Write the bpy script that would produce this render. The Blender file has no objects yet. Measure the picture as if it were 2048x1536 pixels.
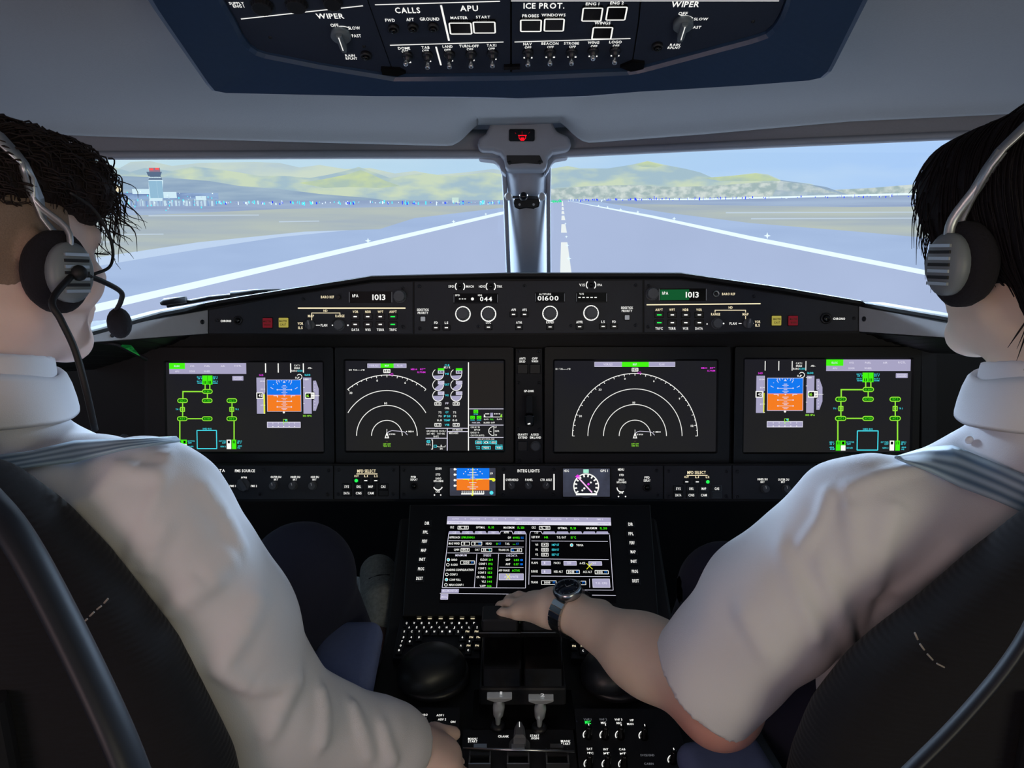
import bpy, bmesh, math, random
import numpy as np
from mathutils import Vector, Matrix

random.seed(7)
SC = bpy.context.scene
COL = SC.collection

# ------------------------------------------------------------------ camera
CZ = 1.30                      # eye height above the cockpit floor
PITCH = math.radians(14.0)
FPX = 1500.0                   # focal length in pixels of the 2048 x 1536 frame
ct, st = math.cos(PITCH), math.sin(PITCH)
cam_d = bpy.data.cameras.new('camera'); cam = bpy.data.objects.new('camera', cam_d)
COL.objects.link(cam)
cam.location = (0, 0, CZ); cam.rotation_euler = (math.pi / 2 - PITCH, 0, 0)
cam_d.sensor_width = 36.0; cam_d.lens = 36.0 * FPX / 2048.0
cam_d.clip_start = 0.02; cam_d.clip_end = 200
SC.camera = cam

# ------------------------------------------------------------------ world, exposure, lamps
SC.view_settings.view_transform = 'Standard'
SC.view_settings.look = 'None'
SC.view_settings.exposure = 0.0
SC.view_settings.gamma = 1.0
SC.view_settings.use_curve_mapping = False
w = bpy.data.worlds.new('world'); SC.world = w; w.use_nodes = True
bg = w.node_tree.nodes['Background']
bg.inputs[0].default_value = (0.55, 0.7, 1.0, 1); bg.inputs[1].default_value = 0.12

def lamp(name, loc, target, size, power, color, size_y=None):
    d = bpy.data.lights.new(name, 'AREA'); d.energy = power; d.color = color
    d.shape = 'RECTANGLE'; d.size = size; d.size_y = size_y or size
    o = bpy.data.objects.new(name, d); COL.objects.link(o)
    o.location = loc
    o.rotation_euler = (Vector(target) - Vector(loc)).to_track_quat('-Z', 'Y').to_euler()
    return o
# dim fill lamps, unseen, for the light on the pilots' backs
lamp('rear_fill_lamp', (-0.75, -0.7, 1.15), (-0.40, 0.7, 1.05), 0.5, 4.4, (1.0, 0.70, 0.64))
lamp('rear_fill_lamp', (0.75, -0.7, 1.15), (0.45, 0.7, 1.05), 0.5, 4.4, (1.0, 0.90, 0.62))
# added fill lamps, unseen above the view line, brightening the shirt edges
lamp('front_fill_lamp', (-1.55, 2.9, 1.75), (0.4, 0.7, 1.05), 1.2, 235.0, (0.60, 0.78, 1.0), 0.25)
lamp('front_fill_lamp', (1.55, 2.9, 1.75), (-0.4, 0.7, 1.05), 1.2, 235.0, (0.60, 0.78, 1.0), 0.25)
# added low fill lamp that brightens the roof lining
lamp('front_fill_lamp', (0.0, 2.75, 0.55), (0.0, 1.2, 1.55), 3.2, 8.0, (0.85, 0.9, 1.0), 0.25)

# ------------------------------------------------------------------ pixel -> world helpers
def ray(u, v):
    a, b = (u - 1024.0) / FPX, (768.0 - v) / FPX
    return Vector((a, ct + b * st, -st + b * ct))
EYE = Vector((0, 0, CZ))
def px(u, v, d):                 # d = distance along the viewing axis
    return EYE + ray(u, v) * d
def pY(u, v, Y):                 # point of the view ray that lies at world depth Y
    r = ray(u, v); return EYE + r * (Y / r.y)

class Plane:
    """a physical panel face: origin, right axis, up axis; h is height above the face"""
    def __init__(s, o, ex, ey):
        s.o = Vector(o); s.ex = Vector(ex).normalized(); e = Vector(ey)
        s.ey = (e - s.ex * e.dot(s.ex)).normalized(); s.n = s.ex.cross(s.ey)
    def m(s, u, v):
        r = ray(u, v); t = (s.o - EYE).dot(s.n) / r.dot(s.n)
        q = EYE + r * t - s.o
        return q.dot(s.ex), q.dot(s.ey)
    def w(s, a, b, h=0.0):
        return s.o + s.ex * a + s.ey * b + s.n * h
    def sx(s, u, v): return abs(s.m(u + 1, v)[0] - s.m(u, v)[0])
    def sy(s, u, v): return abs(s.m(u, v - 1)[1] - s.m(u, v)[1])

# ------------------------------------------------------------------ materials
def lin(c):
    f = lambda x: x / 12.92 if x <= 0.04045 else ((x + 0.055) / 1.055) ** 2.4
    return tuple(f(x / 255.0) for x in c)
MATS = {}
def mat(name, rgb, rough=0.6, metal=0.0, noise=0.0, scale=40.0, bump=0.0, spec=0.5, coat=0.0, sheen=0.0, bscale=None):
    if name in MATS: return MATS[name]
    m = bpy.data.materials.new(name); m.use_nodes = True; nt = m.node_tree
    p = nt.nodes['Principled BSDF']; c = lin(rgb)
    p.inputs['Base Color'].default_value = (*c, 1); p.inputs['Roughness'].default_value = rough
    p.inputs['Metallic'].default_value = metal; p.inputs['Specular IOR Level'].default_value = spec
    p.inputs['Coat Weight'].default_value = coat; p.inputs['Sheen Weight'].default_value = sheen
    if noise or bump:
        tc = nt.nodes.new('ShaderNodeTexCoord')
        n = nt.nodes.new('ShaderNodeTexNoise'); n.inputs['Scale'].default_value = scale; n.inputs['Detail'].default_value = 5
        nt.links.new(tc.outputs['Object'], n.inputs['Vector'])
    if noise:
        r = nt.nodes.new('ShaderNodeMapRange')
        r.inputs['To Min'].default_value = 1 - noise; r.inputs['To Max'].default_value = 1 + noise
        nt.links.new(n.outputs['Fac'], r.inputs['Value'])
        mx = nt.nodes.new('ShaderNodeVectorMath'); mx.operation = 'SCALE'; mx.inputs[0].default_value = c
        nt.links.new(r.outputs['Result'], mx.inputs['Scale']); nt.links.new(mx.outputs['Vector'], p.inputs['Base Color'])
    if bump:
        n2 = n
        if bscale:
            n2 = nt.nodes.new('ShaderNodeTexNoise'); n2.inputs['Scale'].default_value = bscale
            nt.links.new(tc.outputs['Object'], n2.inputs['Vector'])
        b = nt.nodes.new('ShaderNodeBump'); b.inputs['Strength'].default_value = bump; b.inputs['Distance'].default_value = 0.002
        nt.links.new(n2.outputs['Fac'], b.inputs['Height']); nt.links.new(b.outputs['Normal'], p.inputs['Normal'])
    MATS[name] = m; return m
def em(name, rgb, k=1.0, rgb2=None, scale=(1, 1, 1), lo=0.4, hi=0.6, detail=6):
    """self-luminous surface (screens, back-lit legends); rgb2 adds a procedural second colour"""
    if name in MATS: return MATS[name]
    m = bpy.data.materials.new(name); m.use_nodes = True; nt = m.node_tree; nt.nodes.clear()
    o = nt.nodes.new('ShaderNodeOutputMaterial'); e = nt.nodes.new('ShaderNodeEmission')
    e.inputs['Color'].default_value = (*lin(rgb), 1); e.inputs['Strength'].default_value = k
    if rgb2:
        tc = nt.nodes.new('ShaderNodeTexCoord'); mp = nt.nodes.new('ShaderNodeMapping'); mp.inputs['Scale'].default_value = scale
        n = nt.nodes.new('ShaderNodeTexNoise'); n.inputs['Scale'].default_value = 1.0; n.inputs['Detail'].default_value = detail
        cr = nt.nodes.new('ShaderNodeValToRGB')
        cr.color_ramp.elements[0].position = lo; cr.color_ramp.elements[0].color = (*lin(rgb), 1)
        cr.color_ramp.elements[1].position = hi; cr.color_ramp.elements[1].color = (*lin(rgb2), 1)
        nt.links.new(tc.outputs['Object'], mp.inputs['Vector']); nt.links.new(mp.outputs['Vector'], n.inputs['Vector'])
        nt.links.new(n.outputs['Fac'], cr.inputs['Fac']); nt.links.new(cr.outputs['Color'], e.inputs['Color'])
    nt.links.new(e.outputs[0], o.inputs['Surface'])
    MATS[name] = m; return m

# ------------------------------------------------------------------ mesh builder
def wld(a, b, h=0.0): return Vector((a, b, h))
class MB:
    def __init__(s, T=None):
        s.v = []; s.f = []; s.mi = []; s.ms = []; s.sm = []; s.T = T or wld
    def mslot(s, m):
        if m not in s.ms: s.ms.append(m)
        return s.ms.index(m)
    def add(s, vs, fs, m=None, smooth=False):
        k = len(s.v); s.v += [tuple(q) for q in vs]
        i = s.mslot(m)
        for f in fs: s.f.append([k + j for j in f]); s.mi.append(i); s.sm.append(smooth)
    def poly(s, pts, h=0.0, m=None):
        s.add([s.T(a, b, h) for a, b in pts], [list(range(len(pts)))], m)
    def prism(s, pts, h0, h1, m=None, inset=0.0):
        ar = sum(pts[i][0] * pts[(i + 1) % len(pts)][1] - pts[(i + 1) % len(pts)][0] * pts[i][1] for i in range(len(pts)))
        if ar < 0: pts = pts[::-1]
        n = len(pts); top = pts; vs = [s.T(a, b, h0) for a, b in pts]
        fs = [list(range(n))[::-1]]
        if inset:
            vs += [s.T(a, b, h1 - inset) for a, b in pts]; top = inset_poly(pts, inset)
            vs += [s.T(a, b, h1) for a, b in top]; L = 2
        else: vs += [s.T(a, b, h1) for a, b in pts]; L = 1
        for l in range(L):
            for i in range(n):
                j = (i + 1) % n; fs.append([l * n + i, l * n + j, (l + 1) * n + j, (l + 1) * n + i])
        fs.append([L * n + i for i in range(n)])
        s.add(vs, fs, m)
    def rect(s, a0, b0, a1, b1, h0, h1, m=None, r=0.0, inset=0.0):
        s.prism(rrect(a0, b0, a1, b1, r), h0, h1, m, inset)
    def lathe(s, a, b, prof, n=24, m=None, smooth=True, wob=None):
        vs = []; fs = []
        for (r, h) in prof:
            for i in range(n):
                t = 2 * math.pi * i / n; rr = r * (wob(i, n) if wob else 1)
                vs.append(s.T(a + rr * math.cos(t), b + rr * math.sin(t), h))
        for l in range(len(prof) - 1):
            for i in range(n):
                j = (i + 1) % n; fs.append([l * n + i, l * n + j, (l + 1) * n + j, (l + 1) * n + i])
        fs.append(list(range(n))[::-1]); fs.append([(len(prof) - 1) * n + i for i in range(n)])
        s.add(vs, fs, m, smooth)
    def tube(s, pts, rad, n=10, m=None, flat=1.0, up=None, smooth=True):
        pts = [Vector(p) for p in pts]; N = len(pts)
        if not hasattr(rad, '__len__'): rad = [rad] * N
        vs = []; fs = []; ref = Vector(up) if up else Vector((0.13, 0.27, 0.95)); prev = None
        for i, p in enumerate(pts):
            t = (pts[min(i + 1, N - 1)] - pts[max(i - 1, 0)]).normalized()
            if prev is None:
                x = t.cross(ref); x = x.normalized() if x.length > 1e-4 else t.cross(Vector((1, 0, 0))).normalized()
            else: x = (prev - t * prev.dot(t)).normalized()
            prev = x; y = t.cross(x)
            for k in range(n):
                a = 2 * math.pi * k / n
                vs.append(p + x * math.cos(a) * rad[i] + y * math.sin(a) * rad[i] * flat)
        for l in range(N - 1):
            for i in range(n):
                j = (i + 1) % n; fs.append([l * n + i, l * n + j, (l + 1) * n + j, (l + 1) * n + i])
        fs.append(list(range(n))[::-1]); fs.append([(N - 1) * n + i for i in range(n)])
        s.add(vs, fs, m, smooth)
    def ball(s, c, r, m=None, n=16, sc=(1, 1, 1)):
        vs = []; fs = []; c = Vector(c); R = n // 2
        for i in range(R + 1):
            th = math.pi * (i + 0.0) / R
            for k in range(n):
                a = 2 * math.pi * k / n
                vs.append(c + Vector((math.sin(th) * math.cos(a) * r * sc[0], math.sin(th) * math.sin(a) * r * sc[1], math.cos(th) * r * sc[2])))
        for l in range(R):
            for i in range(n):
                j = (i + 1) % n; fs.append([l * n + i, (l + 1) * n + i, (l + 1) * n + j, l * n + j])
        s.add(vs, fs, m, True)
    def obj(s, name, parent=None, bevel=0.0, mats=None, **kw):
        return mk(name, s.v, s.f, mats or s.ms, parent, s.mi, s.sm, bevel, **kw)

def inset_poly(pts, d):
    n = len(pts); out = []
    for i in range(n):
        p0, p1, p2 = Vector(pts[i - 1]), Vector(pts[i]), Vector(pts[(i + 1) % n])
        e1 = (p1 - p0); e2 = (p2 - p1)
        if e1.length < 1e-9 or e2.length < 1e-9: out.append(tuple(p1)); continue
        e1.normalize(); e2.normalize()
        n1 = Vector((-e1.y, e1.x)); n2 = Vector((-e2.y, e2.x)); b = n1 + n2
        if b.length < 1e-6: out.append(tuple(p1)); continue
        b.normalize(); k = d / max(0.35, b.dot(n1)); out.append((p1.x + b.x * k, p1.y + b.y * k))
    return out
def rrect(a0, b0, a1, b1, r=0.0, n=4):
    if a1 < a0: a0, a1 = a1, a0
    if b1 < b0: b0, b1 = b1, b0
    if r <= 0: return [(a0, b0), (a1, b0), (a1, b1), (a0, b1)]
    r = min(r, (a1 - a0) / 2.01, (b1 - b0) / 2.01); out = []
    for cx, cy, s0 in ((a1 - r, b0 + r, -90), (a1 - r, b1 - r, 0), (a0 + r, b1 - r, 90), (a0 + r, b0 + r, 180)):
        for i in range(n + 1):
            t = math.radians(s0 + 90 * i / n); out.append((cx + r * math.cos(t), cy + r * math.sin(t)))
    return out

def mk(name, vs, fs, mats, parent=None, mi=None, sm=None, bevel=0.0, recalc=False, label=None, smooth=False, solid=0.0):
    arr = np.array([tuple(v) for v in vs], dtype=np.float64)
    c = (arr.min(0) + arr.max(0)) / 2
    me = bpy.data.meshes.new(name); me.from_pydata((arr - c).tolist(), [], [list(map(int, f)) for f in fs])
    if not isinstance(mats, (list, tuple)): mats = [mats]
    for m in mats: me.materials.append(m)
    if mi: me.polygons.foreach_set('material_index', mi)
    if smooth: me.polygons.foreach_set('use_smooth', [True] * len(fs))
    elif sm: me.polygons.foreach_set('use_smooth', sm)
    me.update()
    if recalc:
        bm = bmesh.new(); bm.from_mesh(me); bmesh.ops.recalc_face_normals(bm, faces=bm.faces); bm.to_mesh(me); bm.free()
    o = bpy.data.objects.new(name, me); COL.objects.link(o)
    o.location = Vector(c)
    if parent is not None:
        o.parent = parent; o.location = Vector(c) - wpos(parent)
    if solid:
        md = o.modifiers.new('thickness', 'SOLIDIFY'); md.thickness = abs(solid); md.offset = -1 if solid > 0 else 1
    if bevel:
        md = o.modifiers.new('bevel', 'BEVEL'); md.width = bevel; md.segments = 2; md.limit_method = 'ANGLE'; md.angle_limit = math.radians(40)
    if label: o['label'] = label
    return o
def wpos(o):
    p = Vector(o.location)
    while o.parent is not None: o = o.parent; p += Vector(o.location)
    return p
def thing(name, label, cat, loc, group=None):
    o = bpy.data.objects.new(name, None); COL.objects.link(o); o.location = Vector(loc); o.empty_display_size = 0.02
    o['label'] = label; o['category'] = cat
    if group: o['group'] = group
    return o
def tag(o, label, cat, group=None):
    o['label'] = label; o['category'] = cat
    if group: o['group'] = group
    return o
def struct(o, label=None):
    o['kind'] = 'structure'
    if label: o['label'] = label
    return o

def cat(pts, n=6):
    P = [Vector(p) for p in pts]; P = [P[0] * 2 - P[1]] + P + [P[-1] * 2 - P[-2]]; out = []
    for i in range(1, len(P) - 2):
        for k in range(n):
            t = k / n; out.append(0.5 * ((2 * P[i]) + (P[i + 1] - P[i - 1]) * t + (2 * P[i - 1] - 5 * P[i] + 4 * P[i + 1] - P[i + 2]) * t * t + (3 * P[i] - P[i - 1] - 3 * P[i + 1] + P[i + 2]) * t ** 3))
    return out + [P[-2]]
# ------------------------------------------------------------------ lettering (built-in font, one cached outline per letter)
GLY = {}
def glyph(ch):
    if ch in GLY: return GLY[ch]
    cu = bpy.data.curves.new('g', 'FONT'); cu.body = ch; cu.size = 1.0; cu.offset = 0.018; cu.resolution_u = 2
    o = bpy.data.objects.new('g', cu); COL.objects.link(o); bpy.context.view_layer.update()
    me = bpy.data.meshes.new_from_object(o.evaluated_get(bpy.context.evaluated_depsgraph_get()))
    vs = [(v.co.x, v.co.y) for v in me.vertices]; fs = [list(p.vertices) for p in me.polygons]
    bpy.data.objects.remove(o); bpy.data.curves.remove(cu); bpy.data.meshes.remove(me)
    if vs:
        x0 = min(p[0] for p in vs); x1 = max(p[0] for p in vs)
        vs = [((x - x0) / 0.70, y / 0.70) for x, y in vs]; GLY[ch] = (vs, fs, (x1 - x0) / 0.70)
    else: GLY[ch] = ([], [], 0.4)
    return GLY[ch]
for ch in "ABCDEFGHIJKLMNOPQRSTUVWXYZ0123456789/.-()+:%'": glyph(ch)
def text_geo(s, gap=0.16):
    vs = []; fs = []; x = 0
    for ch in s:
        if ch == ' ': x += 0.45; continue
        gv, gf, gw = glyph(ch); k = len(vs)
        vs += [(a + x, b) for a, b in gv]; fs += [[k + i for i in f] for f in gf]; x += gw + gap
    return vs, fs, max(x - gap, 0.1)

class Ink:
    """flat luminous marks on a panel or screen, given where they stand on it"""
    def __init__(s, P, h=0.0006, zf=None):
        s.P = P; s.h = h; s.mb = MB(P.w); s.zf = zf or (lambda u, v: (u, v))
    def q(s, u, v): return s.P.m(*s.zf(u, v))
    def up(s): s.h += 0.00025; return s
    def sc(s, u, v):
        a0, b0 = s.q(u, v); a1, _ = s.q(u + 1, v); _, b1 = s.q(u, v - 1); return abs(a1 - a0), abs(b1 - b0)
    def text(s, t, u, v, w=None, h=5.0, m=None, al='c', slant=0.0):
        vs, fs, tw = text_geo(t); kx, ky = s.sc(u, v); a, b = s.q(u, v)
        H = h * ky; sx = (w * kx / tw) if w else H * 0.95; W = sx * tw
        a0 = a - W / 2 if al == 'c' else a
        s.mb.add([s.P.w(a0 + x * sx + slant * y * H, b + (y - 0.5) * H, s.h) for x, y in vs], fs, m)
    def poly(s, pts, m): s.mb.poly([s.q(*p) for p in pts], s.h, m)
    def rect(s, u0, v0, u1, v1, m, r=0.0):
        a0, b0 = s.q(u0, v1); a1, b1 = s.q(u1, v0); k, _ = s.sc(u0, v0)
        pts = rrect(a0, b0, a1, b1, r * k); s.mb.poly(pts, s.h, m)
    def frame(s, u0, v0, u1, v1, t, m, r=0.0):
        a0, b0 = s.q(u0, v1); a1, b1 = s.q(u1, v0); k, _ = s.sc(u0, v0); t *= k
        o = rrect(a0, b0, a1, b1, r * k if r else 1e-5); i = rrect(a0 + t, b0 + t, a1 - t, b1 - t, max(r * k - t, 1e-5) if r else 1e-5)
        n = len(o); s.mb.add([s.P.w(x, y, s.h) for x, y in o + i], [[j, (j + 1) % n, n + (j + 1) % n, n + j] for j in range(n)], m)
    def line(s, pts, t, m, closed=False):
        k, _ = s.sc(*pts[0]); t *= k / 2; P = [Vector(s.q(*p)) for p in pts]; n = len(P); vs = []
        for i in range(n):
            pr = P[i - 1] if (i or closed) else None; nx = P[(i + 1) % n] if (i < n - 1 or closed) else None
            d1 = (P[i] - pr).normalized() if pr is not None else None; d2 = (nx - P[i]).normalized() if nx is not None else None
            if d1 is None: d1 = d2
            if d2 is None: d2 = d1
            n1 = Vector((-d1.y, d1.x)); n2 = Vector((-d2.y, d2.x)); b = n1 + n2
            b = b.normalized() if b.length > 1e-5 else n1
            kk = t / max(0.4, b.dot(n1)); vs += [P[i] + b * kk, P[i] - b * kk]
        fs = [[2 * i, 2 * i + 1, 2 * ((i + 1) % n) + 1, 2 * ((i + 1) % n)] for i in range(n if closed else n - 1)]
        s.mb.add([s.P.w(p.x, p.y, s.h) for p in vs], fs, m)
    def arc(s, u, v, r, a0, a1, t, m, n=40, ry=None):
        ry = ry or r
        s.line([(u + r * math.cos(math.radians(a0 + (a1 - a0) * i / n)), v - ry * math.sin(math.radians(a0 + (a1 - a0) * i / n))) for i in range(n + 1)], t, m)
    def disc(s, u, v, r, m, n=14, a0=0, a1=360):
        s.poly([(u + r * math.cos(math.radians(a0 + (a1 - a0) * i / n)), v - r * math.sin(math.radians(a0 + (a1 - a0) * i / n))) for i in range(n + (a1 - a0 < 360))], m)
    def obj(s, name, parent, label=None):
        if s.mb.v: return s.mb.obj(name, parent, label=label)

# ------------------------------------------------------------------ implicit surfaces for bodies and cloth
def V3(p): return np.array(tuple(p), dtype=np.float32)
def cone(a, b, ra, rb):
    a, b = V3(a), V3(b); ab = b - a; L = float(ab @ ab) + 1e-12
    def f(P):
        t = np.clip(((P - a) @ ab) / L, 0, 1)
        return np.linalg.norm(P - a - t[..., None] * ab, axis=-1) - (ra + (rb - ra) * t)
    return f
def ell(c, r, R=None):
    c, r = V3(c), V3(r)
    def f(P):
        q = P - c
        if R is not None: q = q @ R
        k0 = np.linalg.norm(q / r, axis=-1); k1 = np.linalg.norm(q / (r * r), axis=-1)
        return k0 * (k0 - 1.0) / np.maximum(k1, 1e-6)
    return f
def rbox(c, hs, rad, R=None):
    c, hs = V3(c), V3(hs)
    def f(P):
        q = P - c
        if R is not None: q = q @ R
        q = np.abs(q) - (hs - rad)
        return np.linalg.norm(np.maximum(q, 0), axis=-1) + np.minimum(q.max(-1), 0) - rad
    return f
def smin(a, b, k):
    h = np.clip(0.5 + 0.5 * (b - a) / k, 0, 1); return b + (a - b) * h - k * h * (1 - h)
def U(parts):
    """parts = [(fn, blend)]"""
    def f(P):
        r = None
        for g, k in parts:
            d = g(P); r = d if r is None else smin(r, d, k)
        return r
    return f
def nets(fn, lo, hi, st_, cut=None):
    lo = np.array(lo, float); hi = np.array(hi, float); B = 12
    n = (np.ceil((hi - lo) / st_ / B).astype(int)) * B + 1
    G = np.empty(n, np.float32)
    nb = (n - 1) // B
    bi = np.stack(np.meshgrid(*[np.arange(k) for k in nb], indexing='ij'), -1).reshape(-1, 3)
    cen = lo + (bi * B + B / 2) * st_
    fc = fn(cen.astype(np.float32)); rad = B * st_ * 0.87 * 1.35 + 0.012
    loc = np.stack(np.meshgrid(*[np.arange(B + 1)] * 3, indexing='ij'), -1).reshape(-1, 3)
    for k in range(len(bi)):
        i, j, l = bi[k] * B
        if abs(fc[k]) < rad: val = fn((lo + (bi[k] * B + loc) * st_).astype(np.float32)).reshape(B + 1, B + 1, B + 1)
        else: val = fc[k]
        G[i:i + B + 1, j:j + B + 1, l:l + B + 1] = val
    S = G < 0
    c = np.zeros(n - 1, np.int8)
    for dx in (0, 1):
        for dy in (0, 1):
            for dz in (0, 1): c += S[dx:n[0] - 1 + dx, dy:n[1] - 1 + dy, dz:n[2] - 1 + dz]
    act = (c > 0) & (c < 8); idx = np.full(n - 1, -1, np.int32); cells = np.argwhere(act); idx[act] = np.arange(len(cells))
    acc = np.zeros((len(cells), 3)); cnt = np.zeros(len(cells))
    cor = [(x, y, z) for x in (0, 1) for y in (0, 1) for z in (0, 1)]
    for a in cor:
        for ax in range(3):
            if a[ax]: continue
            b = list(a); b[ax] = 1
            ga = G[cells[:, 0] + a[0], cells[:, 1] + a[1], cells[:, 2] + a[2]]; gb = G[cells[:, 0] + b[0], cells[:, 1] + b[1], cells[:, 2] + b[2]]
            mk_ = (ga < 0) != (gb < 0); t = np.where(mk_, ga / np.where(ga - gb == 0, 1, ga - gb), 0)
            pt = np.tile(np.array(a, float), (len(cells), 1)); pt[:, ax] = t
            acc[mk_] += pt[mk_]; cnt[mk_] += 1
    verts = lo + (cells + acc / np.maximum(cnt, 1)[:, None]) * st_
    faces = []
    for ax in range(3):
        o1, o2 = [(1, 2), (2, 0), (0, 1)][ax]
        sl0 = [slice(None)] * 3; sl1 = [slice(None)] * 3; sl0[ax] = slice(0, -1); sl1[ax] = slice(1, None)
        A = S[tuple(sl0)]; Bq = S[tuple(sl1)]; e = np.argwhere(A != Bq)
        ok = (e[:, o1] > 0) & (e[:, o2] > 0) & (e[:, o1] < n[o1] - 1) & (e[:, o2] < n[o2] - 1); e = e[ok]
        inside = A[e[:, 0], e[:, 1], e[:, 2]]
        q = []
        for d1, d2 in ((-1, -1), (0, -1), (0, 0), (-1, 0)):
            z = e.copy(); z[:, o1] += d1; z[:, o2] += d2; q.append(idx[z[:, 0], z[:, 1], z[:, 2]])
        q = np.stack(q, -1); q[~inside] = q[~inside][:, ::-1]; faces.append(q[(q >= 0).all(1)])
    F = np.concatenate(faces)
    return verts, F
def sdf_obj(name, fn, lo, hi, step, m, parent, label=None, smooth_it=2):
    v, f = nets(fn, lo, hi, step)
    o = mk(name, v, f, [m], parent, smooth=True, label=label)
    if smooth_it:
        md = o.modifiers.new('relax', 'SMOOTH'); md.factor = 0.5; md.iterations = smooth_it
    return o
def march(fn, u, v, off=0.0, t0=0.3, t1=2.5):
    r = ray(u, v); t = t0
    for _ in range(90):
        p = EYE + r * t; d = float(fn(V3(p)[None])[0]) - off
        if d < 0.0004: return p
        t += d * 0.8
        if t > t1: return None
    return EYE + r * t
# ================================================================== the setting
M_ceil = mat('ceiling_liner', (162, 166, 170), 0.85, noise=0.06, scale=300, bump=0.15)
M_trim = mat('window_trim', (156, 162, 174), 0.6, noise=0.04, scale=120, bump=0.05)
M_head = mat('header_panel', (176, 180, 192), 0.8, noise=0.05, scale=200, bump=0.1)
M_black = mat('black_plastic', (8, 9, 12), 0.65, noise=0.15, scale=200, bump=0.1)
M_panel = mat('dark_panel', (24, 26, 32), 0.62, noise=0.12, scale=160, bump=0.12)
M_gloss = mat('gloss_black', (10, 10, 13), 0.18)
M_navy = mat('navy_frame', (44, 66, 98), 0.34, noise=0.1, scale=150, bump=0.08)
M_knob = mat('knob_grey', (92, 96, 102), 0.55)
M_kdark = mat('knob_dark', (30, 31, 36), 0.4)
M_metal = mat('bright_metal', (200, 204, 210), 0.28, 1.0)
M_screw = mat('screw_metal', (60, 62, 68), 0.4, 0.8)
M_plate = mat('grey_plate', (178, 180, 184), 0.55, noise=0.05, scale=90, bump=0.06)
M_floor = mat('floor_vinyl', (24, 25, 30), 0.8, noise=0.2, scale=30, bump=0.2)
E_w = em('ink_white', (255, 255, 250), 1.0)
E_c = em('ink_cream', (255, 240, 200), 1.0)
E_dim = em('ink_dim', (110, 112, 118), 0.8)

def grid(name, rows, m, parent=None, solid=0.0, smooth=True, bevel=0.0, sub=0):
    nr, nc = len(rows), len(rows[0]); vs = [p for r in rows for p in r]; fs = []
    for i in range(nr - 1):
        for j in range(nc - 1): fs.append([i * nc + j, i * nc + j + 1, (i + 1) * nc + j + 1, (i + 1) * nc + j])
    o = mk(name, vs, fs, [m], parent, smooth=smooth, solid=solid, bevel=0)
    if sub:
        md = o.modifiers.new('sub', 'SUBSURF'); md.levels = md.render_levels = sub
    return o
def itp(tab, x):
    if x <= tab[0][0]: a, b = tab[0], tab[1]
    elif x >= tab[-1][0]: a, b = tab[-2], tab[-1]
    else:
        for a, b in zip(tab, tab[1:]):
            if a[0] <= x <= b[0]: break
    t = (x - a[0]) / (b[0] - a[0]); return a[1] + (b[1] - a[1]) * t

# front lip of the ceiling: pixel height of its lower edge by column, depth falls toward the sides
def YF(u): return 1.78 - 0.00018 * abs(u - 1045)
LIP = [(-300, 222), (0, 243), (200, 253), (600, 265), (950, 275), (1045, 275), (1140, 270), (1400, 250), (1700, 223), (2048, 206), (2400, 186)]
us = list(range(-300, 2401, 50))
def lipv(u): return itp(LIP, u)
def notch(u):       # the ceiling is scooped up around the head of the centre post
    a = max(0.0, 1 - max(0.0, abs(u - 1038) - 82) / 62.0); return 44 * (a * a * (3 - 2 * a))
usd = sorted(set(us + list(range(860, 1221, 8))))
rows = []
def crow(f):
    return [f(u) for u in usd]
rows.append(crow(lambda u: pY(u, lipv(u) - notch(u) - 2, YF(u) + 0.06) + Vector((0, 0, 0.03))))
rows.append(crow(lambda u: pY(u, lipv(u) - notch(u), YF(u))))
rows.append(crow(lambda u: pY(u, lipv(u) - 4 - notch(u), YF(u) - 0.012)))
rows.append(crow(lambda u: pY(u, lipv(u) - 14 - notch(u) * 0.95, YF(u) - 0.030)))
rows.append(crow(lambda u: pY(u, lipv(u) - 30 - notch(u) * 0.7, YF(u) - 0.075)))
rows.append(crow(lambda u: pY(u, lipv(u) - 52 - notch(u) * 0.3, YF(u) - 0.15)))
def cback(u, k):
    p = pY(u, lipv(u) - 52, YF(u) - 0.15); q = Vector((p.x * 0.95, -0.9, 1.80 - 0.10 * (p.x / 1.2) ** 2))
    return p.lerp(q, k)
for k in (0.12, 0.3, 0.5, 0.75, 1.0): rows.append(crow(lambda u: cback(u, k)))
struct(grid('ceiling', rows, M_ceil, solid=-0.02), 'grey moulded ceiling liner above the windscreen')

# header between ceiling and glass, left and right of the centre post
def header(name, u0, u1, tops, glass, lab):
    n = 24; uu = [u0 + (u1 - u0) * i / n for i in range(n + 1)]
    Yh = lambda u: YF(u) + 0.05
    R = [[pY(u, itp(tops, u) - 16, Yh(u) + 0.06) for u in uu],
         [pY(u, itp(tops, u), Yh(u) + 0.03) for u in uu],
         [pY(u, itp(glass, u) - 19, Yh(u) + 0.03) for u in uu],
         [pY(u, itp(glass, u) - 17, Yh(u) + 0.012) for u in uu],
         [pY(u, itp(glass, u) - 10, Yh(u) + 0.004) for u in uu],
         [pY(u, itp(glass, u) - 3, Yh(u) + 0.010) for u in uu],
         [pY(u, itp(glass, u), Yh(u) + 0.05) for u in uu],
         [pY(u, itp(glass, u) - 8, Yh(u) + 0.16) for u in uu]]
    o = grid(name, R, M_head, solid=-0.006)
    o.data.materials.append(M_trim)
    for p in o.data.polygons:
        if p.index // n >= 2: p.material_index = 1
    struct(o, lab)
GL_L = [(-300, 322), (190, 320), (700, 318), (1002, 318)]
GL_R = [(1100, 317), (1500, 298), (1910, 280), (2400, 258)]
header('trim_1', -300, 1012, LIP, GL_L, 'grey header with pale lip above the left windscreen')
header('trim_2', 1092, 2400, LIP, GL_R, 'grey header with pale lip above the right windscreen')

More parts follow.
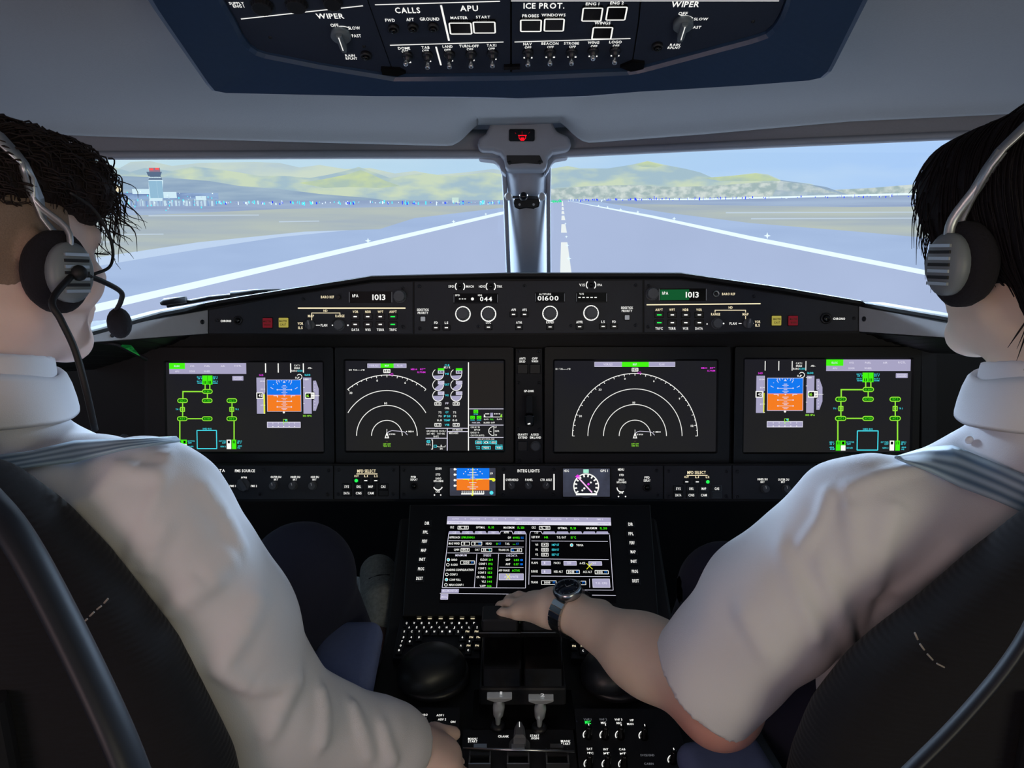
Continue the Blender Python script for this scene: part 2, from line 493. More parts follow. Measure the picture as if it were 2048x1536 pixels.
# windscreen panes with real thickness of frame around them
M_glass = bpy.data.materials.new('window_glass'); M_glass.use_nodes = True
nt = M_glass.node_tree; nt.nodes.clear()
_o = nt.nodes.new('ShaderNodeOutputMaterial'); _t = nt.nodes.new('ShaderNodeBsdfTransparent'); _g = nt.nodes.new('ShaderNodeBsdfGlossy')
_m = nt.nodes.new('ShaderNodeMixShader'); _g.inputs['Roughness'].default_value = 0.02; _t.inputs[0].default_value = (0.985, 0.992, 1.0, 1); _m.inputs[0].default_value = 0.008
nt.links.new(_t.outputs[0], _m.inputs[1]); nt.links.new(_g.outputs[0], _m.inputs[2]); nt.links.new(_m.outputs[0], _o.inputs[0])
def pane(name, a, b, lab):
    (u0, v0), (u1, v1) = a, b
    q = [pY(u0, v0, 1.98 - 0.0001 * abs(u0 - 1045)), pY(u1, v0, 1.98 - 0.0001 * abs(u1 - 1045)),
         pY(u1, v1, 2.16 - 0.0001 * abs(u1 - 1045)), pY(u0, v1, 2.16 - 0.0001 * abs(u0 - 1045))]
    struct(mk(name, q, [[0, 1, 2, 3]], [M_glass], solid=0.008), lab)
pane('window_1', (-300, 305), (1040, 690), 'left windscreen pane looking onto the runway')
pane('window_2', (1072, 305), (2400, 690), 'right windscreen pane looking onto the runway')

# side walls, rear wall, floor and the dark nose structure below the glass
def wbox(name, lo, hi, m, lab=None, bevel=0.0):
    mb = MB(); mb.rect(lo[0], lo[1], hi[0], hi[1], lo[2], hi[2], m); o = mb.obj(name, bevel=bevel); struct(o, lab); return o
wbox('floor', (-1.45, -1.6, -0.05), (1.45, 2.3, 0.0), M_floor, 'dark cockpit floor')
wbox('wall_back', (-1.45, -1.62, 0.0), (1.45, -1.57, 2.0), M_head, 'rear bulkhead of the cockpit')
wbox('wall_left', (-1.47, -1.6, 0.0), (-1.42, 2.2, 0.98), M_panel, 'lower left side wall')
wbox('wall_right', (1.42, -1.6, 0.0), (1.47, 2.2, 0.98), M_panel, 'lower right side wall')
wbox('wall_front', (-1.45, 2.2, 0.0), (1.45, 2.24, 0.85), M_black, 'dark bulkhead behind the instrument panel')
wbox('trim_3', (-1.47, -1.6, 1.5), (-1.42, 0.9, 1.9), M_head, 'left side wall above the side windows')
wbox('trim_4', (1.42, -1.6, 1.5), (1.47, 0.9, 1.9), M_head, 'right side wall above the side windows')
wbox('trim_5', (-1.47, -1.6, 0.98), (-1.42, 0.05, 1.5), M_head, 'left side wall behind the side window')
wbox('trim_6', (1.42, -1.6, 0.98), (1.47, 0.05, 1.5), M_head, 'right side wall behind the side window')
wbox('trim_7', (-1.45, 1.95, 1.5), (1.45, 2.3, 1.9), M_black, 'outer roof edge over the windscreen')
_c = wbox('trim_8', (-1.47, -1.62, 1.90), (1.47, 2.3, 1.93), M_black, 'outer roof')
wbox('trim_9', (-1.42, 0.3, 0.0), (-0.86, 1.5, 0.72), M_black, 'dark left side console', 0.02)
wbox('trim_10', (0.86, 0.3, 0.0), (1.42, 1.5, 0.72), M_black, 'dark right side console', 0.02)

# ------------------------------------------------------------------ centre post
post = thing('centre_post', 'grey centre windscreen post rising from the glareshield to the ceiling', 'post', pY(1058, 560, 1.9))
def lerp(a, b, t): return a + (b - a) * t
PL = [(300, 1004), (330, 1012), (400, 1016), (550, 1022)]; PR = [(300, 1100), (330, 1094), (400, 1093), (550, 1094)]
rows = []
for v in range(290, 571, 10):
    a = itp(PL, v); b = itp(PR, v); c = (a + b) / 2; Y = 1.84 + (v - 290) * 0.0002; r = []
    r.append(pY(a - 9, v, Y + 0.10))
    for k in range(13):
        t = -1 + 2 * k / 12; r.append(pY(c + t * (b - a) / 2, v, Y + 0.045 * abs(t) ** 3.0))
    r.append(pY(b + 6, v, Y + 0.10)); rows.append(r)
grid('post_cover', rows, M_trim, post)
# slim edge frames beside the glass
for s, tab, off in ((-1, PL, -5), (1, PR, 4)):
    mb = MB(); mb.tube([pY(itp(tab, v) + off, v, 1.90) for v in range(330, 571, 15)], 0.006, 8, M_trim); mb.obj('edge_strip', post)
# flared head of the post, with rounded corners onto the panes
hd = [(955, 290), (958, 276), (972, 268), (981, 248), (988, 240), (1096, 238), (1104, 246), (1113, 264), (1138, 274), (1142, 290),
      (1141, 300), (1128, 303), (1106, 306), (1096, 316), (1093, 340), (1012, 340), (1008, 318), (1000, 308), (984, 303), (958, 303)]
hp = Plane(pY(1048, 290, 1.80), (1, 0, 0), (0, 0.12, 1))
mb = MB(hp.w); mb.prism([hp.m(*p) for p in hd], -0.06, 0.012, M_trim); o = mb.obj('post_head', post, bevel=0.010); o.modifiers[-1].segments = 4
mb = MB(hp.w); mb.prism([hp.m(*p) for p in [(900, 222), (1190, 222), (1190, 282), (900, 284)]], -0.135, -0.10, M_head); mb.obj('post_backing', post)
for s in (-1, 1):       # corner webs
    pts = [(1012, 345), (1001, 335), (997, 325), (988, 315), (955, 311), (955, 300), (1012, 300)] if s < 0 else [(1092, 345), (1101, 332), (1104, 324), (1112, 313), (1140, 308), (1140, 298), (1092, 300)]
    mb = MB(hp.w); mb.prism([hp.m(*p) for p in pts], -0.09, -0.04, M_trim); mb.obj('corner_web', post, bevel=0.004)
# dark recessed clip under the head
mb = MB(hp.w); mb.prism([hp.m(*p) for p in [(1013, 313), (1079, 313), (1086, 327), (1076, 330), (1050, 328), (1022, 330), (1014, 327)]], 0.0, 0.016, M_kdark); mb.obj('clip', post, bevel=0.0015, label='dark clip plate under the post head')
for u, v in ((1019, 328), (1079, 327)): mb = MB(hp.w); a, b = hp.m(u, v); mb.lathe(a, b, [(0.004, 0.01), (0.004, 0.02), (0.003, 0.022)], 12, M_black); mb.obj('clip_screw', post)

cmp_ = thing('compass_display', 'black window with a red glowing mark set in the post head', 'indicator', hp.w(*hp.m(1043, 272)))
mb = MB(hp.w); a0, b0 = hp.m(1018, 285); a1, b1 = hp.m(1069, 261)
mb.rect(a0, b0, a1, b1, 0.010, 0.0165, M_gloss, r=0.004, inset=0.001); mb.obj('window', cmp_)
E_red = em('led_red', (255, 20, 40), 1.0)
k = Ink(hp, 0.0170)
k.line([(1038, 274), (1038, 279), (1042, 284), (1047, 284), (1051, 279), (1051, 274)], 1.3, E_red); k.line([(1036, 274), (1053, 274)], 1.6, E_red)
k.rect(1041, 278, 1048, 283, E_red); k.line([(1044, 266), (1044, 274)], 0.9, em('led_red_dim', (190, 20, 40), 0.5))
k.line([(1030, 268), (1032, 271)], 0.7, em('led_red_dim', (190, 20, 40), 0.5)); k.line([(1057, 270), (1059, 267)], 0.7, MATS['led_red_dim'])
k.obj('red_mark', cmp_)
ey = thing('eye_position_indicator', 'black bracket with three balls fixed to the centre post', 'indicator', pY(1048, 405, 1.83))
mb = MB(); mb.tube([pY(1020, 394, 1.825), pY(1080, 394, 1.825)], 0.003, 10, M_kdark); mb.obj('bar', ey)
ep = Plane(pY(1052, 408, 1.845), (1, 0, 0), (0, 0, 1)); mb = MB(ep.w)
mb.prism([ep.m(*p) for p in [(1028, 397), (1078, 396), (1080, 404), (1078, 414), (1068, 418), (1052, 416), (1038, 419), (1029, 415), (1027, 405)]], -0.02, 0.01, M_gloss); mb.obj('bracket', ey, bevel=0.003)
for u, m_ in ((1017, M_plate), (1047, M_gloss), (1084, M_plate)):
    mb = MB(); mb.ball(pY(u, 393, 1.815), 0.0095 if m_ is M_plate else 0.0105, m_, 20); mb.obj('ball', ey)

for u in (1039, 1067): mb = MB(ep.w); a, b = ep.m(u, 409); mb.lathe(a, b, [(0.003, 0.009), (0.003, 0.012)], 10, M_plate); mb.obj('screw', ey)
# ================================================================== projection screen with the runway picture
scr = thing('projection_screen', 'huge lit simulator screen beyond the windscreen showing a runway and hills', 'screen', (0, 3.4, -0.6))
SP = Plane((0, 3.4, CZ), (1, 0, 0), (0, 0, 1))
SK = 1.0
E_sky = None
def skymat():
    m = bpy.data.materials.new('picture_sky'); m.use_nodes = True; t = m.node_tree; t.nodes.clear()
    o = t.nodes.new('ShaderNodeOutputMaterial'); e = t.nodes.new('ShaderNodeEmission'); e.inputs[1].default_value = SK
    tc = t.nodes.new('ShaderNodeTexCoord'); mp = t.nodes.new('ShaderNodeMapping'); mp.inputs['Scale'].default_value = (0.5, 1, 3.0)
    n = t.nodes.new('ShaderNodeTexNoise'); n.inputs['Scale'].default_value = 1.6; n.inputs['Detail'].default_value = 4
    sx = t.nodes.new('ShaderNodeSeparateXYZ'); cr = t.nodes.new('ShaderNodeValToRGB')
    mr = t.nodes.new('ShaderNodeMapRange'); mr.inputs[1].default_value = -1.9; mr.inputs[2].default_value = 1.9
    cr.color_ramp.elements[0].color = (*lin((196, 226, 232)), 1); cr.color_ramp.elements[1].color = (*lin((172, 206, 250)), 1)
    mx = t.nodes.new('ShaderNodeMixRGB'); mx.inputs[2].default_value = (*lin((214, 234, 246)), 1)
    c2 = t.nodes.new('ShaderNodeMapRange'); c2.inputs[1].default_value = 0.45; c2.inputs[2].default_value = 0.8; c2.inputs[4].default_value = 0.8
    t.links.new(tc.outputs['Object'], mp.inputs[0]); t.links.new(mp.outputs[0], n.inputs[0]); t.links.new(tc.outputs['Object'], sx.inputs[0])
    t.links.new(sx.outputs[0], mr.inputs[0]); t.links.new(mr.outputs[0], cr.inputs[0]); t.links.new(n.outputs[0], c2.inputs[0])
    t.links.new(c2.outputs[0], mx.inputs[0]); t.links.new(cr.outputs[0], mx.inputs[1]); t.links.new(mx.outputs[0], e.inputs[0]); t.links.new(e.outputs[0], o.inputs[0])
    return m
E_sky = skymat()
E_run = em('picture_runway', (172, 187, 219), SK, (178, 193, 225), (2, 1, 2), 0.3, 0.7)
E_shd = em('picture_shoulder', (164, 186, 222), SK, (176, 198, 232), (1.5, 1, 12), 0.3, 0.7)
E_fld = em('picture_field', (168, 182, 194), SK, (188, 198, 190), (1.2, 1, 22), 0.35, 0.65)
E_fld2 = em('picture_field_far', (146, 164, 198), SK, (168, 188, 214), (1.2, 1, 40), 0.35, 0.65)
E_line = em('picture_line', (228, 246, 255), 1.15)
E_hA = em('picture_far_hill', (186, 206, 214), SK, (208, 222, 206), (3, 1, 12), 0.4, 0.62)
E_hB = em('picture_hill', (168, 194, 206), SK, (206, 221, 194), (5, 1, 15), 0.42, 0.60)
E_hC = em('picture_near_slope', (144, 168, 194), SK, (168, 190, 206), (2.5, 1, 22), 0.42, 0.66)
E_hT = em('picture_town_slope', (166, 186, 186), SK, (212, 222, 216), (26, 1, 40), 0.42, 0.62)
E_hH = em('picture_sunlit_ridge', (204, 220, 170), SK, (176, 198, 186), (8, 1, 18), 0.4, 0.62)
E_bl = em('picture_blue_light', (40, 70, 255), 1.1); E_cy = em('picture_cyan_light', (90, 240, 255), 1.1); E_gr = em('picture_green_light', (40, 235, 150), 1.0)
E_twr = em('picture_tower_white', (214, 240, 250), 1.0); E_twg = em('picture_tower_grey', (92, 112, 140), 1.0); E_twb = em('picture_building_blue', (130, 160, 205), 1.0, (200, 226, 240), (40, 1, 4), 0.45, 0.55)
E_trd = em('picture_red_light', (255, 90, 90), 1.1)
# panel body: centre facet plus two angled wings
mb = MB(); 
mb.rect(-2.9, 3.402, 2.9, 3.45, -0.7, 3.0, M_black); mb.obj('screen_body', scr)
k = Ink(SP, 0.0); k.poly([(-260, -560), (2308, -560), (2308, 410), (-260, 410)], E_sky); k.obj('sky', scr)
EX0, EX1, BOT = -260, 2308, 1000
def patch(name, pts, m, lev, label=None):
    k = Ink(SP, 0.002 * lev); k.poly(pts, m); return k.obj(name, scr, label)
patch('ground', [(EX0, 395), (EX1, 395), (EX1, BOT), (EX0, BOT)], E_fld, 1)
# ridges
patch('far_hills', [(EX0, 400), (EX0, 335), (60, 330), (130, 345), (195, 332), (230, 342), (262, 324), (300, 322), (345, 332), (400, 326), (455, 325), (510, 324), (560, 326), (600, 335), (640, 330), (690, 338), (740, 336), (790, 347), (830, 342), (870, 350), (930, 345), (985, 338), (1040, 345), (1040, 400)], E_hA, 2)
patch('rolling_hills', [(EX0, 402), (EX0, 360), (150, 350), (225, 333), (262, 344), (290, 336), (345, 342), (390, 333), (430, 338), (480, 345), (520, 352), (570, 352), (620, 356), (655, 350), (690, 342), (718, 334), (745, 343), (780, 356), (820, 350), (850, 346), (890, 352), (930, 350), (975, 344), (1010, 350), (1100, 338), (1135, 332), (1160, 337), (1215, 337), (1260, 330), (1295, 322), (1330, 330), (1372, 338), (1400, 345), (1430, 358), (1460, 352), (1510, 346), (1535, 349), (1560, 360), (1620, 368), (1670, 382), (1700, 390), (1700, 402)], E_hB, 3)
patch('sunlit_ridge', [(600, 366), (650, 358), (700, 348), (722, 340), (742, 348), (768, 360), (800, 372), (760, 376), (700, 374), (650, 376)], E_hH, 4)
patch('sunlit_ridge', [(1405, 356), (1460, 352), (1512, 347), (1536, 352), (1560, 362), (1500, 362), (1440, 362)], E_hH, 4)
patch('sunlit_ridge', [(1270, 330), (1294, 323), (1325, 331), (1310, 335), (1285, 334)], E_hH, 4)
patch('near_slope', [(EX0, 408), (EX0, 352), (190, 349), (240, 352), (330, 355), (420, 362), (480, 372), (560, 378), (640, 388), (740, 396), (800, 405)], E_hC, 4)
patch('town_slope', [(1100, 404), (1100, 378), (1180, 372), (1260, 370), (1340, 374), (1420, 372), (1500, 366), (1560, 362), (1620, 370), (1680, 388), (1720, 398), (1720, 404)], E_hT, 5)
patch('near_slope', [(1540, 398), (1560, 360), (1600, 366), (1650, 374), (1690, 388), (1720, 398)], E_hC, 5)
patch('town_slope', [(1640, 402), (1660, 380), (1740, 376), (1860, 366), (2000, 358), (EX1, 352), (EX1, 402)], E_hT, 4)
patch('airport_edge', [(EX0, 436), (EX0, 398), (400, 402), (1010, 400), (1700, 393), (EX1, 380), (EX1, 410), (1700, 414), (1400, 410), (1130, 406), (1000, 410), (560, 418), (300, 430)], E_fld2, 6)
patch('far_shore_line', [(1150, 400), (1400, 397), (1860, 385), (EX1, 374), (EX1, 380), (1860, 389), (1400, 400)], E_line, 7)
# runway, shoulders, lines   (vanishing point 1124,401)
patch('left_shoulder', [(1118, 402), (1000, 416), (830, 436), (760, 458), (680, 461), (560, 468), (400, 484), (160, 530), (EX0, 590), (EX0, BOT), (700, BOT)], E_shd, 7)
patch('concrete_edge', [(700, 460), (610, 463), (400, 484), (160, 520), (EX0, 590), (EX0, 606), (160, 538), (400, 498), (560, 474)], em('picture_concrete', (196, 216, 242), SK), 8)
patch('right_shoulder', [(1124, 401), (1200, 404), (1330, 425), (1500, 446), (1700, 462), (1880, 478), (EX1, 520), (EX1, BOT), (1400, BOT)], E_shd, 7)
patch('runway', [(1122, 401), (1000, 427), (200, 616), (EX0, 740), (EX0, BOT), (EX1, BOT), (EX1, 672), (1880, 548), (1130, 401)], E_run, 9)
patch('edge_line', [(1121, 401), (1000, 424), (740, 484), (200, 606), (EX0, 722), (EX0, 745), (200, 622), (740, 493), (1000, 430)], E_line, 10)
patch('edge_line', [(1131, 401), (1300, 430), (1500, 472), (1880, 546), (EX1, 640), (EX1, 658), (1880, 556), (1500, 480), (1300, 435)], E_line, 10)
for v0, v1 in ((402, 412), (414, 420), (422, 428), (431, 440), (448, 465), (484, 640)):
    c = lambda v: 1124 + (v - 400) * 0.045; w0 = 0.5 + (v0 - 400) * 0.07; w1 = 0.5 + (v1 - 400) * 0.07 + 0.4
    patch('centre_line_dash', [(c(v0) - w0, v0), (c(v0) + w0, v0), (c(v1) + w1 * 1.15, v1), (c(v1) - w1, v1)], em('picture_dash', (236, 242, 240), 1.05), 10)
# airport lights
random.seed(3); k = Ink(SP, 0.002 * 12)
def star(u, v, r, m): k.poly([(u + (r if i % 2 == 0 else r * 0.35) * math.cos(i * math.pi / 4), v + (r if i % 2 == 0 else r * 0.35) * math.sin(i * math.pi / 4)) for i in range(8)], m)
for i in range(190):
    u = random.uniform(430, 1000); k.rect(u, 404 + random.gauss(0, 1.6), u + random.uniform(0.8, 2.6), 406.0 + random.gauss(0, 1.6) + 0.8, random.choice([E_bl, E_cy, E_cy, E_line]))
for i in range(150):
    u = 1135 + 720 * random.random() ** 1.5; y = 400 - (u - 1135) * 0.013
    k.rect(u, y - 1 + random.gauss(0, 1.6), u + random.uniform(0.8, 2.6), y + 2 + random.gauss(0, 1.0), random.choice([E_bl, E_bl, E_bl, E_line]))
for i in range(60):
    u = random.uniform(220, 430); y = 398 + random.gauss(0, 8); k.rect(u, y, u + random.uniform(1, 2.5), y + random.uniform(1, 4), random.choice([E_line, E_cy, E_twb]))
for i in range(26):
    u = random.uniform(1100, 1122); k.rect(u, 401 + random.gauss(0, 1.5), u + 1.6, 404 + random.gauss(0, 1), E_gr)
k.rect(905, 395, 918, 405, em('picture_hut', (206, 232, 220), 1.0))
for u, v, r in ((738, 481, 6), (908, 443, 4), (972, 428, 3), (1531, 471, 7), (1346, 437, 4), (1274, 424, 3.5), (1240, 419, 3), (1214, 414, 2.6), (1196, 411, 2.2), (1132, 473, 3), (1134, 490, 4), (1137, 516, 5), (1130, 447, 2.4)):
    star(u, v, r, E_line)
k.obj('airport_lights', scr)
for y, a, b in ((468, 190, 330), (483, 180, 235), (424, 1450, 1900), (436, 1500, 1880), (430, 300, 520), (442, 560, 640)):
    patch('field_streak', [(a, y), (b, y - 1), (b, y + 1), (a, y + 2.5)], em('picture_streak', (196, 212, 226), SK), 7)
# terminal and tower in the picture
def ink_part(name, fn, lev, label=None):
    k = Ink(SP, 0.002 * lev); fn(k); k.obj(name, scr, label)
def _twr(k):
    k.poly([(302, 360), (331, 360), (330, 402), (304, 402)], E_twr)
    for u in (306, 311, 316, 322, 327): k.up(); k.rect(u, 362, u + 2, 396, em('picture_tower_shade', (150, 190, 215), 1.0))
    k.poly([(306, 351), (326, 351), (330, 360), (302, 360)], E_twg)
    k.poly([(298, 344), (329, 344), (326, 353), (302, 353)], E_twg); k.rect(303, 354, 327, 356.5, E_twr)
    k.rect(304, 336, 325, 344, em('picture_tower_cap', (150, 120, 140), 1.0)); k.up()
    k.rect(304, 337, 312, 341, E_trd); k.rect(316, 336, 323, 340, E_trd)
ink_part('control_tower', _twr, 12, 'pale control tower with red lights in the screen picture')
def _term(k):
    k.rect(190, 386, 440, 399, em('picture_roof', (112, 136, 182), 1.0, (150, 178, 214), (6, 1, 30), 0.4, 0.6)); k.up()
    for u, a, b, c in ((234, 370, 14, 16), (270, 378, 34, 10), (331, 384, 26, 12), (396, 392, 20, 8), (200, 382, 30, 6)):
        k.rect(u, a, u + b, a + c, E_twr)
    k.up(); k.rect(236, 372, 246, 384, em('picture_cream', (240, 226, 190), 1.0))
    for i in range(34): u = 196 + i * 7.2; k.rect(u, 400 + (i % 3), u + 3.5, 412, E_twb)
ink_part('terminal_building', _term, 11, 'row of pale terminal buildings in the screen picture')
# wings of the screen, seen only as light from the sides
for s in (-1, 1):
    a = Vector((2.9 * s, 3.40, 0)); b = Vector((4.1 * s, 1.2, 0)); c = Vector((4.1 * s, -0.6, 0))
    for nm, z0, z1, m in (('wing_ground', -0.7, CZ, E_run), ('wing_sky', CZ, 3.0, E_sky)):
        vs = []
        for p in (a, b, c): vs += [p + Vector((0, 0, z0)), p + Vector((0, 0, z1))]
        fs = [[0, 1, 3, 2], [2, 3, 5, 4]]
        if s < 0: fs = [f[::-1] for f in fs]
        mk(nm, vs, fs, [m], scr)
# wiper lying outside along the foot of the left windscreen
wp = thing('windscreen_wiper', 'black wiper resting along the foot of the left windscreen', 'wiper', pY(400, 610, 2.2))
mb = MB(); mb.tube([pY(322, 607, 2.22), pY(330, 604, 2.22), pY(372, 599, 2.22)], [0.006, 0.011, 0.010], 10, M_black); mb.obj('blade_end', wp)
mb = MB(); mb.tube([pY(335, 612, 2.23), pY(420, 596, 2.23), pY(520, 586, 2.23), pY(570, 582, 2.23)], 0.007, 8, M_black); mb.obj('arm', wp)
mb = MB(); mb.tube([pY(462, 588, 2.21), pY(510, 584, 2.21), pY(560, 583, 2.21)], 0.008, 8, M_black); mb.obj('blade', wp)
# ================================================================== glareshield
TOPL = [(-300, 775), (192, 657), (320, 622), (447, 598), (558, 580), (745, 551), (1020, 545), (1361, 545), (1558, 573), (1904, 632), (2400, 724)]
BOTL = [(-300, 740), (190, 686), (415, 669), (830, 670), (1285, 668), (1719, 666), (1910, 678), (2400, 700)]
G = Plane(pY(1056, 610, 1.37), (1, 0, 0), (0, 0.22, 1))
def side_plane(u0, uo, Yo):
    a = G.w(*G.m(u0, 640)); b = pY(uo, 670, Yo)
    ex = (b - a) if b.x > a.x else (a - b)
    ex.z = 0
    return Plane(a, ex, (0, 0.22, 1))
GLP = side_plane(415, 190, 1.17); GRP = side_plane(1719, 1910, 1.17)
def GP(u): return GLP if u < 415 else (GRP if u > 1719 else G)
def gpt(u, v, h=0.0):
    P = GP(u); return P.w(*P.m(u, v), h)
gs = thing('glareshield', 'long black glareshield running under the windscreen', 'dashboard', gpt(1056, 668))
us2 = sorted(set(list(range(-300, 2401, 60)) + [190, 320, 415, 447, 558, 745, 1361, 1558, 1719, 1904]))
fr = lambda f: [f(u) for u in us2]
def gtop(u, dv, h): return gpt(u, itp(TOPL, u) + dv, h)
def _back(u): p = gtop(u, 0, -0.02); return Vector((p.x * 1.15, 2.12, p.z - 0.24))
rows = [fr(_back), fr(lambda u: gtop(u, 0, -0.03)), fr(lambda u: gtop(u, 0.5, 0.004)), fr(lambda u: gtop(u, 3, 0.010)), fr(lambda u: gtop(u, 9, 0.010)), fr(lambda u: gtop(u, 13, 0.0)),
        fr(lambda u: gpt(u, itp(BOTL, u), 0.0)), fr(lambda u: gpt(u, itp(BOTL, u), 0.0) + Vector((0, 0.2, 0.012)))]
grid('shell', [r for r in rows], M_black, gs, smooth=False)
M_mod = mat('module_face', (42, 45, 53), 0.6, noise=0.1, scale=220, bump=0.1)

def screw(mb, P, u, v, r=3.0, m=None):
    a, b = P.m(u, v); r *= P.sx(u, v); mb.lathe(a, b, [(r, 0), (r, 0.0012), (r * .8, 0.0018), (r * .45, 0.0018), (r * .4, 0.0008)], 14, m or M_screw)
def knob_round(P, u, v, r, hgt, parent, m=None, name='knob', label=None, ptr=None, rib=True, ang=0, base=0.0015):
    a, b = P.m(u, v); r *= P.sx(u, v); mb = MB(P.w); m = m or M_knob
    wob = (lambda i, n: 1.0 + (0.035 if i % 2 else -0.02)) if rib else None
    mb.lathe(a, b, [(r * 1.12, base), (r * 1.12, base + hgt * .12), (r, base + hgt * .14), (r * .96, base + hgt * .9), (r * .86, base + hgt)], 36, m, False, wob)
    if ptr:
        c, s_ = math.cos(math.radians(ang)), math.sin(math.radians(ang))
        pts = [(-r * .08, r * .1), (r * .08, r * .1), (r * .08, r * .85), (-r * .08, r * .85)]
        mb.poly([(a + x * c - y * s_, b + x * s_ + y * c) for x, y in pts], base + hgt + 0.0004, ptr)
    return mb.obj(name, parent, label=label)
def knob_wing(P, u, v, r, hgt, parent, ang=0, m=None, ptr=None, name='selector_knob'):
    a, b = P.m(u, v); r *= P.sx(u, v); mb = MB(P.w); m = m or M_knob; base = 0.0015
    mb.lathe(a, b, [(r, base), (r, base + hgt * .3), (r * .85, base + hgt * .38)], 28, m)
    c, s_ = math.cos(math.radians(ang)), math.sin(math.radians(ang)); R = lambda x, y: (a + x * c - y * s_, b + x * s_ + y * c)
    mb.prism([R(*p) for p in [(-r * .34, -r * 1.0), (r * .34, -r * 1.0), (r * .38, 0), (r * .26, r * .95), (-r * .26, r * .95), (-r * .38, 0)]], base + hgt * .3, base + hgt, m, inset=r * .06)
    if ptr: mb.poly([R(*p) for p in [(-r * .06, 0), (r * .06, 0), (r * .06, r * .85), (-r * .06, r * .85)]], base + hgt + 0.0003, ptr)
    return mb.obj(name, parent)
def button(P, u0, v0, u1, v1, hgt, parent, m, name='button', inset=0.0006, label=None, ring=None):
    a0, b0 = P.m(u0, v1); a1, b1 = P.m(u1, v0); mb = MB(P.w); e = 0.0011
    mb.rect(a0 - e, b0 - e, a1 + e, b1 + e, 0.0, 0.0014, M_gloss, r=0.0012)
    mb.rect(a0, b0, a1, b1, 0.001, hgt, m, r=0.001, inset=inset); return mb.obj(name, parent, label=label)
def jack(P, u, v, r, parent, m=None, name='push_button', ringm=None, label=None):
    a, b = P.m(u, v); r *= P.sx(u, v); mb = MB(P.w)
    mb.lathe(a, b, [(r, 0), (r, 0.004), (r * .85, 0.005), (r * .7, 0.005), (r * .66, 0.002)], 28, M_kdark)
    mb.lathe(a, b, [(r * .55, 0.001), (r * .55, 0.006), (r * .4, 0.0075)], 24, m or M_gloss)
    if ringm: mb.lathe(a, b, [(r * .95, 0.0046), (r * .95, 0.0052), (r * .8, 0.0056), (r * .76, 0.0052)], 28, ringm)
    return mb.obj(name, parent, label=label)

def module(name, lab, cat, P, poly, m=None, thick=0.0016, screws=(), group=None, gap=1.0):
    pts = [P.m(*p) for p in poly]; A = [P.w(x, y, 0) for x, y in pts]; c = sum(A, Vector()) / len(A)
    t = thing(name, lab, cat, c, group); mb = MB(P.w); mb.prism(pts, -0.02, thick, m or M_mod, inset=0.0006); mb.obj('face_plate', t)
    for u, v in screws: mb = MB(lambda a, b, h: P.w(a, b, h + thick)); screw(mb, P, u, v, 3.6); mb.obj('screw', t)
    return t
def off(P, d): return Plane(P.o + P.n * d, P.ex, P.ey)

# grey side plates
def splate(P, poly, scr_, side, lab):
    t = thing('side_plate', lab, 'plate', P.w(*P.m(*poly[0]))); mb = MB(P.w); mb.prism([P.m(*p) for p in poly], 0.0, 0.003, M_plate, inset=0.0008); mb.obj('plate', t)
    for u, v in scr_: mb = MB(lambda a, b, h: P.w(a, b, h + 0.003)); screw(mb, P, u, v, 4); mb.obj('screw', t)
splate(GLP, [(120, 695), (120, 672), (190, 662), (290, 642), (414, 620), (414, 667), (190, 684)], [(222, 671), (402, 644)], -1, 'blue-grey metal side plate at the left end of the glareshield')
splate(GRP, [(1720, 663), (1720, 613), (1800, 628), (1905, 648), (1990, 664), (1990, 684), (1908, 676)], [(1731, 638)], 1, 'beige-grey metal side plate at the right end of the glareshield')

E_g = em('ink_green', (40, 255, 90), 1.0)
M_yel = mat('caution_yellow', (205, 190, 70), 0.4); M_redb = mat('warning_red', (135, 38, 48), 0.4)
E_yel = em('caution_lens', (190, 178, 84), 0.7); E_rdl = em('warning_lens', (150, 40, 54), 0.45)
M_yt = mat('lens_text', (70, 60, 20), 0.5)
MP = off(G, 0.0016)

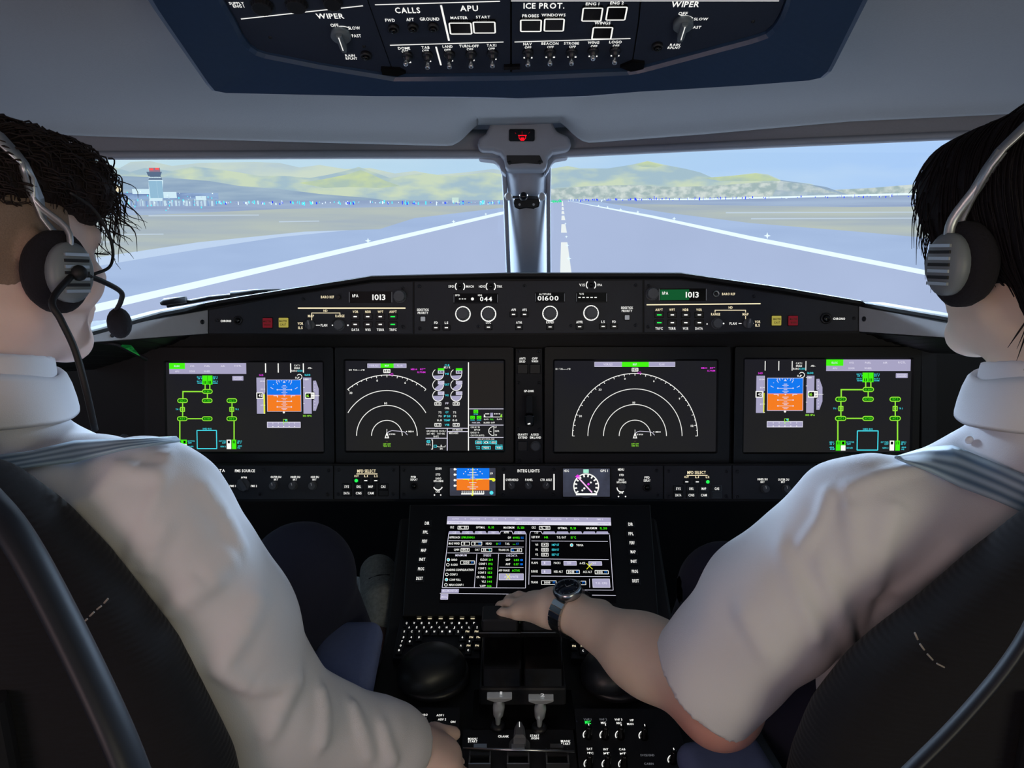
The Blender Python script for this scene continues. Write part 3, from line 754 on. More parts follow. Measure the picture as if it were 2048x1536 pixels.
# left display control panel
lp = module('display_control_panel', 'left glareshield control panel with amber lettering and black display window', 'control panel', G,
            [(418, 667), (418, 620), (560, 594), (745, 566), (826, 563), (826, 668)], screws=[(435, 641), (607, 599), (806, 577), (806, 654), (820, 560 + 6)][:4])
rp = module('display_control_panel', 'right glareshield control panel with green display window', 'control panel', G,
            [(1288, 665), (1288, 560), (1361, 560), (1558, 588), (1716, 612), (1716, 662)], screws=[(1297, 572), (1296, 654), (1507, 593), (1707, 637)])
fc = module('autopilot_control_panel', 'centre glareshield autopilot panel with four white ringed knobs', 'control panel', G,
            [(829, 668), (829, 563), (1285, 560), (1285, 665)], screws=[(831 + 8, 573), (840, 657), (957, 653), (1049, 572), (1142, 652), (1271, 571), (1271, 651)])
def dcp(t, L):
    X = (lambda x: x) if L else (lambda x: x)
    k = Ink(MP, 0.0005); c = E_c
    if L:
        k.text('BARO REF', 655, 594, 26, 5, c); k.rect(596, 615, 811, 617.6, c); k.text('ND', 651, 621.5, 8, 4.5, c)
        k.line([(623.5, 642), (623.5, 626), (680, 626), (680, 631)], 1.3, c); k.text('MAP', 622, 632, 12, 5, c); k.text('RANGE', 680, 632, 18, 5, c)
        k.text('VOR', 601, 647, 11, 5, c); k.text('ILS', 601, 655.5, 9, 5, c); k.text('PLAN', 648, 650.5, 13, 5, E_w); k.line([(632, 650.5), (640, 650.5)], 1.2, E_w)
        k.disc(665, 650.5, 1.3, E_w); k.disc(696, 650.5, 1.6, E_w); k.text('CHRONO', 452, 642, 21, 4.2, E_w)
        cols = (711, 736, 761, 786); ty, d1, d2, by = 623.5, 633.5, 649, 659.5; gi = 3; TT = ('VOR', 'NDB', 'WPT', 'ARPT'); BT = ('DATA', 'WXR', 'TERR', 'TRFC')
    else:
        k.text('BARO REF', 1457, 588, 26, 4.6, c); k.line([(1293, 609.6), (1521, 607.4)], 2.2, c); k.text('ND', 1461, 615, 8, 4.5, c)
        k.line([(1430, 625), (1430, 620.5), (1491, 620.5), (1491, 625)], 1.3, c); k.text('RANGE', 1431, 628.5, 18, 5, c); k.text('MAP', 1491, 628.5, 12, 5, c); k.line([(1491, 632), (1491, 640)], 1.3, c)
        k.text('PLAN', 1466, 647, 14, 5, E_w); k.line([(1477, 647), (1483, 647)], 1.2, E_w); k.line([(1503, 647), (1507, 647)], 1.2, E_w); k.disc(1414, 648, 1.3, E_w); k.disc(1447, 647, 1.6, E_w)
        k.text('VOR', 1515, 643.5, 11, 5, c); k.text('ILS', 1515, 650.5, 9, 5, c); k.text('CHRONO', 1678, 637.5, 24, 4.2, E_w)
        cols = (1318, 1344, 1371, 1398); ty, d1, d2, by = 619.5, 630, 645.5, 657; gi = 0; TT = ('ARPT', 'WPT', 'NDB', 'VOR'); BT = ('TRFC', 'TERR', 'WXR', 'DATA')
    for i, x in enumerate(cols):
        k.text(TT[i], x, ty, 3.7 * len(TT[i]), 4.6, c); k.text(BT[i], x, by, 3.7 * len(BT[i]), 4.8, E_w)
    k.obj('lettering', t)
    for i, x in enumerate(cols):
        for y in (d1, d2):
            button(MP, x - 8, y - 5, x + 8, y + 5, 0.0025, t, M_kdark, 'push_button')
            k = Ink(MP, 0.0028); g = i == gi
            k.rect(x - (4.5 if g else 3.4), y - 1.2, x + (4.5 if g else 3.4), y + 1.2, E_g if g else E_w); k.obj('lit_dash', t, 'green lit dash' if g else None)
    if L:
        k = Ink(MP, 0.0005)
        w0, w1, y0, y1 = 699, 784, 583, 606
        knob_round(MP, 800, 593, 11.5, 0.012, t, M_knob); knob_round(MP, 678, 595, 4.5, 0.006, t, M_kdark, rib=False)
        knob_wing(MP, 621, 650, 10, 0.012, t, 8, M_knob, E_dim); knob_round(MP, 679, 650, 10, 0.010, t, M_knob)
        jack(MP, 477, 641, 8.5, t, name='chrono_button')
    else:
        w0, w1, y0, y1 = 1318, 1412, 577, 602
        knob_round(MP, 1304, 588, 11.5, 0.012, t, M_knob); jack(MP, 1431, 588, 6.5, t, name='baro_knob', ringm=M_metal)
        knob_round(MP, 1433, 647, 10, 0.010, t, M_knob); knob_wing(MP, 1495, 647, 10, 0.012, t, -5, M_knob, E_dim)
        jack(MP, 1651, 637, 11, t, name='chrono_button')
    a0, b0 = MP.m(w0, y1); a1, b1 = MP.m(w1, y0); mb = MB(MP.w)
    mb.rect(a0, b0, a1, b1, 0, 0.0012, M_gloss, r=0.001); win = mb.obj('display_window', t)
    k = Ink(MP, 0.0016)
    if not L: k.poly([(1320, 579.5), (1378, 579), (1378, 600), (1320, 600.5)], em('lcd_green', (22, 92, 50), 0.9)); k.up()
    k.line([(w0, y0 + 1), (w0, y1 - 1)], 1.0, E_dim); k.line([(w1, y0 + 1), (w1, y1 - 1)], 1.0, E_dim)
    k.text('hPA', w0 + 12, (y0 + y1) / 2 - 3, 12, 6, E_w); k.text('1013', 758 if L else 1384, 594.5 if L else 589.5, 26, 11, E_w)
    k.obj('readout', win)
    for (x, y, m_, mt, l1, l2) in (((536, 646, M_redb, E_rdl, 'MASTER', 'WARN'), (568, 645.5, M_yel, E_yel, 'MASTER', 'CAUT')) if L else ((1552, 641.5, M_yel, E_yel, 'MASTER', 'CAUT'), (1585, 641.5, M_redb, E_rdl, 'MASTER', 'WARN'))):
        s_ = 9; o = button(MP, x - s_, y - s_ - .5, x + s_, y + s_ + .5, 0.005, t, mt, 'warning_light', label=('yellow square' if mt is E_yel else 'red square') + ' master light')
        k = Ink(MP, 0.0055); k.text(l1, x, y - 3, 15, 4, M_yt); k.text(l2, x, y + 4, 12, 4, M_yt); k.obj('lettering', o)
dcp(lp, True); dcp(rp, False)

# autopilot panel
k = Ink(MP, 0.0005)
for (s_, u, v, w_, h_) in (('SPD', 902.5, 573, 11, 4.5), ('MACH', 940, 573, 15, 4.5), ('HDG', 964, 573, 12, 4.5), ('TRK', 999, 573, 11, 4.5), ('V/S', 1164, 570, 11, 5), ('FPA', 1199.5, 570, 9, 4.5),
    ('FD', 872, 645.5, 7, 4.5), ('LS', 893, 645.5, 7, 4.5), ('LOC', 977, 645, 10, 4.5), ('AP1', 1027, 619.5, 9, 4.5), ('AP2', 1049, 619.5, 9, 4.5), ('A/THR', 1038, 645, 12, 4.5),
    ('EXPED', 1100, 644.5, 15, 4.5), ('APPR', 1159, 644, 13, 5), ('LS', 1206, 643.5, 7, 4.8), ('FD', 1228, 643.5, 7, 4.8),
    ('SIDESTICK', 846, 619.5, 24, 4.4), ('PRIORITY', 846, 625.8, 21, 4.4), ('SIDESTICK', 1254, 615.5, 24, 4.4), ('PRIORITY', 1254, 621.8, 21, 4.4)):
    k.text(s_, u, v, w_, h_, E_w)
for u, v in ((920, 573), (981.5, 573), (1182, 570)):
    k.arc(u, v, 9.5, 135, 225, 1.8, E_w, 8); k.arc(u, v, 9.5, -45, 45, 1.8, E_w, 8)
k.obj('lettering', fc)
for u, v in ((920, 573), (981.5, 573), (1182, 570)): jack(MP, u, v, 6.5, fc, name='selector_button', ringm=M_screw)
for i, (u, v) in enumerate(((926, 628), (977, 628), (1100, 627), (1182, 626))):
    a, b = MP.m(u, v); q = MP.sx(u, v); mb = MB(MP.w)
    mb.lathe(a, b, [(15.5 * q, 0.0), (15.5 * q, 0.001), (12.6 * q, 0.001), (12.6 * q, 0.0)], 40, E_w, False); mb.obj('lit_ring', fc, label='white glowing ring around a knob')
    knob_round(MP, u, v, 11.8, 0.016, fc, M_knob)
for u, v in ((872, 655.5), (893, 655.5), (977, 654.5), (1027, 629), (1049, 629), (1038, 654.5), (1100, 654), (1159, 653.5), (1206, 653), (1228, 653)):
    o = button(MP, u - 6.5, v - 4.5, u + 6.5, v + 4.5, 0.0025, fc, M_kdark, 'push_button'); k = Ink(MP, 0.0029); k.rect(u - 3.2, v - 1, u + 3.2, v + 1, E_w); k.obj('lit_dash', o)
M_sq = em('soft_square', (150, 152, 158), 0.9)
for u, v in ((846, 638), (1254, 635)): button(MP, u - 4.5, v - 4.5, u + 4.5, v + 4.5, 0.003, fc, M_sq, 'priority_light')
for (x0, x1, y0, y1, items) in ((907, 996, 587, 607, [('SPD', 915, 590.5, 9, 3.4), ('---', 925, 598, 16, 1.6), ('HDG', 960, 590.5, 8, 3.4), ('044', 972, 598, 24, 8.5)]),
    (1070, 1130, 585, 605, [('ALTITUDE', 1090, 588.5, 24, 3.4), ('01600', 1096, 596.5, 42, 9)]), (1152, 1214, 585, 605, [('V/S', 1163, 588, 9, 3.4), ('-----', 1175, 595, 40, 1.6)])):
    a0, b0 = MP.m(x0, y1); a1, b1 = MP.m(x1, y0); mb = MB(MP.w); mb.rect(a0, b0, a1, b1, 0, 0.001, M_gloss, r=0.001); wn = mb.obj('display_window', fc)
    k = Ink(MP, 0.0014); k.line([(x0 + 1, y0 + 2), (x0 + 1, y1 - 2)], 0.8, E_dim); k.line([(x1 - 1, y0 + 2), (x1 - 1, y1 - 2)], 0.8, E_dim); k.line([(x0 + 1, y1 - 1), (x1 - 1, y1 - 1)], 0.5, M_screw)
    for s_, u, v, w_, h_ in items:
        if s_.startswith('-'):
            n = len(s_)
            for i in range(n): x = u - w_ / 2 + w_ * (i + .5) / n; k.rect(x - w_ / n * .3, v - h_ / 2, x + w_ / n * .3, v + h_ / 2, E_w)
        else: k.text(s_, u, v, w_, h_, E_w)
    if x0 == 907: k.disc(945, 598, 3, E_w)
    k.obj('readout', wn)
# ================================================================== overhead panel
OH = Plane(pY(1035, 150, 1.02), (1, -0.012, 0), (0, -1, 0.50))
# the panel is read from below: right axis x, "up" axis runs back over the pilots' heads; its face looks down
assert OH.n.z < 0 or True
oh = thing('overhead_panel', 'navy framed overhead switch panel at the top of the picture', 'overhead panel', OH.w(*OH.m(1035, 150)))
fo = [(230, -120), (305, 2), (345, 60), (415, 160), (424, 169), (436, 172), (650, 177), (900, 183), (1040, 186), (1180, 180), (1300, 168), (1500, 156), (1640, 145), (1656, 138), (1666, 126), (1730, 0), (1790, -120)]
fi = [(400, -120), (450, 0), (470, 34), (483, 62), (495, 80), (508, 93), (524, 101), (560, 108), (640, 124), (762, 144), (791, 149), (1040, 146), (1260, 137), (1289, 130), (1400, 100), (1500, 73), (1530, 63), (1549, 47), (1562, 24), (1571, 0), (1600, -120)]
M_ohf = mat('overhead_face', (40, 50, 70), 0.6, noise=0.1, scale=220, bump=0.1)
# frame: thick slab with the opening cut by building a ring of quads
def ring(P, A, B, h0, h1, m, name, parent, bev=0.0):
    def resam(L, n):
        Q = [Vector(P.m(*p)) for p in L]; d = [0]
        for a, b in zip(Q, Q[1:]): d.append(d[-1] + (b - a).length)
        out = []
        for i in range(n):
            t = d[-1] * i / (n - 1); j = max(k for k in range(len(d)) if d[k] <= t + 1e-9); j = min(j, len(Q) - 2)
            out.append(Q[j].lerp(Q[j + 1], (t - d[j]) / max(d[j + 1] - d[j], 1e-9)))
        return out
    n = 90; o = resam(A, n); i_ = resam(B, n); vs = []
    prof = []
    for k in range(n):
        a, b = o[k], i_[k]; e = (b - a); L = e.length; e = e / L
        q = [(a, h0), (a, h1 - 0.010), (a + e * 0.003, h1 - 0.003), (a + e * 0.010, h1), (b - e * 0.004, h1 - 0.006), (b, h1 - 0.010), (b, h0)]
        prof.append(q); vs += [P.w(x.x, x.y, h) for x, h in q]
    c = 7; fs = []
    for k in range(n - 1):
        for j in range(c - 1): fs.append([k * c + j, k * c + j + 1, (k + 1) * c + j + 1, (k + 1) * c + j])
    return mk(name, vs, fs, [m], parent, recalc=False, smooth=False)
# h is measured toward the viewer (down); the housing reaches back up to the ceiling
ring(OH, fo, fi, -0.16, 0.014, M_navy, 'frame', oh)
mb = MB(OH.w); mb.prism([OH.m(*p) for p in fi], -0.16, -0.002, M_black); mb.obj('well', oh)
PO = off(OH, 0.0008)
for nm, pts in (('left_panel', [(400, -120), (450, 0), (470, 34), (483, 62), (495, 80), (508, 93), (524, 101), (560, 108), (640, 124), (762, 143), (783, 137), (737, 7), (700, -120)]),
                ('centre_left_panel', [(704, -120), (739, 7), (785, 137), (800, 146), (1020, 144), (1020, -120)]),
                ('centre_right_panel', [(1024, -120), (1024, 144), (1262, 134), (1276, 40), (1290, -120)]),
                ('right_panel', [(1294, -120), (1279, 40), (1265, 130), (1289, 128), (1400, 98), (1500, 71), (1530, 61), (1547, 46), (1560, 24), (1569, 0), (1598, -120)])):
    mb = MB(OH.w); mb.prism(inset_poly([OH.m(*p) for p in pts][::-1] if False else [OH.m(*p) for p in pts], 0.0), -0.004, 0.0008, M_ohf); mb.obj('switch_plate', oh)
k = Ink(PO, 0.0004); W = E_w
for p in ([(482, 37.5), (726, 11)], [(750, 9), (1000, 2)], [(1022, 1.2), (1558, 1.2)], [(780, 90), (1007, 83.5)], [(1029, 83.5), (1261, 76.5)]): k.line(p, 2.4, W)
k.line([(882, 10), (898, 81)], 4, W); k.line([(872, 93), (882, 130)], 3.4, W)
for s_, u, v, w_, h_ in (('WIPER', 660, 31.5, 55, 10), ('OFF', 669, 50, 16, 6), ('SLOW', 708, 55.5, 24, 6), ('FAST', 713, 71, 18, 6), ('RAIN', 700, 110.5, 19, 4.5), ('RPLNT', 703, 116.5, 23, 4.5),
    ('CALLS', 815, 20, 50, 11), ('FWD', 780, 40, 19, 6), ('AFT', 820, 38.5, 15, 6), ('GROUND', 859, 37.5, 39, 6), ('APU', 938, 16, 36, 11), ('MASTER', 918, 35, 34, 5), ('START', 966, 33.5, 28, 5),
    ('ICE PROT.', 1088, 11, 82, 11), ('PROBES', 1061, 31, 33, 5.5), ('WINDOWS', 1107, 29.5, 48, 5.5), ('ENG 1', 1185, 7, 27, 5.5), ('ENG 2', 1234, 5.5, 27, 5.5), ('WINGS', 1205, 45.5, 32, 5.5),
    ('WIPER', 1371, 8, 56, 11), ('OFF', 1366, 26.5, 18, 6), ('SLOW', 1402, 37.5, 28, 5), ('FAST', 1392, 54, 20, 5), ('RAIN', 1350, 89, 20, 4.5), ('RPLNT', 1348, 95, 25, 4.5),
    ('SUPPLY', 473, 6, 30, 5), ('ENG 1', 477, 12, 22, 5),
    ('DOME', 808, 96, 24, 5), ('TAB', 851, 94.5, 16, 5), ('LAND', 895, 92.5, 20, 5), ('TURN-OFF', 938, 91.5, 39, 5), ('TAXI', 983, 90, 19, 5),
    ('NAV', 1055, 87.5, 17, 5), ('BEACON', 1100, 86.5, 34, 5), ('STROBE', 1143, 86, 30, 5), ('WING', 1187, 84.5, 23, 5), ('LOGO', 1231, 83.5, 25, 5)):
    k.text(s_, u, v, w_, h_, W)
for u, v in ((810, 102.5), (851, 101), (895, 99.5), (940, 98), (983, 97), (1056, 94.5), (1101, 93.5), (1145, 93), (1188, 92), (1232, 91)): k.text('OFF', u, v, 13, 4.5, W)
for u, v in ((819, 124), (859, 122), (903, 121), (946, 120), (990, 118), (1050, 115), (1062, 115), (1094, 114), (1107, 114), (1138, 113.5), (1150, 113.5), (1180, 112), (1192, 112), (1224, 111), (1236, 111)): k.rect(u - 3, v - 1.3, u + 3, v + 1.3, W)
k.obj('lettering', oh)
for u0, v0, u1, v1 in ((900, 40, 943, 64), (947, 38, 991, 62), (1040, 34, 1084, 59), (1087, 32, 1130, 58), (1162, 10, 1207, 38), (1210, 8, 1256, 36), (1182, 49, 1227, 74)):
    a0, b0 = PO.m(u0, v1); a1, b1 = PO.m(u1, v0); mb = MB(PO.w); mb.rect(a0, b0, a1, b1, 0, 0.003, M_gloss, r=0.002); o = mb.obj('push_button', oh)
    k = Ink(PO, 0.0034); k.frame(u0, v0, u1, v1, 3.0, W, 4); k.obj('lit_frame', o)
for u, v, r in ((787, 54, 11), (826, 52, 11), (866, 51, 11), (732, 108, 11), (1315, 90, 11)): jack(PO, u, v, r, oh, name='call_button')
for u, v, r in ((524, 8, 20), (593, 5, 20), (665, 0, 18)): knob_round(PO, u, v, r, 0.006, oh, M_kdark)
for u, v, ang in ((682, 66, 184), (1366, 44, 184)):
    a, b = PO.m(u, v - 0); q = PO.sx(u, v); mb = MB(PO.w); r = 20 * q; M_ok = mat('wiper_knob', (96, 108, 118), 0.5)
    mb.lathe(a, b, [(r, 0.0), (r, 0.006), (r * .85, 0.008)], 32, M_ok)
    mb.prism([(a - r * .3, b + r * .8), (a - r * .36, b - r * 1.1), (a - r * .24, b - r * 1.75), (a + r * .24, b - r * 1.75), (a + r * .36, b - r * 1.1), (a + r * .3, b + r * .8)], 0.006, 0.013, M_ok, inset=0.002)
    mb.prism([(a - r * .04, b + r * .75), (a - r * .04, b - r * 1.2), (a + r * .04, b - r * 1.2), (a + r * .04, b + r * .75)], 0.013, 0.0134, E_w)
    mb.obj('wiper_knob', oh)
    k = Ink(PO, 0.0004); k.arc(u + 1, v, 23, 35, 105, 2, W, 12, ry=14); k.obj('dial_arc', oh)
for (u, v, tu, tv) in ((815, 109, 811, 128), (855, 108, 855, 137), (899, 107, 899, 136), (942, 106, 942, 135), (985, 105, 985, 134), (1056, 103, 1056, 132), (1100, 102, 1100, 130), (1143, 102, 1143, 129), (1186, 100, 1186, 117), (1230, 99, 1229, 127)):
    a, b = PO.m(u, v); q = PO.sx(u, v); mb = MB(PO.w)
    mb.lathe(a, b, [(11 * q, 0), (11 * q, 0.003), (8 * q, 0.0045), (7 * q, 0.0045), (6 * q, 0.009), (4 * q, 0.010)], 20, M_screw)
    base = PO.w(a, b, 0.008); d = 0.022 if tv - v > 25 else 0.030
    sh = (PO.o + PO.n * d - EYE).dot(PO.n); r_ = ray(tu, tv); tip = EYE + r_ * (sh / r_.dot(PO.n))
    if (tip - base).length > 0.05: tip = base + (tip - base).normalized() * 0.03
    o = mb.obj('toggle_switch', oh); mb = MB(); mb.tube([base, base.lerp(tip, .5), tip - (tip - base) * .08, tip], [0.0014, 0.0022, 0.0030, 0.0016], 12, M_metal); mb.obj('lever', o)
for p in ([(762, 131), (800, 133), (812, 140), (795, 146), (765, 143)], [(1240, 128), (1266, 117), (1289, 120), (1286, 134), (1262, 137)], [(1008, 127), (1040, 126), (1040, 132), (1008, 133)]):
    mb = MB(OH.w); mb.prism([OH.m(*q) for q in p], 0, 0.005, M_gloss); mb.obj('latch', oh)
for u, v in ((541, 75), (728, 93), (1506, 43)): mb = MB(OH.w); screw(mb, PO, u, v, 4); mb.obj('screw', oh)
# ================================================================== main instrument panel
MI = Plane(pY(1056, 930, 1.52), (1, 0, 0), (0, 0.20, 1))
ip = thing('instrument_panel', 'black instrument panel frame holding the four flight displays', 'instrument panel', MI.w(*MI.m(1056, 930)))
mb = MB(MI.w); pts = [MI.m(*p) for p in [(120, 700), (200, 640), (1920, 640), (2000, 700), (2000, 935), (120, 935)]]
mb.prism(pts, -0.03, -0.012, M_black); mb.obj('frame_plate', ip)
for p in ([(290, 690), (322, 690), (322, 930), (290, 930)], [(1842, 690), (1872, 690), (1872, 930), (1842, 930)]): mb = MB(MI.w); mb.prism([MI.m(*q) for q in p], -0.012, 0.002, M_panel); mb.obj('side_column', ip)
M_scr = em('display_dark', (36, 36, 44), 0.75, (42, 42, 40), (4, 4, 4), 0.3, 0.7)
M_bez = mat('display_bezel', (6, 7, 10), 0.5, noise=0.1, scale=200, bump=0.06)
M_red2 = None
Cw = E_w; Cg = em('sym_green', (70, 245, 20), 1.0); Cgl = em('sym_green_pale', (150, 235, 60), 1.0); Cl = em('sym_lavender', (172, 168, 200), 0.95)
Cb = em('sym_sky', (20, 120, 240), 1.0); Co = em('sym_ground', (245, 125, 35), 1.0); Cc = em('sym_cyan', (70, 225, 240), 1.0); Cm = em('sym_magenta', (235, 60, 235), 1.0)
Cy = em('sym_yellow', (235, 240, 60), 1.0); Ck = em('sym_black', (14, 14, 18), 0.5); Clw = em('sym_soft', (225, 222, 240), 1.0)
def display(lab, bz, ac):
    t = thing('flight_display', lab, 'display', MI.w(*MI.m((bz[0] + bz[2]) / 2, bz[3])))
    a0, b0 = MI.m(bz[0], bz[3]); a1, b1 = MI.m(bz[2], bz[1]); c0, d0 = MI.m(ac[0], ac[3]); c1, d1 = MI.m(ac[2], ac[1]); mb = MB(MI.w)
    o = rrect(a0, b0, a1, b1, 0.006); i = rrect(c0, d0, c1, d1, 0.001); n = len(o)
    vs = [MI.w(x, y, -0.012) for x, y in o] + [MI.w(x, y, 0.004) for x, y in inset_poly(o, 0.001)] + [MI.w(x, y, 0.004) for x, y in inset_poly(i, -0.004)] + [MI.w(x, y, 0.0) for x, y in i]
    fs = [[l * n + j, l * n + (j + 1) % n, (l + 1) * n + (j + 1) % n, (l + 1) * n + j] for l in range(3) for j in range(n)]
    mb.add(vs, fs, M_bez); mb.obj('bezel', t)
    mb = MB(MI.w); mb.rect(c0 - .001, d0 - .001, c1 + .001, d1 + .001, -0.004, 0.0003, M_scr); s_ = mb.obj('screen', t)
    return t, s_
D1, S1 = display('leftmost flight display, bus diagram left of its artificial horizon', (300, 694, 668, 927), (336, 725, 645, 903))
D2, S2 = display('left centre flight display with compass arcs beside engine gauges', (672, 694, 1028, 926), (693, 722, 1007, 901))
D3, S3 = display('right centre flight display showing one wide compass arc', (1088, 693, 1461, 927), (1109, 722, 1433, 903))
D4, S4 = display('rightmost flight display, bus diagram right of its artificial horizon', (1465, 693, 1842, 929), (1487, 719, 1823, 904))

# --- zoom-frame converters (positions read from enlarged views)
def zf(ox, oy, s_, A=(1, 0, 1, 0)):
    return lambda x, y: ((ox + x / s_) * A[0] + A[1], (oy + y / s_) * A[2] + A[3])
def synoptic(S, z, K):
    k = Ink(MI, 0.0008, z); k.rect(105, 145, 955, 265, Cl); k.up(); k.rect(105, 145, 278, 210, Cg); k.up()
    for s_, x, y in (('ELEC', 190, 178), ('HYD', 360, 178), ('FUEL', 525, 178), ('AIR', 697, 178), ('F/CTL', 865, 176), ('APU', 192, 236), ('DOOR', 360, 236), ('WHEEL', 525, 236)): k.text(s_, x, y, 15 * len(s_), 18, Clw)
    k.obj('menu_bar', S, 'lavender menu strip with one green tab')
    k = Ink(MI, 0.0008, z); g = Cg
    k.rect(470, 282, 582, 335, g); k.rect(470, 335, 582, 382, g); k.up()
    for x in (490, 508, 545, 562): k.rect(x - 4, 342, x + 4, 374, Ck)
    k.line([(527, 285), (527, 380)], 3, Ck)
    for x in (502, 554): k.line([(x, 380), (x, 440)], 12, Cgl)
    k.line([(470, 460), (256, 460), (256, 535)], 13, Cgl); k.line([(527, 485), (527, 535)], 12, Cgl)
    k.line([(253, 585), (253, 735)], 12, Cgl); k.line([(799, 585), (799, 735)], 12, Cgl); k.line([(312, 760), (470, 760)], 12, Cgl)
    k.line([(222, 785), (222, 1000)], 13, Cgl); k.line([(822, 785), (822, 1000)], 13, Cgl); k.up()
    for s_, x, y in (('DC BAT', 527, 458), ('DC 1', 253, 560), ('DC ESS', 525, 560), ('DC 2', 798, 560), ('AC 1', 250, 760), ('AC ESS', 525, 760), ('AC 2', 797, 760)):
        k.rect(x - 58, y - 26, x + 58, y + 26, Cgl, 26); k.up(); k.rect(x - 49, y - 17, x + 49, y + 17, em('sym_dkgreen', (20, 110, 16), 0.8), 17); k.up(); k.text(s_, x, y, min(14 * len(s_), 72), 18, Cg); k.h -= 0.0005
    for x in (252, 797):
        k.frame(x - 26, 630, x + 26, 684, 10, Cgl, 6); k.frame(x - 9, 645, x + 9, 668, 4, Cgl)
    k.obj('bus_diagram', S, 'green electrical bus diagram')
    k = Ink(MI, 0.0010, z)
    for s_, x, y in (('BAT 1', 438, 298), ('28 V', 445, 316), ('BAT 1', 438, 346), ('NORM', 442, 366), ('BAT 2', 615, 298), ('28 V', 612, 316), ('BAT 2', 615, 346), ('NORM', 612, 366)): k.text(s_, x, y, 52, 15, Cc)
    k.text('TR 1', 195, 656, 40, 16, Cc); k.text('TR 2', 855, 656, 40, 16, Cc)
    k.frame(410, 885, 632, 1096, 10, Cc, 8); k.text('SHED BUS', 523, 871, 98, 16, Cc)
    for s_, x, y, w_ in (('EXT PWR', 348, 1008, 76), ('OFF', 332, 1028, 40), ('APU GEN', 340, 1068, 62), ('EXT PWR', 693, 1008, 76), ('OFF', 710, 1028, 40), ('GEN 2', 700, 1068, 60), ('GEN 2', 884, 1008, 50), ('115 V', 880, 1028, 46), ('400', 884, 1062, 46), ('HZ', 875, 1082, 30)): k.text(s_, x, y, w_, 15, Cc)
    if K: [k.text(s_, x, y, 46, 15, Cc) for s_, x, y in (('GEN 1', 160, 1008), ('115 V', 165, 1028), ('400', 160, 1062), ('HZ', 168, 1080))]
    k.obj('cyan_labels', S)
    k = Ink(MI, 0.0012, z)
    for x, a, b in ((225, Cg, 0), (275, Cg, 1), (765, Cw, 2), (822, Cg, 0)):
        k.rect(x - 24, 992, x + 24, 1096, a); k.up()
        if b == 0: k.rect(x - 12, 1002, x - 5, 1032, Ck); k.rect(x + 5, 1002, x + 12, 1032, Ck)
        if b == 1: k.rect(x - 24, 1042, x + 24, 1096, Cw); k.rect(x - 12, 1003, x + 12, 1032, Ck)
        if b == 2: k.rect(x - 12, 1003, x + 12, 1032, Ck)
        k.h -= .00025
    k.rect(803, 288, 925, 338, Cl, 5); k.up(); k.frame(818, 298, 910, 328, 4, Clw); k.text('CLOSE', 864, 313, 74, 15, Clw)
    k.obj('generator_blocks', S)
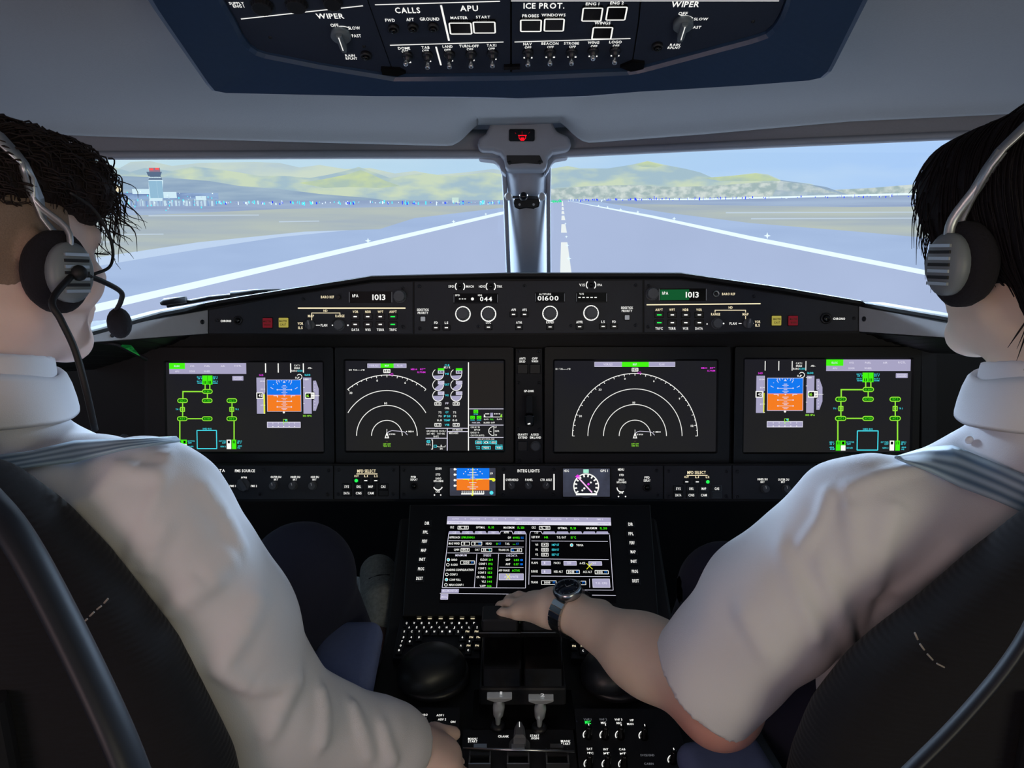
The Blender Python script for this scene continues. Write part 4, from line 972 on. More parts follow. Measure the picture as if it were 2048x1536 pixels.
def pfd(S, z):
    k = Ink(MI, 0.0008, z)
    for x in (1170, 1310, 1447, 1588): k.rect(x - 5, 148, x + 5, 250, Cw)
    for s_, x, y, m_ in (('CAT 1', 1517, 172, Cw), ('SINGLE', 1517, 200, Cw), ('-FD-', 1660, 200, Cw)): k.text(s_, x, y, 62 if 'F' not in s_ else 50, 19, m_)
    k.text('BARO', 1488, 230, 62, 19, Cw); k.text('1250', 1551, 230, 54, 19, Cc)
    k.text('140', 1122, 278, 44, 20, Cm); k.text('1600', 1634, 276, 60, 20, Cc); k.text('1013 HPA', 1632, 728, 96, 20, Cgl)
    k.obj('mode_annunciator', S)
    k = Ink(MI, 0.0008, z); k.poly([(1190, 330), (1560, 330), (1560, 500), (1190, 500)], Cb); k.poly([(1190, 500), (1560, 500), (1560, 680), (1190, 680)], Co); k.up()
    k.line([(1190, 500), (1560, 500)], 7, em('sym_pink', (250, 150, 150), 1.0))
    for t, L_ in ((-60, 26), (-45, 0), (-30, 26), (-20, 14), (-10, 14), (0, 18), (10, 14), (20, 14), (30, 26), (60, 26)):
        a = math.radians(90 - t); r = 172; x, y = 1375 + r * math.cos(a), 500 - r * math.sin(a)
        if abs(t) <= 60 and y > 335: k.line([(x, y), (1375 + (r - L_ - 8) * math.cos(a), 500 - (r - L_ - 8) * math.sin(a))], 6, Clw)
    for x, y in ((1290, 345), (1315, 342), (1345, 340), (1400, 340), (1438, 342), (1462, 345)): k.line([(x, 334), (x + (1375 - x) * .12, y + 6)], 5, Clw)
    k.poly([(1375, 340), (1362, 362), (1392, 362)], Clw)
    for y, wd in ((395, 18), (410, 32), (425, 18), (440, 78), (455, 18), (472, 32), (487, 18), (535, 32), (550, 18), (567, 78), (585, 18), (600, 32), (615, 18), (630, 78), (648, 32), (660, 20)):
        k.line([(1378 - wd, y), (1378 + wd, y)], 5, Clw)
        if wd == 78: k.disc(1378 - wd, y, 8, Clw, 8); k.disc(1378 + wd, y, 8, Clw, 8)
    for s_ in (-1, 1): k.line([(1378 + s_ * 120, 505), (1378 + s_ * 76, 505), (1378 + s_ * 76, 524)], 9, Clw)
    k.disc(1378, 505, 9, Clw); k.frame(1188, 328, 1562, 682, 5, em('sym_edge', (200, 205, 235), .9)); k.disc(1373, 690, 12, Cw, 8)
    k.obj('attitude_indicator', S, 'blue over orange artificial horizon')
    k = Ink(MI, 0.0008, z); k.rect(1075, 305, 1160, 705, Cl); k.up(); k.line([(1163, 305), (1163, 470)], 5, Clw)
    k.rect(1150, 490, 1163, 705, Cy)
    for y, s_ in ((345, '100'), (433, '80'), (610, '60'), (700, '')): k.line([(1150, y), (1166, y)], 5, Cw); (k.text(s_, 1130, y, 14 * len(s_), 16, Clw) if s_ else None)
    k.up(); k.rect(1070, 470, 1145, 540, Cw); k.up(); k.rect(1080, 479, 1137, 531, Ck); k.up(); k.text('45', 1114, 504, 40, 30, Cw)
    k.obj('speed_tape', S)
    k = Ink(MI, 0.0008, z); k.rect(1590, 305, 1676, 705, Cl); k.up(); k.text('500', 1625, 325, 40, 17, Cw)
    for y in (325, 415, 590): k.line([(1588, y), (1602, y)], 5, Cw)
    k.rect(1610, 470, 1712, 540, Cw); k.up(); k.rect(1620, 480, 1672, 530, Ck); k.up(); k.text('16', 1632, 505, 42, 28, Cgl); k.text('00', 1690, 490, 24, 16, Ck); k.text('20', 1690, 520, 24, 16, Ck)
    k.obj('altitude_tape', S)
    k = Ink(MI, 0.0008, z); k.poly([(1695, 340), (1726, 338), (1758, 430), (1758, 580), (1726, 672), (1695, 672), (1695, 555), (1716, 540), (1716, 470), (1695, 455)], Cl); k.up(); k.line([(1712, 505), (1766, 505)], 5, Cw)
    for y in (370, 410, 440, 570, 605, 640): k.disc(1715, y, 5, Clw, 6)
    k.obj('climb_scale', S)
    k = Ink(MI, 0.0008, z); k.rect(1187, 795, 1557, 860, Clw); k.up(); k.rect(1193, 802, 1551, 853, Cl); k.up()
    for x in (1252, 1312, 1372, 1432, 1492): k.line([(x, 802), (x, 822)], 5, Clw); k.disc(x, 846, 6, Cw, 6)
    k.frame(1365, 765, 1412, 798, 5, Cgl); k.poly([(1383, 770), (1408, 770), (1396, 792)], Cc); k.line([(1372, 795), (1372, 825)], 8, Cgl)
    k.obj('heading_scale', S)
    k = Ink(MI, 0.0012, z); k.arc(1545, 297, 28, -100, 150, 7, Cw, 20); k.line([(1545, 297), (1525, 318)], 6, Cw); k.text('0.1', 1515, 306, 34, 20, Cw); k.obj('thrust_dial', S)
z1 = zf(320, 700, 5.535)
synoptic(S1, z1, False); pfd(S1, z1)
# the right display: same pages at its own place and size
ax = (1821 - 1652) / (492.5 - 339.0); bx = 1652 - 339.0 * ax; ay = (901 - 719) / (898.0 - 726.2); by = 719 - 726.2 * ay
synoptic(S4, zf(320, 700, 5.535, (ax, bx, ay, by)), True)
ax = (1606 - 1534) / (601.8 - 535.0); bx = 1534 - 535.0 * ax; ay = (821 - 756) / (822.8 - 759.6); by = 756 - 759.6 * ay
pfd(S4, zf(320, 700, 5.535, (ax, bx, ay, by)))

def navpage(S, z, cx, cy, R, lo, hi, bar, ticks_lab, small, mtxt):
    k = Ink(MI, 0.0008, z); y0, y1 = bar[1], bar[3]; k.rect(bar[0], y0, bar[2], y1, Clw); k.up(); k.rect(bar[0] + 3, y0 + 3, bar[2] - 3, y1 - 3, Cl); k.up()
    w3 = (bar[2] - bar[0]) / 3; k.rect(bar[0] + w3 * 1.02, y0, bar[0] + w3 * 2.02, y1, Cg); k.up()
    for i, s_ in enumerate(('VOR/ILS', 'MAP', 'PLAN')): k.text(s_, bar[0] + w3 * (i + .5), (y0 + y1) / 2, min(w3 * .7, 13 * len(s_)), (y1 - y0) * .42, Clw)
    k.obj('mode_bar', S, 'mode strip with green middle tab')
    k = Ink(MI, 0.0008, z); t = 7; k.arc(cx, cy, R[0], lo[0], hi[0], t, Cw, 90)
    for r, l, h_ in zip(R[1:], lo[1:], hi[1:]): k.arc(cx, cy, r, l, h_, t, Cw, 60)
    a = 90.0; n = 0
    for i in range(-19, 20):
        a = 90 - i * 5.0
        if not (min(lo[0], hi[0]) - .1 <= a <= max(lo[0], hi[0]) + .1): continue
        L_ = 22 if i % 2 == 0 else 11; ca, sa = math.cos(math.radians(a)), math.sin(math.radians(a))
        k.line([(cx + R[0] * ca, cy - R[0] * sa), (cx + (R[0] - L_) * ca, cy - (R[0] - L_) * sa)], 6, Cw)
    for a_, s_ in ticks_lab: ca, sa = math.cos(math.radians(a_)), math.sin(math.radians(a_)); k.text(s_, cx + (R[0] - 46) * ca, cy - (R[0] - 46) * sa, 14 * len(s_), 20, Cw)
    k.obj('compass_arcs', S, 'white compass rose arcs')
    k = Ink(MI, 0.0012, z); k.frame(cx - 34, cy - R[0] - 58, cx + 34, cy - R[0] - 20, 7, Cw, 6); k.text('041', cx, cy - R[0] - 39, 44, 22, Cw)
    k.text('80', cx - 12, cy - R[2] - 20, 28, 20, Cw)
    k.poly([(cx, cy - 42), (cx - 22, cy + 24), (cx + 22, cy + 24)], Cw); k.up(); k.poly([(cx, cy - 10), (cx - 10, cy + 15), (cx + 10, cy + 15)], Ck)
    k.line([(cx, cy - 20), (cx + 20, cy - 42), (cx + 50, cy - 50), (cx + 140, cy - 44), (cx + 175, cy - 36), (cx + 200, cy - 8)], 5, Clw); k.disc(cx + 192, cy - 42, 6, Cw, 8)
    k.text('RW04', cx + 50, cy - 16, 62, 15, Cw); k.text('MB04', cx + 236, cy - 42, 52, 15, Cw); k.line([(cx, cy - 66), (cx, cy - 20)], 5, Cw)
    k.obj('flight_plan_track', S)
    k = Ink(MI, 0.0012, z); (sx_, sy_) = small; k.text('GS 0', sx_ + 12, sy_, 28, 15, Cw); k.text('TAS', sx_ + 56, sy_, 34, 15, Cw); k.text('---/0', sx_ + 112, sy_, 78, 15, Cw); k.obj('speed_readout', S)
    k = Ink(MI, 0.0012, z); (mx, my) = mtxt; k.text('MB04', mx, my, 60, 16, Cm); k.text('117"', mx + 85, my, 50, 16, Cm); k.text('11.7NM', mx + 72, my + 28, 78, 16, Cm); k.line([(cx + 22, cy - R[0] - 6), (cx + 60, cy - R[0] + 4)], 5, Cm); k.arc(cx + 50, cy - R[0] - 8, 10, 0, 360, 4, Cm, 12); k.obj('magenta_waypoint', S)
    k = Ink(MI, 0.0012, z); k.text('OFF OFF', cx, cy + 80, 74, 14, Cgl); k.text('TERR WX', cx, cy + 100, 74, 14, Cgl); k.text('---', cx, cy + 52, 20, 5, em('sym_rose', (250, 150, 120), 1.0)); k.obj('green_flags', S)
z3 = zf(1080, 700, 5.12)
navpage(S3, z3, 972, 880, (640, 482, 322, 162), (0, 0, 0, 0), (180, 180, 180, 180), (557, 122, 1383, 172), ((160, '30'), (127, '33'), (100, '0'), (71, '6'), (40, '9'), (10, '12')), (160, 194), (1680, 184))
z2 = zf(680, 700, 4.876)
navpage(S2, z2, 458, 836, (592, 441, 296, 150), (50, 30.5, 0, 0), (130.5, 149.5, 180, 180), (268, 132, 648, 174), ((130, '30'), (100, '0'), (71, '6')), (90, 194), (722, 188))
k = Ink(MI, 0.0008, z2)
k.line([(1253, 120), (1253, 980)], 9, Cw)
for p in ([(835, 763), (1248, 763)], [(835, 860), (1044, 860)], [(1046, 795), (1248, 795)], [(1258, 574), (1594, 574)], [(1258, 732), (1594, 732)], [(1258, 852), (1594, 852)]): k.line(p, 7, Clw)
k.line([(1046, 763), (1046, 980)], 8, Clw); k.obj('dividing_lines', S2)
k = Ink(MI, 0.0006, z2); k.poly([(1262, 125), (1596, 125), (1596, 555), (1262, 555)], em('display_brown', (40, 37, 36), .9)); k.obj('message_area', S2, 'brownish empty message area')
for gx in (957, 1133):
    for gi, gy in enumerate((238, 342, 446)):
        k = Ink(MI, 0.0010, z2); a1 = 195 if gi == 0 else (225 if gi == 1 else 182)
        k.disc(gx, gy, 50, Cl, 24, a1, 352 if gi == 0 else (398 if gi == 1 else 362)) if True else None
        if gi == 1: pass
        k.arc(gx, gy, 53, 120, 365, 6, Cw, 30); k.up()
        k.rect(gx - 2, gy - 42, gx + 60, gy - 8, Clw); k.up(); k.rect(gx + 4, gy - 37, gx + 54, gy - 13, Cl); k.up(); k.text(('1.0', '435', '22.6')[gi], gx + 30, gy - 25, 40, 17, Ck if gi == 0 else Clw)
        if gi == 0: k.rect(gx - 2, gy - 60, gx + 60, gy - 38, Cg)
        k.obj('engine_gauge', S2)
k = Ink(MI, 0.0010, z2)
for gx in (955, 1133):
    for y in (524, 730): k.frame(gx - 33, y - 17, gx + 33, y + 17, 6, Cw, 3); k.text('0.8' if y == 524 else '0.4', gx, y, 40, 18, Cw)
for x, y, s_, m_ in ((1044, 148, 'CLB', Cc), (1044, 170, '85.1 %', Cw), (1044, 232, 'N1', Cc), (1044, 337, 'EGT', Cc), (1044, 440, 'N2', Cc), (1044, 520, 'FF', Clw), (1044, 566, 'OIL', Cw), (1044, 605, 'QT', Cc), (1044, 645, 'PSI', Cc), (1044, 685, 'TEMP', Cc), (1044, 729, 'VIB', Cc),
                     (975, 608, '72', Cw), (975, 645, '73', Cw), (970, 685, '0.0', Cw), (1118, 608, '72', Cw), (1118, 645, '73', Cw), (1120, 685, '0.0', Cw)):
    k.text(s_, x, y, {'85.1 %': 62, 'TEMP': 62, 'PSI': 60}.get(s_, 15 * len(s_)), 18, m_)
k.obj('engine_readouts', S2)
k = Ink(MI, 0.0010, z2)
for x, y, s_, w_, m_ in ((900, 790, 'GW 49300 KG', 110, Cw), (998, 790, 'CG 25.4', 62, Cw), (885, 816, 'SAT +15C', 76, Cw), (985, 816, 'TAT +15C', 74, Cw), (938, 842, '10:47Z', 50, Cw), (1145, 778, 'ATC MESSAGE', 100, Cw), (1108, 810, 'MESSAGES', 90, Cw),
    (862, 892, 'RUD', 34, Cc), (865, 920, '0.0 L', 44, Cw), (988, 962, 'DN', 24, Cw), (988, 932, '0', 14, Cw)): k.text(s_, x, y, w_, 16, m_)
k.frame(848, 880, 880, 904, 5, Cc, 2); k.frame(914, 925, 944, 950, 5, Cc, 2); k.line([(890, 876), (904, 876), (904, 966), (888, 966)], 6, Cw); k.line([(948, 938), (962, 944), (1024, 944), (1028, 930)], 5, Cw)
k.obj('weight_and_trim_readouts', S2)
k = Ink(MI, 0.0010, z2)
for x, y in ((1325, 600), (1293, 658), (1356, 658)): k.rect(x - 22, y - 16, x + 22, y + 16, Cg); k.up(); k.frame(x - 12, y - 8, x + 12, y + 8, 3, Ck); k.h -= .00025; k.text('DOWN', x, y + 26, 40, 10, Cc)
k.poly([(1405, 622), (1420, 650), (1575, 650), (1582, 618), (1578, 656), (1402, 656)], Cw); k.rect(1466, 612, 1492, 650, Cl); k.up()
for x in (1422, 1436, 1450, 1508, 1524, 1540, 1556): k.disc(x, 622, 6, Cw, 6)
k.poly([(1572, 620), (1584, 655), (1560, 655)], Cgl); k.text('SLATS', 1426, 675, 44, 13, Cw); k.text('FULL', 1480, 675, 34, 14, Cg); k.text('FLAPS', 1554, 674, 46, 13, Cw)
k.text('PARK BRK', 1328, 708, 80, 14, Clw); k.text('BLEED OFF', 1456, 708, 108, 14, Cw)
for s_, x, y, w_ in (('CAB ALT 50', 1318, 752, 88), ('DP 0.0', 1338, 778, 56), ('LDG ELV 0', 1314, 804, 80), ('CAB V/S 0 (AUTO)', 1340, 832, 132), ('UP', 1518, 752, 20), ('DEPR', 1532, 790, 42), ('DN', 1520, 828, 20)): k.text(s_, x, y, w_, 15, Cw)
k.arc(1500, 790, 50, 90, 270, 6, Cw, 24, ry=44); k.line([(1500, 746), (1500, 834)], 5, Cw); k.line([(1458, 790), (1478, 796)], 5, Cw)
k.text('FUEL QTY-TOTAL 9080', 1425, 868, 160, 12, Cw)
for x, y, w_, s_ in ((1352, 900, 66, '4530'), (1426, 900, 66, '0'), (1498, 900, 66, '4550'), (1426, 952, 86, '9080'), (1550, 952, 70, '9080')): k.frame(x - w_ / 2, y - 17, x + w_ / 2, y + 17, 6, Cc, 2); k.text(s_, x, y, w_ * .65, 17, Cw)
k.text('TOTAL', 1346, 942, 44, 13, Cc); k.text('FUEL', 1350, 960, 36, 13, Cc); k.text('TOTAL FUEL', 1550, 926, 74, 10, Cc)
k.obj('systems_readouts', S2)

# landing gear strip between the displays
GS = off(MI, 0.002)
gp = module('landing_gear_panel', 'narrow black panel with the landing gear lever between the centre displays', 'control panel', MI, [(1030, 928), (1031, 697), (1084, 697), (1086, 928)], M_panel, 0.002,
            [(1038, 703), (1077, 703), (1037, 766), (1078, 766), (1037, 858), (1079, 858), (1038, 921), (1079, 921)])
k = Ink(GS, 0.0005)
for s_, u, v, w_ in (('ANTI', 1044.5, 717, 12), ('SKID', 1044.5, 723, 12), ('OFF', 1069.5, 717, 11), ('WARN', 1069.5, 722.5, 13), ('GP-200K', 1058, 782, 20), ('GRAVITY', 1045.5, 869, 20), ('EXTEND', 1045.5, 875, 18), ('A/SKID', 1069.5, 869, 16), ('EM.LAND', 1071, 875, 22)): k.text(s_, u, v, w_, 4.2, E_w)
k.obj('lettering', gp)
for u, v, a, b in ((1045, 738, 10, 9), (1070, 738, 10, 9), (1045, 892, 9, 9)): button(GS, u - a, v - b, u + a, v + b, 0.004, gp, M_kdark, 'guarded_button')
knob_round(GS, 1071, 892, 9, 0.008, gp, M_knob, rib=False)
mb = MB(GS.w); a0, b0 = GS.m(1052, 832); a1, b1 = GS.m(1064, 790); mb.rect(a0, b0, a1, b1, 0.0, 0.03, M_gloss, r=0.002); a0, b0 = GS.m(1049, 849); a1, b1 = GS.m(1067, 824); mb.rect(a0, b0, a1, b1, 0.02, 0.045, M_gloss, r=0.006, inset=0.003)
gl = mb.obj('gear_lever', gp); k = Ink(GS, 0.046); k.poly([(1054, 843), (1059, 841.5), (1060, 844), (1055, 845)], E_w); k.obj('lever_mark', gl)

# ------------------------------------------------------------------ lower strip of small control modules
ST = Plane(pY(1056, 1002, 1.47), (1, 0, 0), (0, 0.30, 1)); SM = off(ST, 0.0016)
def strip(lab, u0, u1, scr_, cat='control panel', name='lower_control_panel'):
    return module(name, lab, cat, ST, [(u0, 998), (u0, 931), (u1, 931), (u1, 998)], M_mod, 0.0016, scr_)
m1 = strip('lower left panel with the source selector knob and three brightness knobs', 340, 666.5, [(527, 940), (521, 988), (658, 941), (656, 989)])
m2 = strip('small left panel of page keys with green light at its left', 668.5, 798.5, [(678, 940), (787, 940), (677, 988), (786, 988)])
m3 = strip('centre panel between the two small standby screens', 800.5, 1326, [(809, 940), (808, 988), (1007, 939), (1107, 939), (1006, 989), (1107, 988), (1313, 941), (1316, 990)])
m4 = strip('small right panel of page keys with green light at its right', 1328, 1463, [(1337, 942), (1453, 943), (1337, 992), (1452, 992)])
m5 = strip('lower right panel with two brightness knobs beside the sleeve', 1465, 1790, [(1474, 943), (1475, 993), (1615, 944)])
mb = MB(ST.w); mb.prism([ST.m(*p) for p in [(260, 1003), (260, 928), (1870, 928), (1870, 1003)]], -0.05, -0.004, M_black); mb.obj('lower_rail', ip)
def L(t, items, m=E_w):
    k = Ink(SM, 0.0005)
    for s_, u, v, w_, h_ in items: k.text(s_, u, v, w_, h_, m)
    k.obj('lettering', t)
L(m1, [('BARO DATA', 425, 941, 50, 5.5), ('FMS SOURCE', 490, 941.5, 40, 5.5), ('NORM', 488, 955, 11, 4), ('FMS 1', 465.5, 972, 12, 4), ('FMS 2', 508, 972, 12, 4), ('OUTER DU', 552, 954, 21, 4), ('BRT', 552, 959, 8, 3.6),
       ('INNER DU', 591, 954, 19, 4), ('BRT', 590, 959, 8, 3.6), ('HUD DU', 630, 954, 16, 4), ('BRT', 629, 959, 8, 3.6)])
knob_wing(SM, 488, 969, 13, 0.012, m1, 30, M_knob)
for u in (548, 587, 626): knob_round(SM, u, 971, 7.5, 0.010, m1, M_knob, ptr=E_dim, ang=10)
L(m3, [('PFD', 827, 954, 10, 4), ('DISPLAY', 828, 959, 14, 4), ('LEARN', 877, 937, 12, 4.5), ('STD', 876, 949, 9, 4), ('BARO', 877, 957, 11, 4), ('HPA-INHG', 877, 962, 19, 4), ('CAGE', 875.5, 983, 8, 4),
       ('INTEG LIGHTS', 1057, 941.5, 44, 6), ('OVERHEAD', 1024, 959.5, 25, 4.5), ('PANEL', 1058, 959.5, 15, 4.5), ('CTR AISLE', 1092, 959.5, 23, 4.5),
       ('MENU', 1242, 939, 12, 4.5), ('STD', 1243, 950, 9, 4), ('BARO', 1243, 959.5, 11, 4), ('HPA-INHG', 1243, 964.5, 19, 4), ('CAGE', 1242, 985, 8, 4), ('PFD', 1294, 955, 10, 4.5), ('DISPLAY', 1294, 961, 13, 4.5)])
k = Ink(SM, 0.0005)
for u in (1008, 1108): k.rect(u - 1.2, 948, u + 1.2, 980, E_w)
for u, v in ((869, 990), (881.5, 990), (1237, 994 - 1), (1251, 993)): k.disc(u, v, 1.4, E_w)
k.arc(876, 971, 9, 200, 340, 2, E_w, 10); k.arc(1243, 975, 9, 180, 300, 2, E_w, 10); k.obj('marks', m3)
for u, v in ((876, 971), (1244, 973)): knob_round(SM, u, v, 6.5, 0.009, m3, M_knob, rib=False)
for u in (1023, 1057, 1092): knob_round(SM, u, 971, 6.8, 0.009, m3, M_knob, ptr=E_dim, ang=35 if u < 1080 else -30)
for u, v in ((828, 972), (1294, 975)): jack(SM, u, v, 8, m3)
def mfd(t, cx, ys, us_, gi, title_y):
    k = Ink(SM, 0.0005); k.text('MFD SELECT', cx, title_y, 37, 6, E_c); k.rect(cx - 20, title_y + 5, cx + 22, title_y + 6.6, E_c)
    for i, u in enumerate(us_): k.text(('OUT', 'L1', 'L2')[i], u, ys[0], 9 if i == 0 else 7, 4, E_c)
    k.obj('lettering', t)
    for i, u in enumerate(us_):
        button(SM, u - 6, ys[1] - 3.5, u + 6, ys[1] + 3.5, 0.002, t, M_kdark, 'push_button'); k = Ink(SM, 0.0026)
        if i == gi: k.disc(u, ys[1], 3.6, E_g, 10)
        else: k.rect(u - 3, ys[1] - .9, u + 3, ys[1] + .9, E_w)
        k.obj('light', t, 'green light' if i == gi else None)
    return k
mfd(m2, 733, (952, 961), (713, 732, 752), 0, 942); mfd(m4, 1393, (954, 963.5), (1373, 1394, 1415), 2, 945)
for t, us_, y1, y2 in ((m2, (694, 718, 742, 767), 973, 986), (m4, (1356, 1382, 1407, 1433), 977, 990)):
    for i, u in enumerate(us_):
        for y, T in ((y1, ('SYS', 'CHKL', 'MAP', 'CAS')), (y2, ('DATA', 'CNS', 'CAM', ''))):
            button(SM, u - 9, y - 5.2, u + 9, y + 5.2, 0.003, t, M_kdark, 'page_key')
            if T[i]: k = Ink(SM, 0.0034); k.text(T[i], u, y, 9 if y == y1 else 11.5, 4.8, E_w); k.obj('key_lettering', t)
L(m5, [('INNER DU', 1525, 958.5, 20, 4), ('BRT', 1525, 964, 8, 3.6), ('OUTER DU', 1567, 959, 22, 4), ('BRT', 1566, 964, 8, 3.6), ('FMS SOURCE', 1655, 946.5, 42, 6)], E_w)
for u, v in ((1529, 977), (1571, 977)): knob_round(SM, u, v, 7.5, 0.010, m5, M_knob, ptr=E_dim, ang=10)
# standby screens
def sb(lab, u0, v0, u1, v1):
    t = thing('standby_display', lab, 'display', SM.w(*SM.m((u0 + u1) / 2, v1))); a0, b0 = SM.m(u0, v1); a1, b1 = SM.m(u1, v0); mb = MB(SM.w)
    mb.rect(a0 - .003, b0 - .003, a1 + .003, b1 + .003, 0, 0.003, M_bez, r=0.002); mb.obj('bezel', t)
    mb = MB(SM.w); mb.rect(a0, b0, a1, b1, 0.002, 0.0034, em('standby_glass', (70, 74, 92), 0.9, (58, 60, 72), (20, 20, 20), .4, .6), r=0.001); return t, mb.obj('screen', t)
t, s_ = sb('small standby display with blue and orange horizon', 900, 936, 991, 991)
k = Ink(SM, 0.0038, zf(820, 910, 4.096)); k.rect(383, 107, 650, 195, Cb); k.rect(383, 195, 650, 287, Co); k.up(); k.line([(383, 195), (650, 195)], 6, Clw); k.line([(515, 105), (515, 320)], 7, Cy); k.up()
for y, w_ in ((120, 20), (142, 30), (162, 44), (180, 18), (225, 30), (243, 18), (260, 44), (275, 26)): k.line([(515 - w_, y), (515 + w_, y)], 5, Clw)
for x, y in ((440, 152), (455, 135), (478, 118), (552, 118), (575, 135), (592, 152)): k.disc(x, y, 5, Clw, 6)
for s__ in (-1, 1): k.line([(515 + s__ * 80, 198), (515 + s__ * 34, 198), (515 + s__ * 34, 208)], 7, Cy)
k.obj('attitude_indicator', s_)
k = Ink(SM, 0.0038, zf(820, 910, 4.096))
for y in (116, 160, 205, 250): k.disc(368, y, 10, Cw, 8); k.rect(368, y - 4, 384, y + 4, Cw)
for x in range(425, 605, 16): k.poly([(x, 320), (x, 296), (x + 5, 290), (x + 8, 318)], Cw)
k.rect(420, 312, 606, 322, Cw); k.disc(512, 324, 9, Cy, 8); k.disc(685, 202, 15, Cy, 10); k.rect(645, 188, 690, 204, Cy); k.text('19', 668, 150, 22, 16, Cw); k.disc(668, 308, 16, Cc, 10); k.text('STD', 668, 308, 22, 10, Cw)
k.obj('tapes', s_)
t, s_ = sb('small standby display with white compass rose and pink needle', 1126, 937, 1219, 993)
k = Ink(SM, 0.0038, zf(820, 910, 4.096)); k.disc(1442, 255, 96, em('sym_rosebk', (40, 42, 52), .9), 32); k.up(); k.arc(1442, 255, 101, -35, 215, 9, Cw, 50); k.rect(1358, 312, 1530, 328, Cw)
for i in range(12):
    a = math.radians(-30 + i * 22); k.line([(1442 + 96 * math.cos(a), 255 - 96 * math.sin(a)), (1442 + 76 * math.cos(a), 255 - 76 * math.sin(a))], 12, Cw)
k.obj('compass_rose', s_)
k = Ink(SM, 0.0044, zf(820, 910, 4.096)); k.line([(1372, 178), (1490, 306)], 11, em('sym_pinkw', (250, 200, 245), 1.0)); k.poly([(1352, 176), (1372, 158), (1392, 172), (1376, 196)], Cm); k.disc(1460, 238, 10, Cm, 8); k.disc(1480, 224, 8, Cw, 8); k.disc(1426, 272, 9, Cw, 8); k.disc(1410, 288, 8, Cw, 8); k.obj('needle', s_)
k = Ink(SM, 0.0044, zf(820, 910, 4.096)); k.rect(1418, 116, 1462, 146, em('sym_mint', (170, 240, 215), 1.0)); k.text('HDG', 1280, 128, 40, 20, Cw); k.text('GPS 1', 1588, 128, 62, 20, Cw); k.obj('lettering', s_)
# ================================================================== centre pedestal
fm_t, fm_b = px(1057, 1037, 1.45), px(1056, 1204, 1.34)
FM = Plane(fm_b, (1, 0, 0), fm_t - fm_b)
PZ = 0.555
_q = FM.w(*FM.m(1056, 1236)); SLP = 0.09
PP = Plane((0.03, _q.y - .006, _q.z - .014), (1, 0, 0), (0, 1, SLP))
def ztop(y): return PP.o.z + (y - PP.o.y) * SLP
ped = thing('centre_pedestal', 'dark centre pedestal standing between the two seats', 'pedestal', (0.03, 0.85, 0))
mb = MB(); q = FM.w(*FM.m(1056, 1232)); q2 = FM.w(*FM.m(1056, 1008))
prof = [(0.30, 0.0), (0.30, ztop(.30) - .008), (q.y - 0.012, ztop(q.y - .012) - .006), (q.y - 0.004, q.z - 0.014), (q2.y, q2.z - 0.03), (q2.y + 0.10, q2.z - 0.10), (1.50, 0.0)]
X0, X1 = -0.222, 0.285
vs = [Vector((X0, y, z)) for y, z in prof] + [Vector((X1, y, z)) for y, z in prof]; n = len(prof)
mb.add(vs, [list(range(n)), [n + i for i in range(n)][::-1]] + [[i, n + i, n + (i + 1) % n, (i + 1) % n] for i in range(n)], M_black)
o = mb.obj('body', ped, bevel=0.006); 
bm = bmesh.new(); bm.from_mesh(o.data); bmesh.ops.recalc_face_normals(bm, faces=bm.faces); bm.to_mesh(o.data); bm.free()
# flight management display
fd = thing('management_display', 'centre screen above the thrust levers with two lists of white and green data', 'display', FM.w(*FM.m(1056, 1120)))
mb = MB(FM.w); P0 = [FM.m(*p) for p in [(806, 1234), (820, 1012), (1300, 1012), (1316, 1234)]]
mb.prism(P0, -0.012, 0.006, M_bez, inset=0.002); mb.obj('bezel', fd)
z4 = zf(800, 1010, 3.938)
k = Ink(FM, 0.0066, z4); k.poly([(372, 104), (1656, 112), (1702, 785), (312, 782)], em('fms_black', (9, 9, 12), 0.6)); S = k.obj('screen', fd)
k = Ink(FM, 0.0069, z4); k.poly([(376, 104), (1656, 114), (1660, 176), (370, 166)], Clw); k.up(); k.poly([(377, 106), (1655, 115), (1657, 150), (375, 142)], Cl); k.up()
for i, (s_, x, w_) in enumerate((('ACTIVE', 438, 52), ('POSITION', 594, 74), ('DATA', 752, 40), ('FMS 1', 930, 48), ('ACTIVE', 1070, 54), ('POSITION', 1230, 76), ('DATA', 1390, 40), ('FMS 2', 1572, 48))): k.text(s_, x, 124 + i * .7, w_, 11, Clw)
for x in (515, 673, 831, 1150, 1312, 1472): k.poly([(x - 6, 121), (x + 6, 121), (x, 130)], Clw)
k.text('ACTIVE/PERF', 440, 154, 110, 10, Cl); k.text('APPROACH ACTIVE/PERF', 1020, 158, 220, 10, Cl); k.text('SELECTED', 1600, 162, 90, 10, Cl); k.obj('menu_bar', S, 'lavender menu strip')
k = Ink(FM, 0.0069, z4)
for dx in (0, 640): k.frame(455 + dx, 179 + dx * .003, 542 + dx, 206 + dx * .003, 5, Cw, 3)
k.line([(385, 243), (378, 300), (334, 663)], 4, Clw); k.line([(334, 663), (988, 667)], 4, Clw); k.line([(988, 667), (993, 243)], 4, Clw); k.line([(1022, 243), (1014, 640)], 4, Clw); k.line([(1648, 250), (1676, 684)], 4, Clw); k.line([(1676, 684), (1400, 682)], 4, Clw)
for p in ([(385, 242), (790, 242)], [(886, 242), (993, 242)], [(1120, 242), (1648, 242)], [(385, 295), (976, 297)], [(380, 343), (974, 345)], [(376, 391), (972, 395)], [(606, 400), (586, 662)], [(777, 400), (762, 664)], [(783, 503), (972, 506)], [(1035, 297), (1634, 301)], [(1035, 438), (1640, 443)], [(1033, 573), (1650, 577)], [(1490, 595), (1492, 664)]): k.line(p, 4, Clw)
k.line([(316, 708), (1696, 725)], 4, Clw)
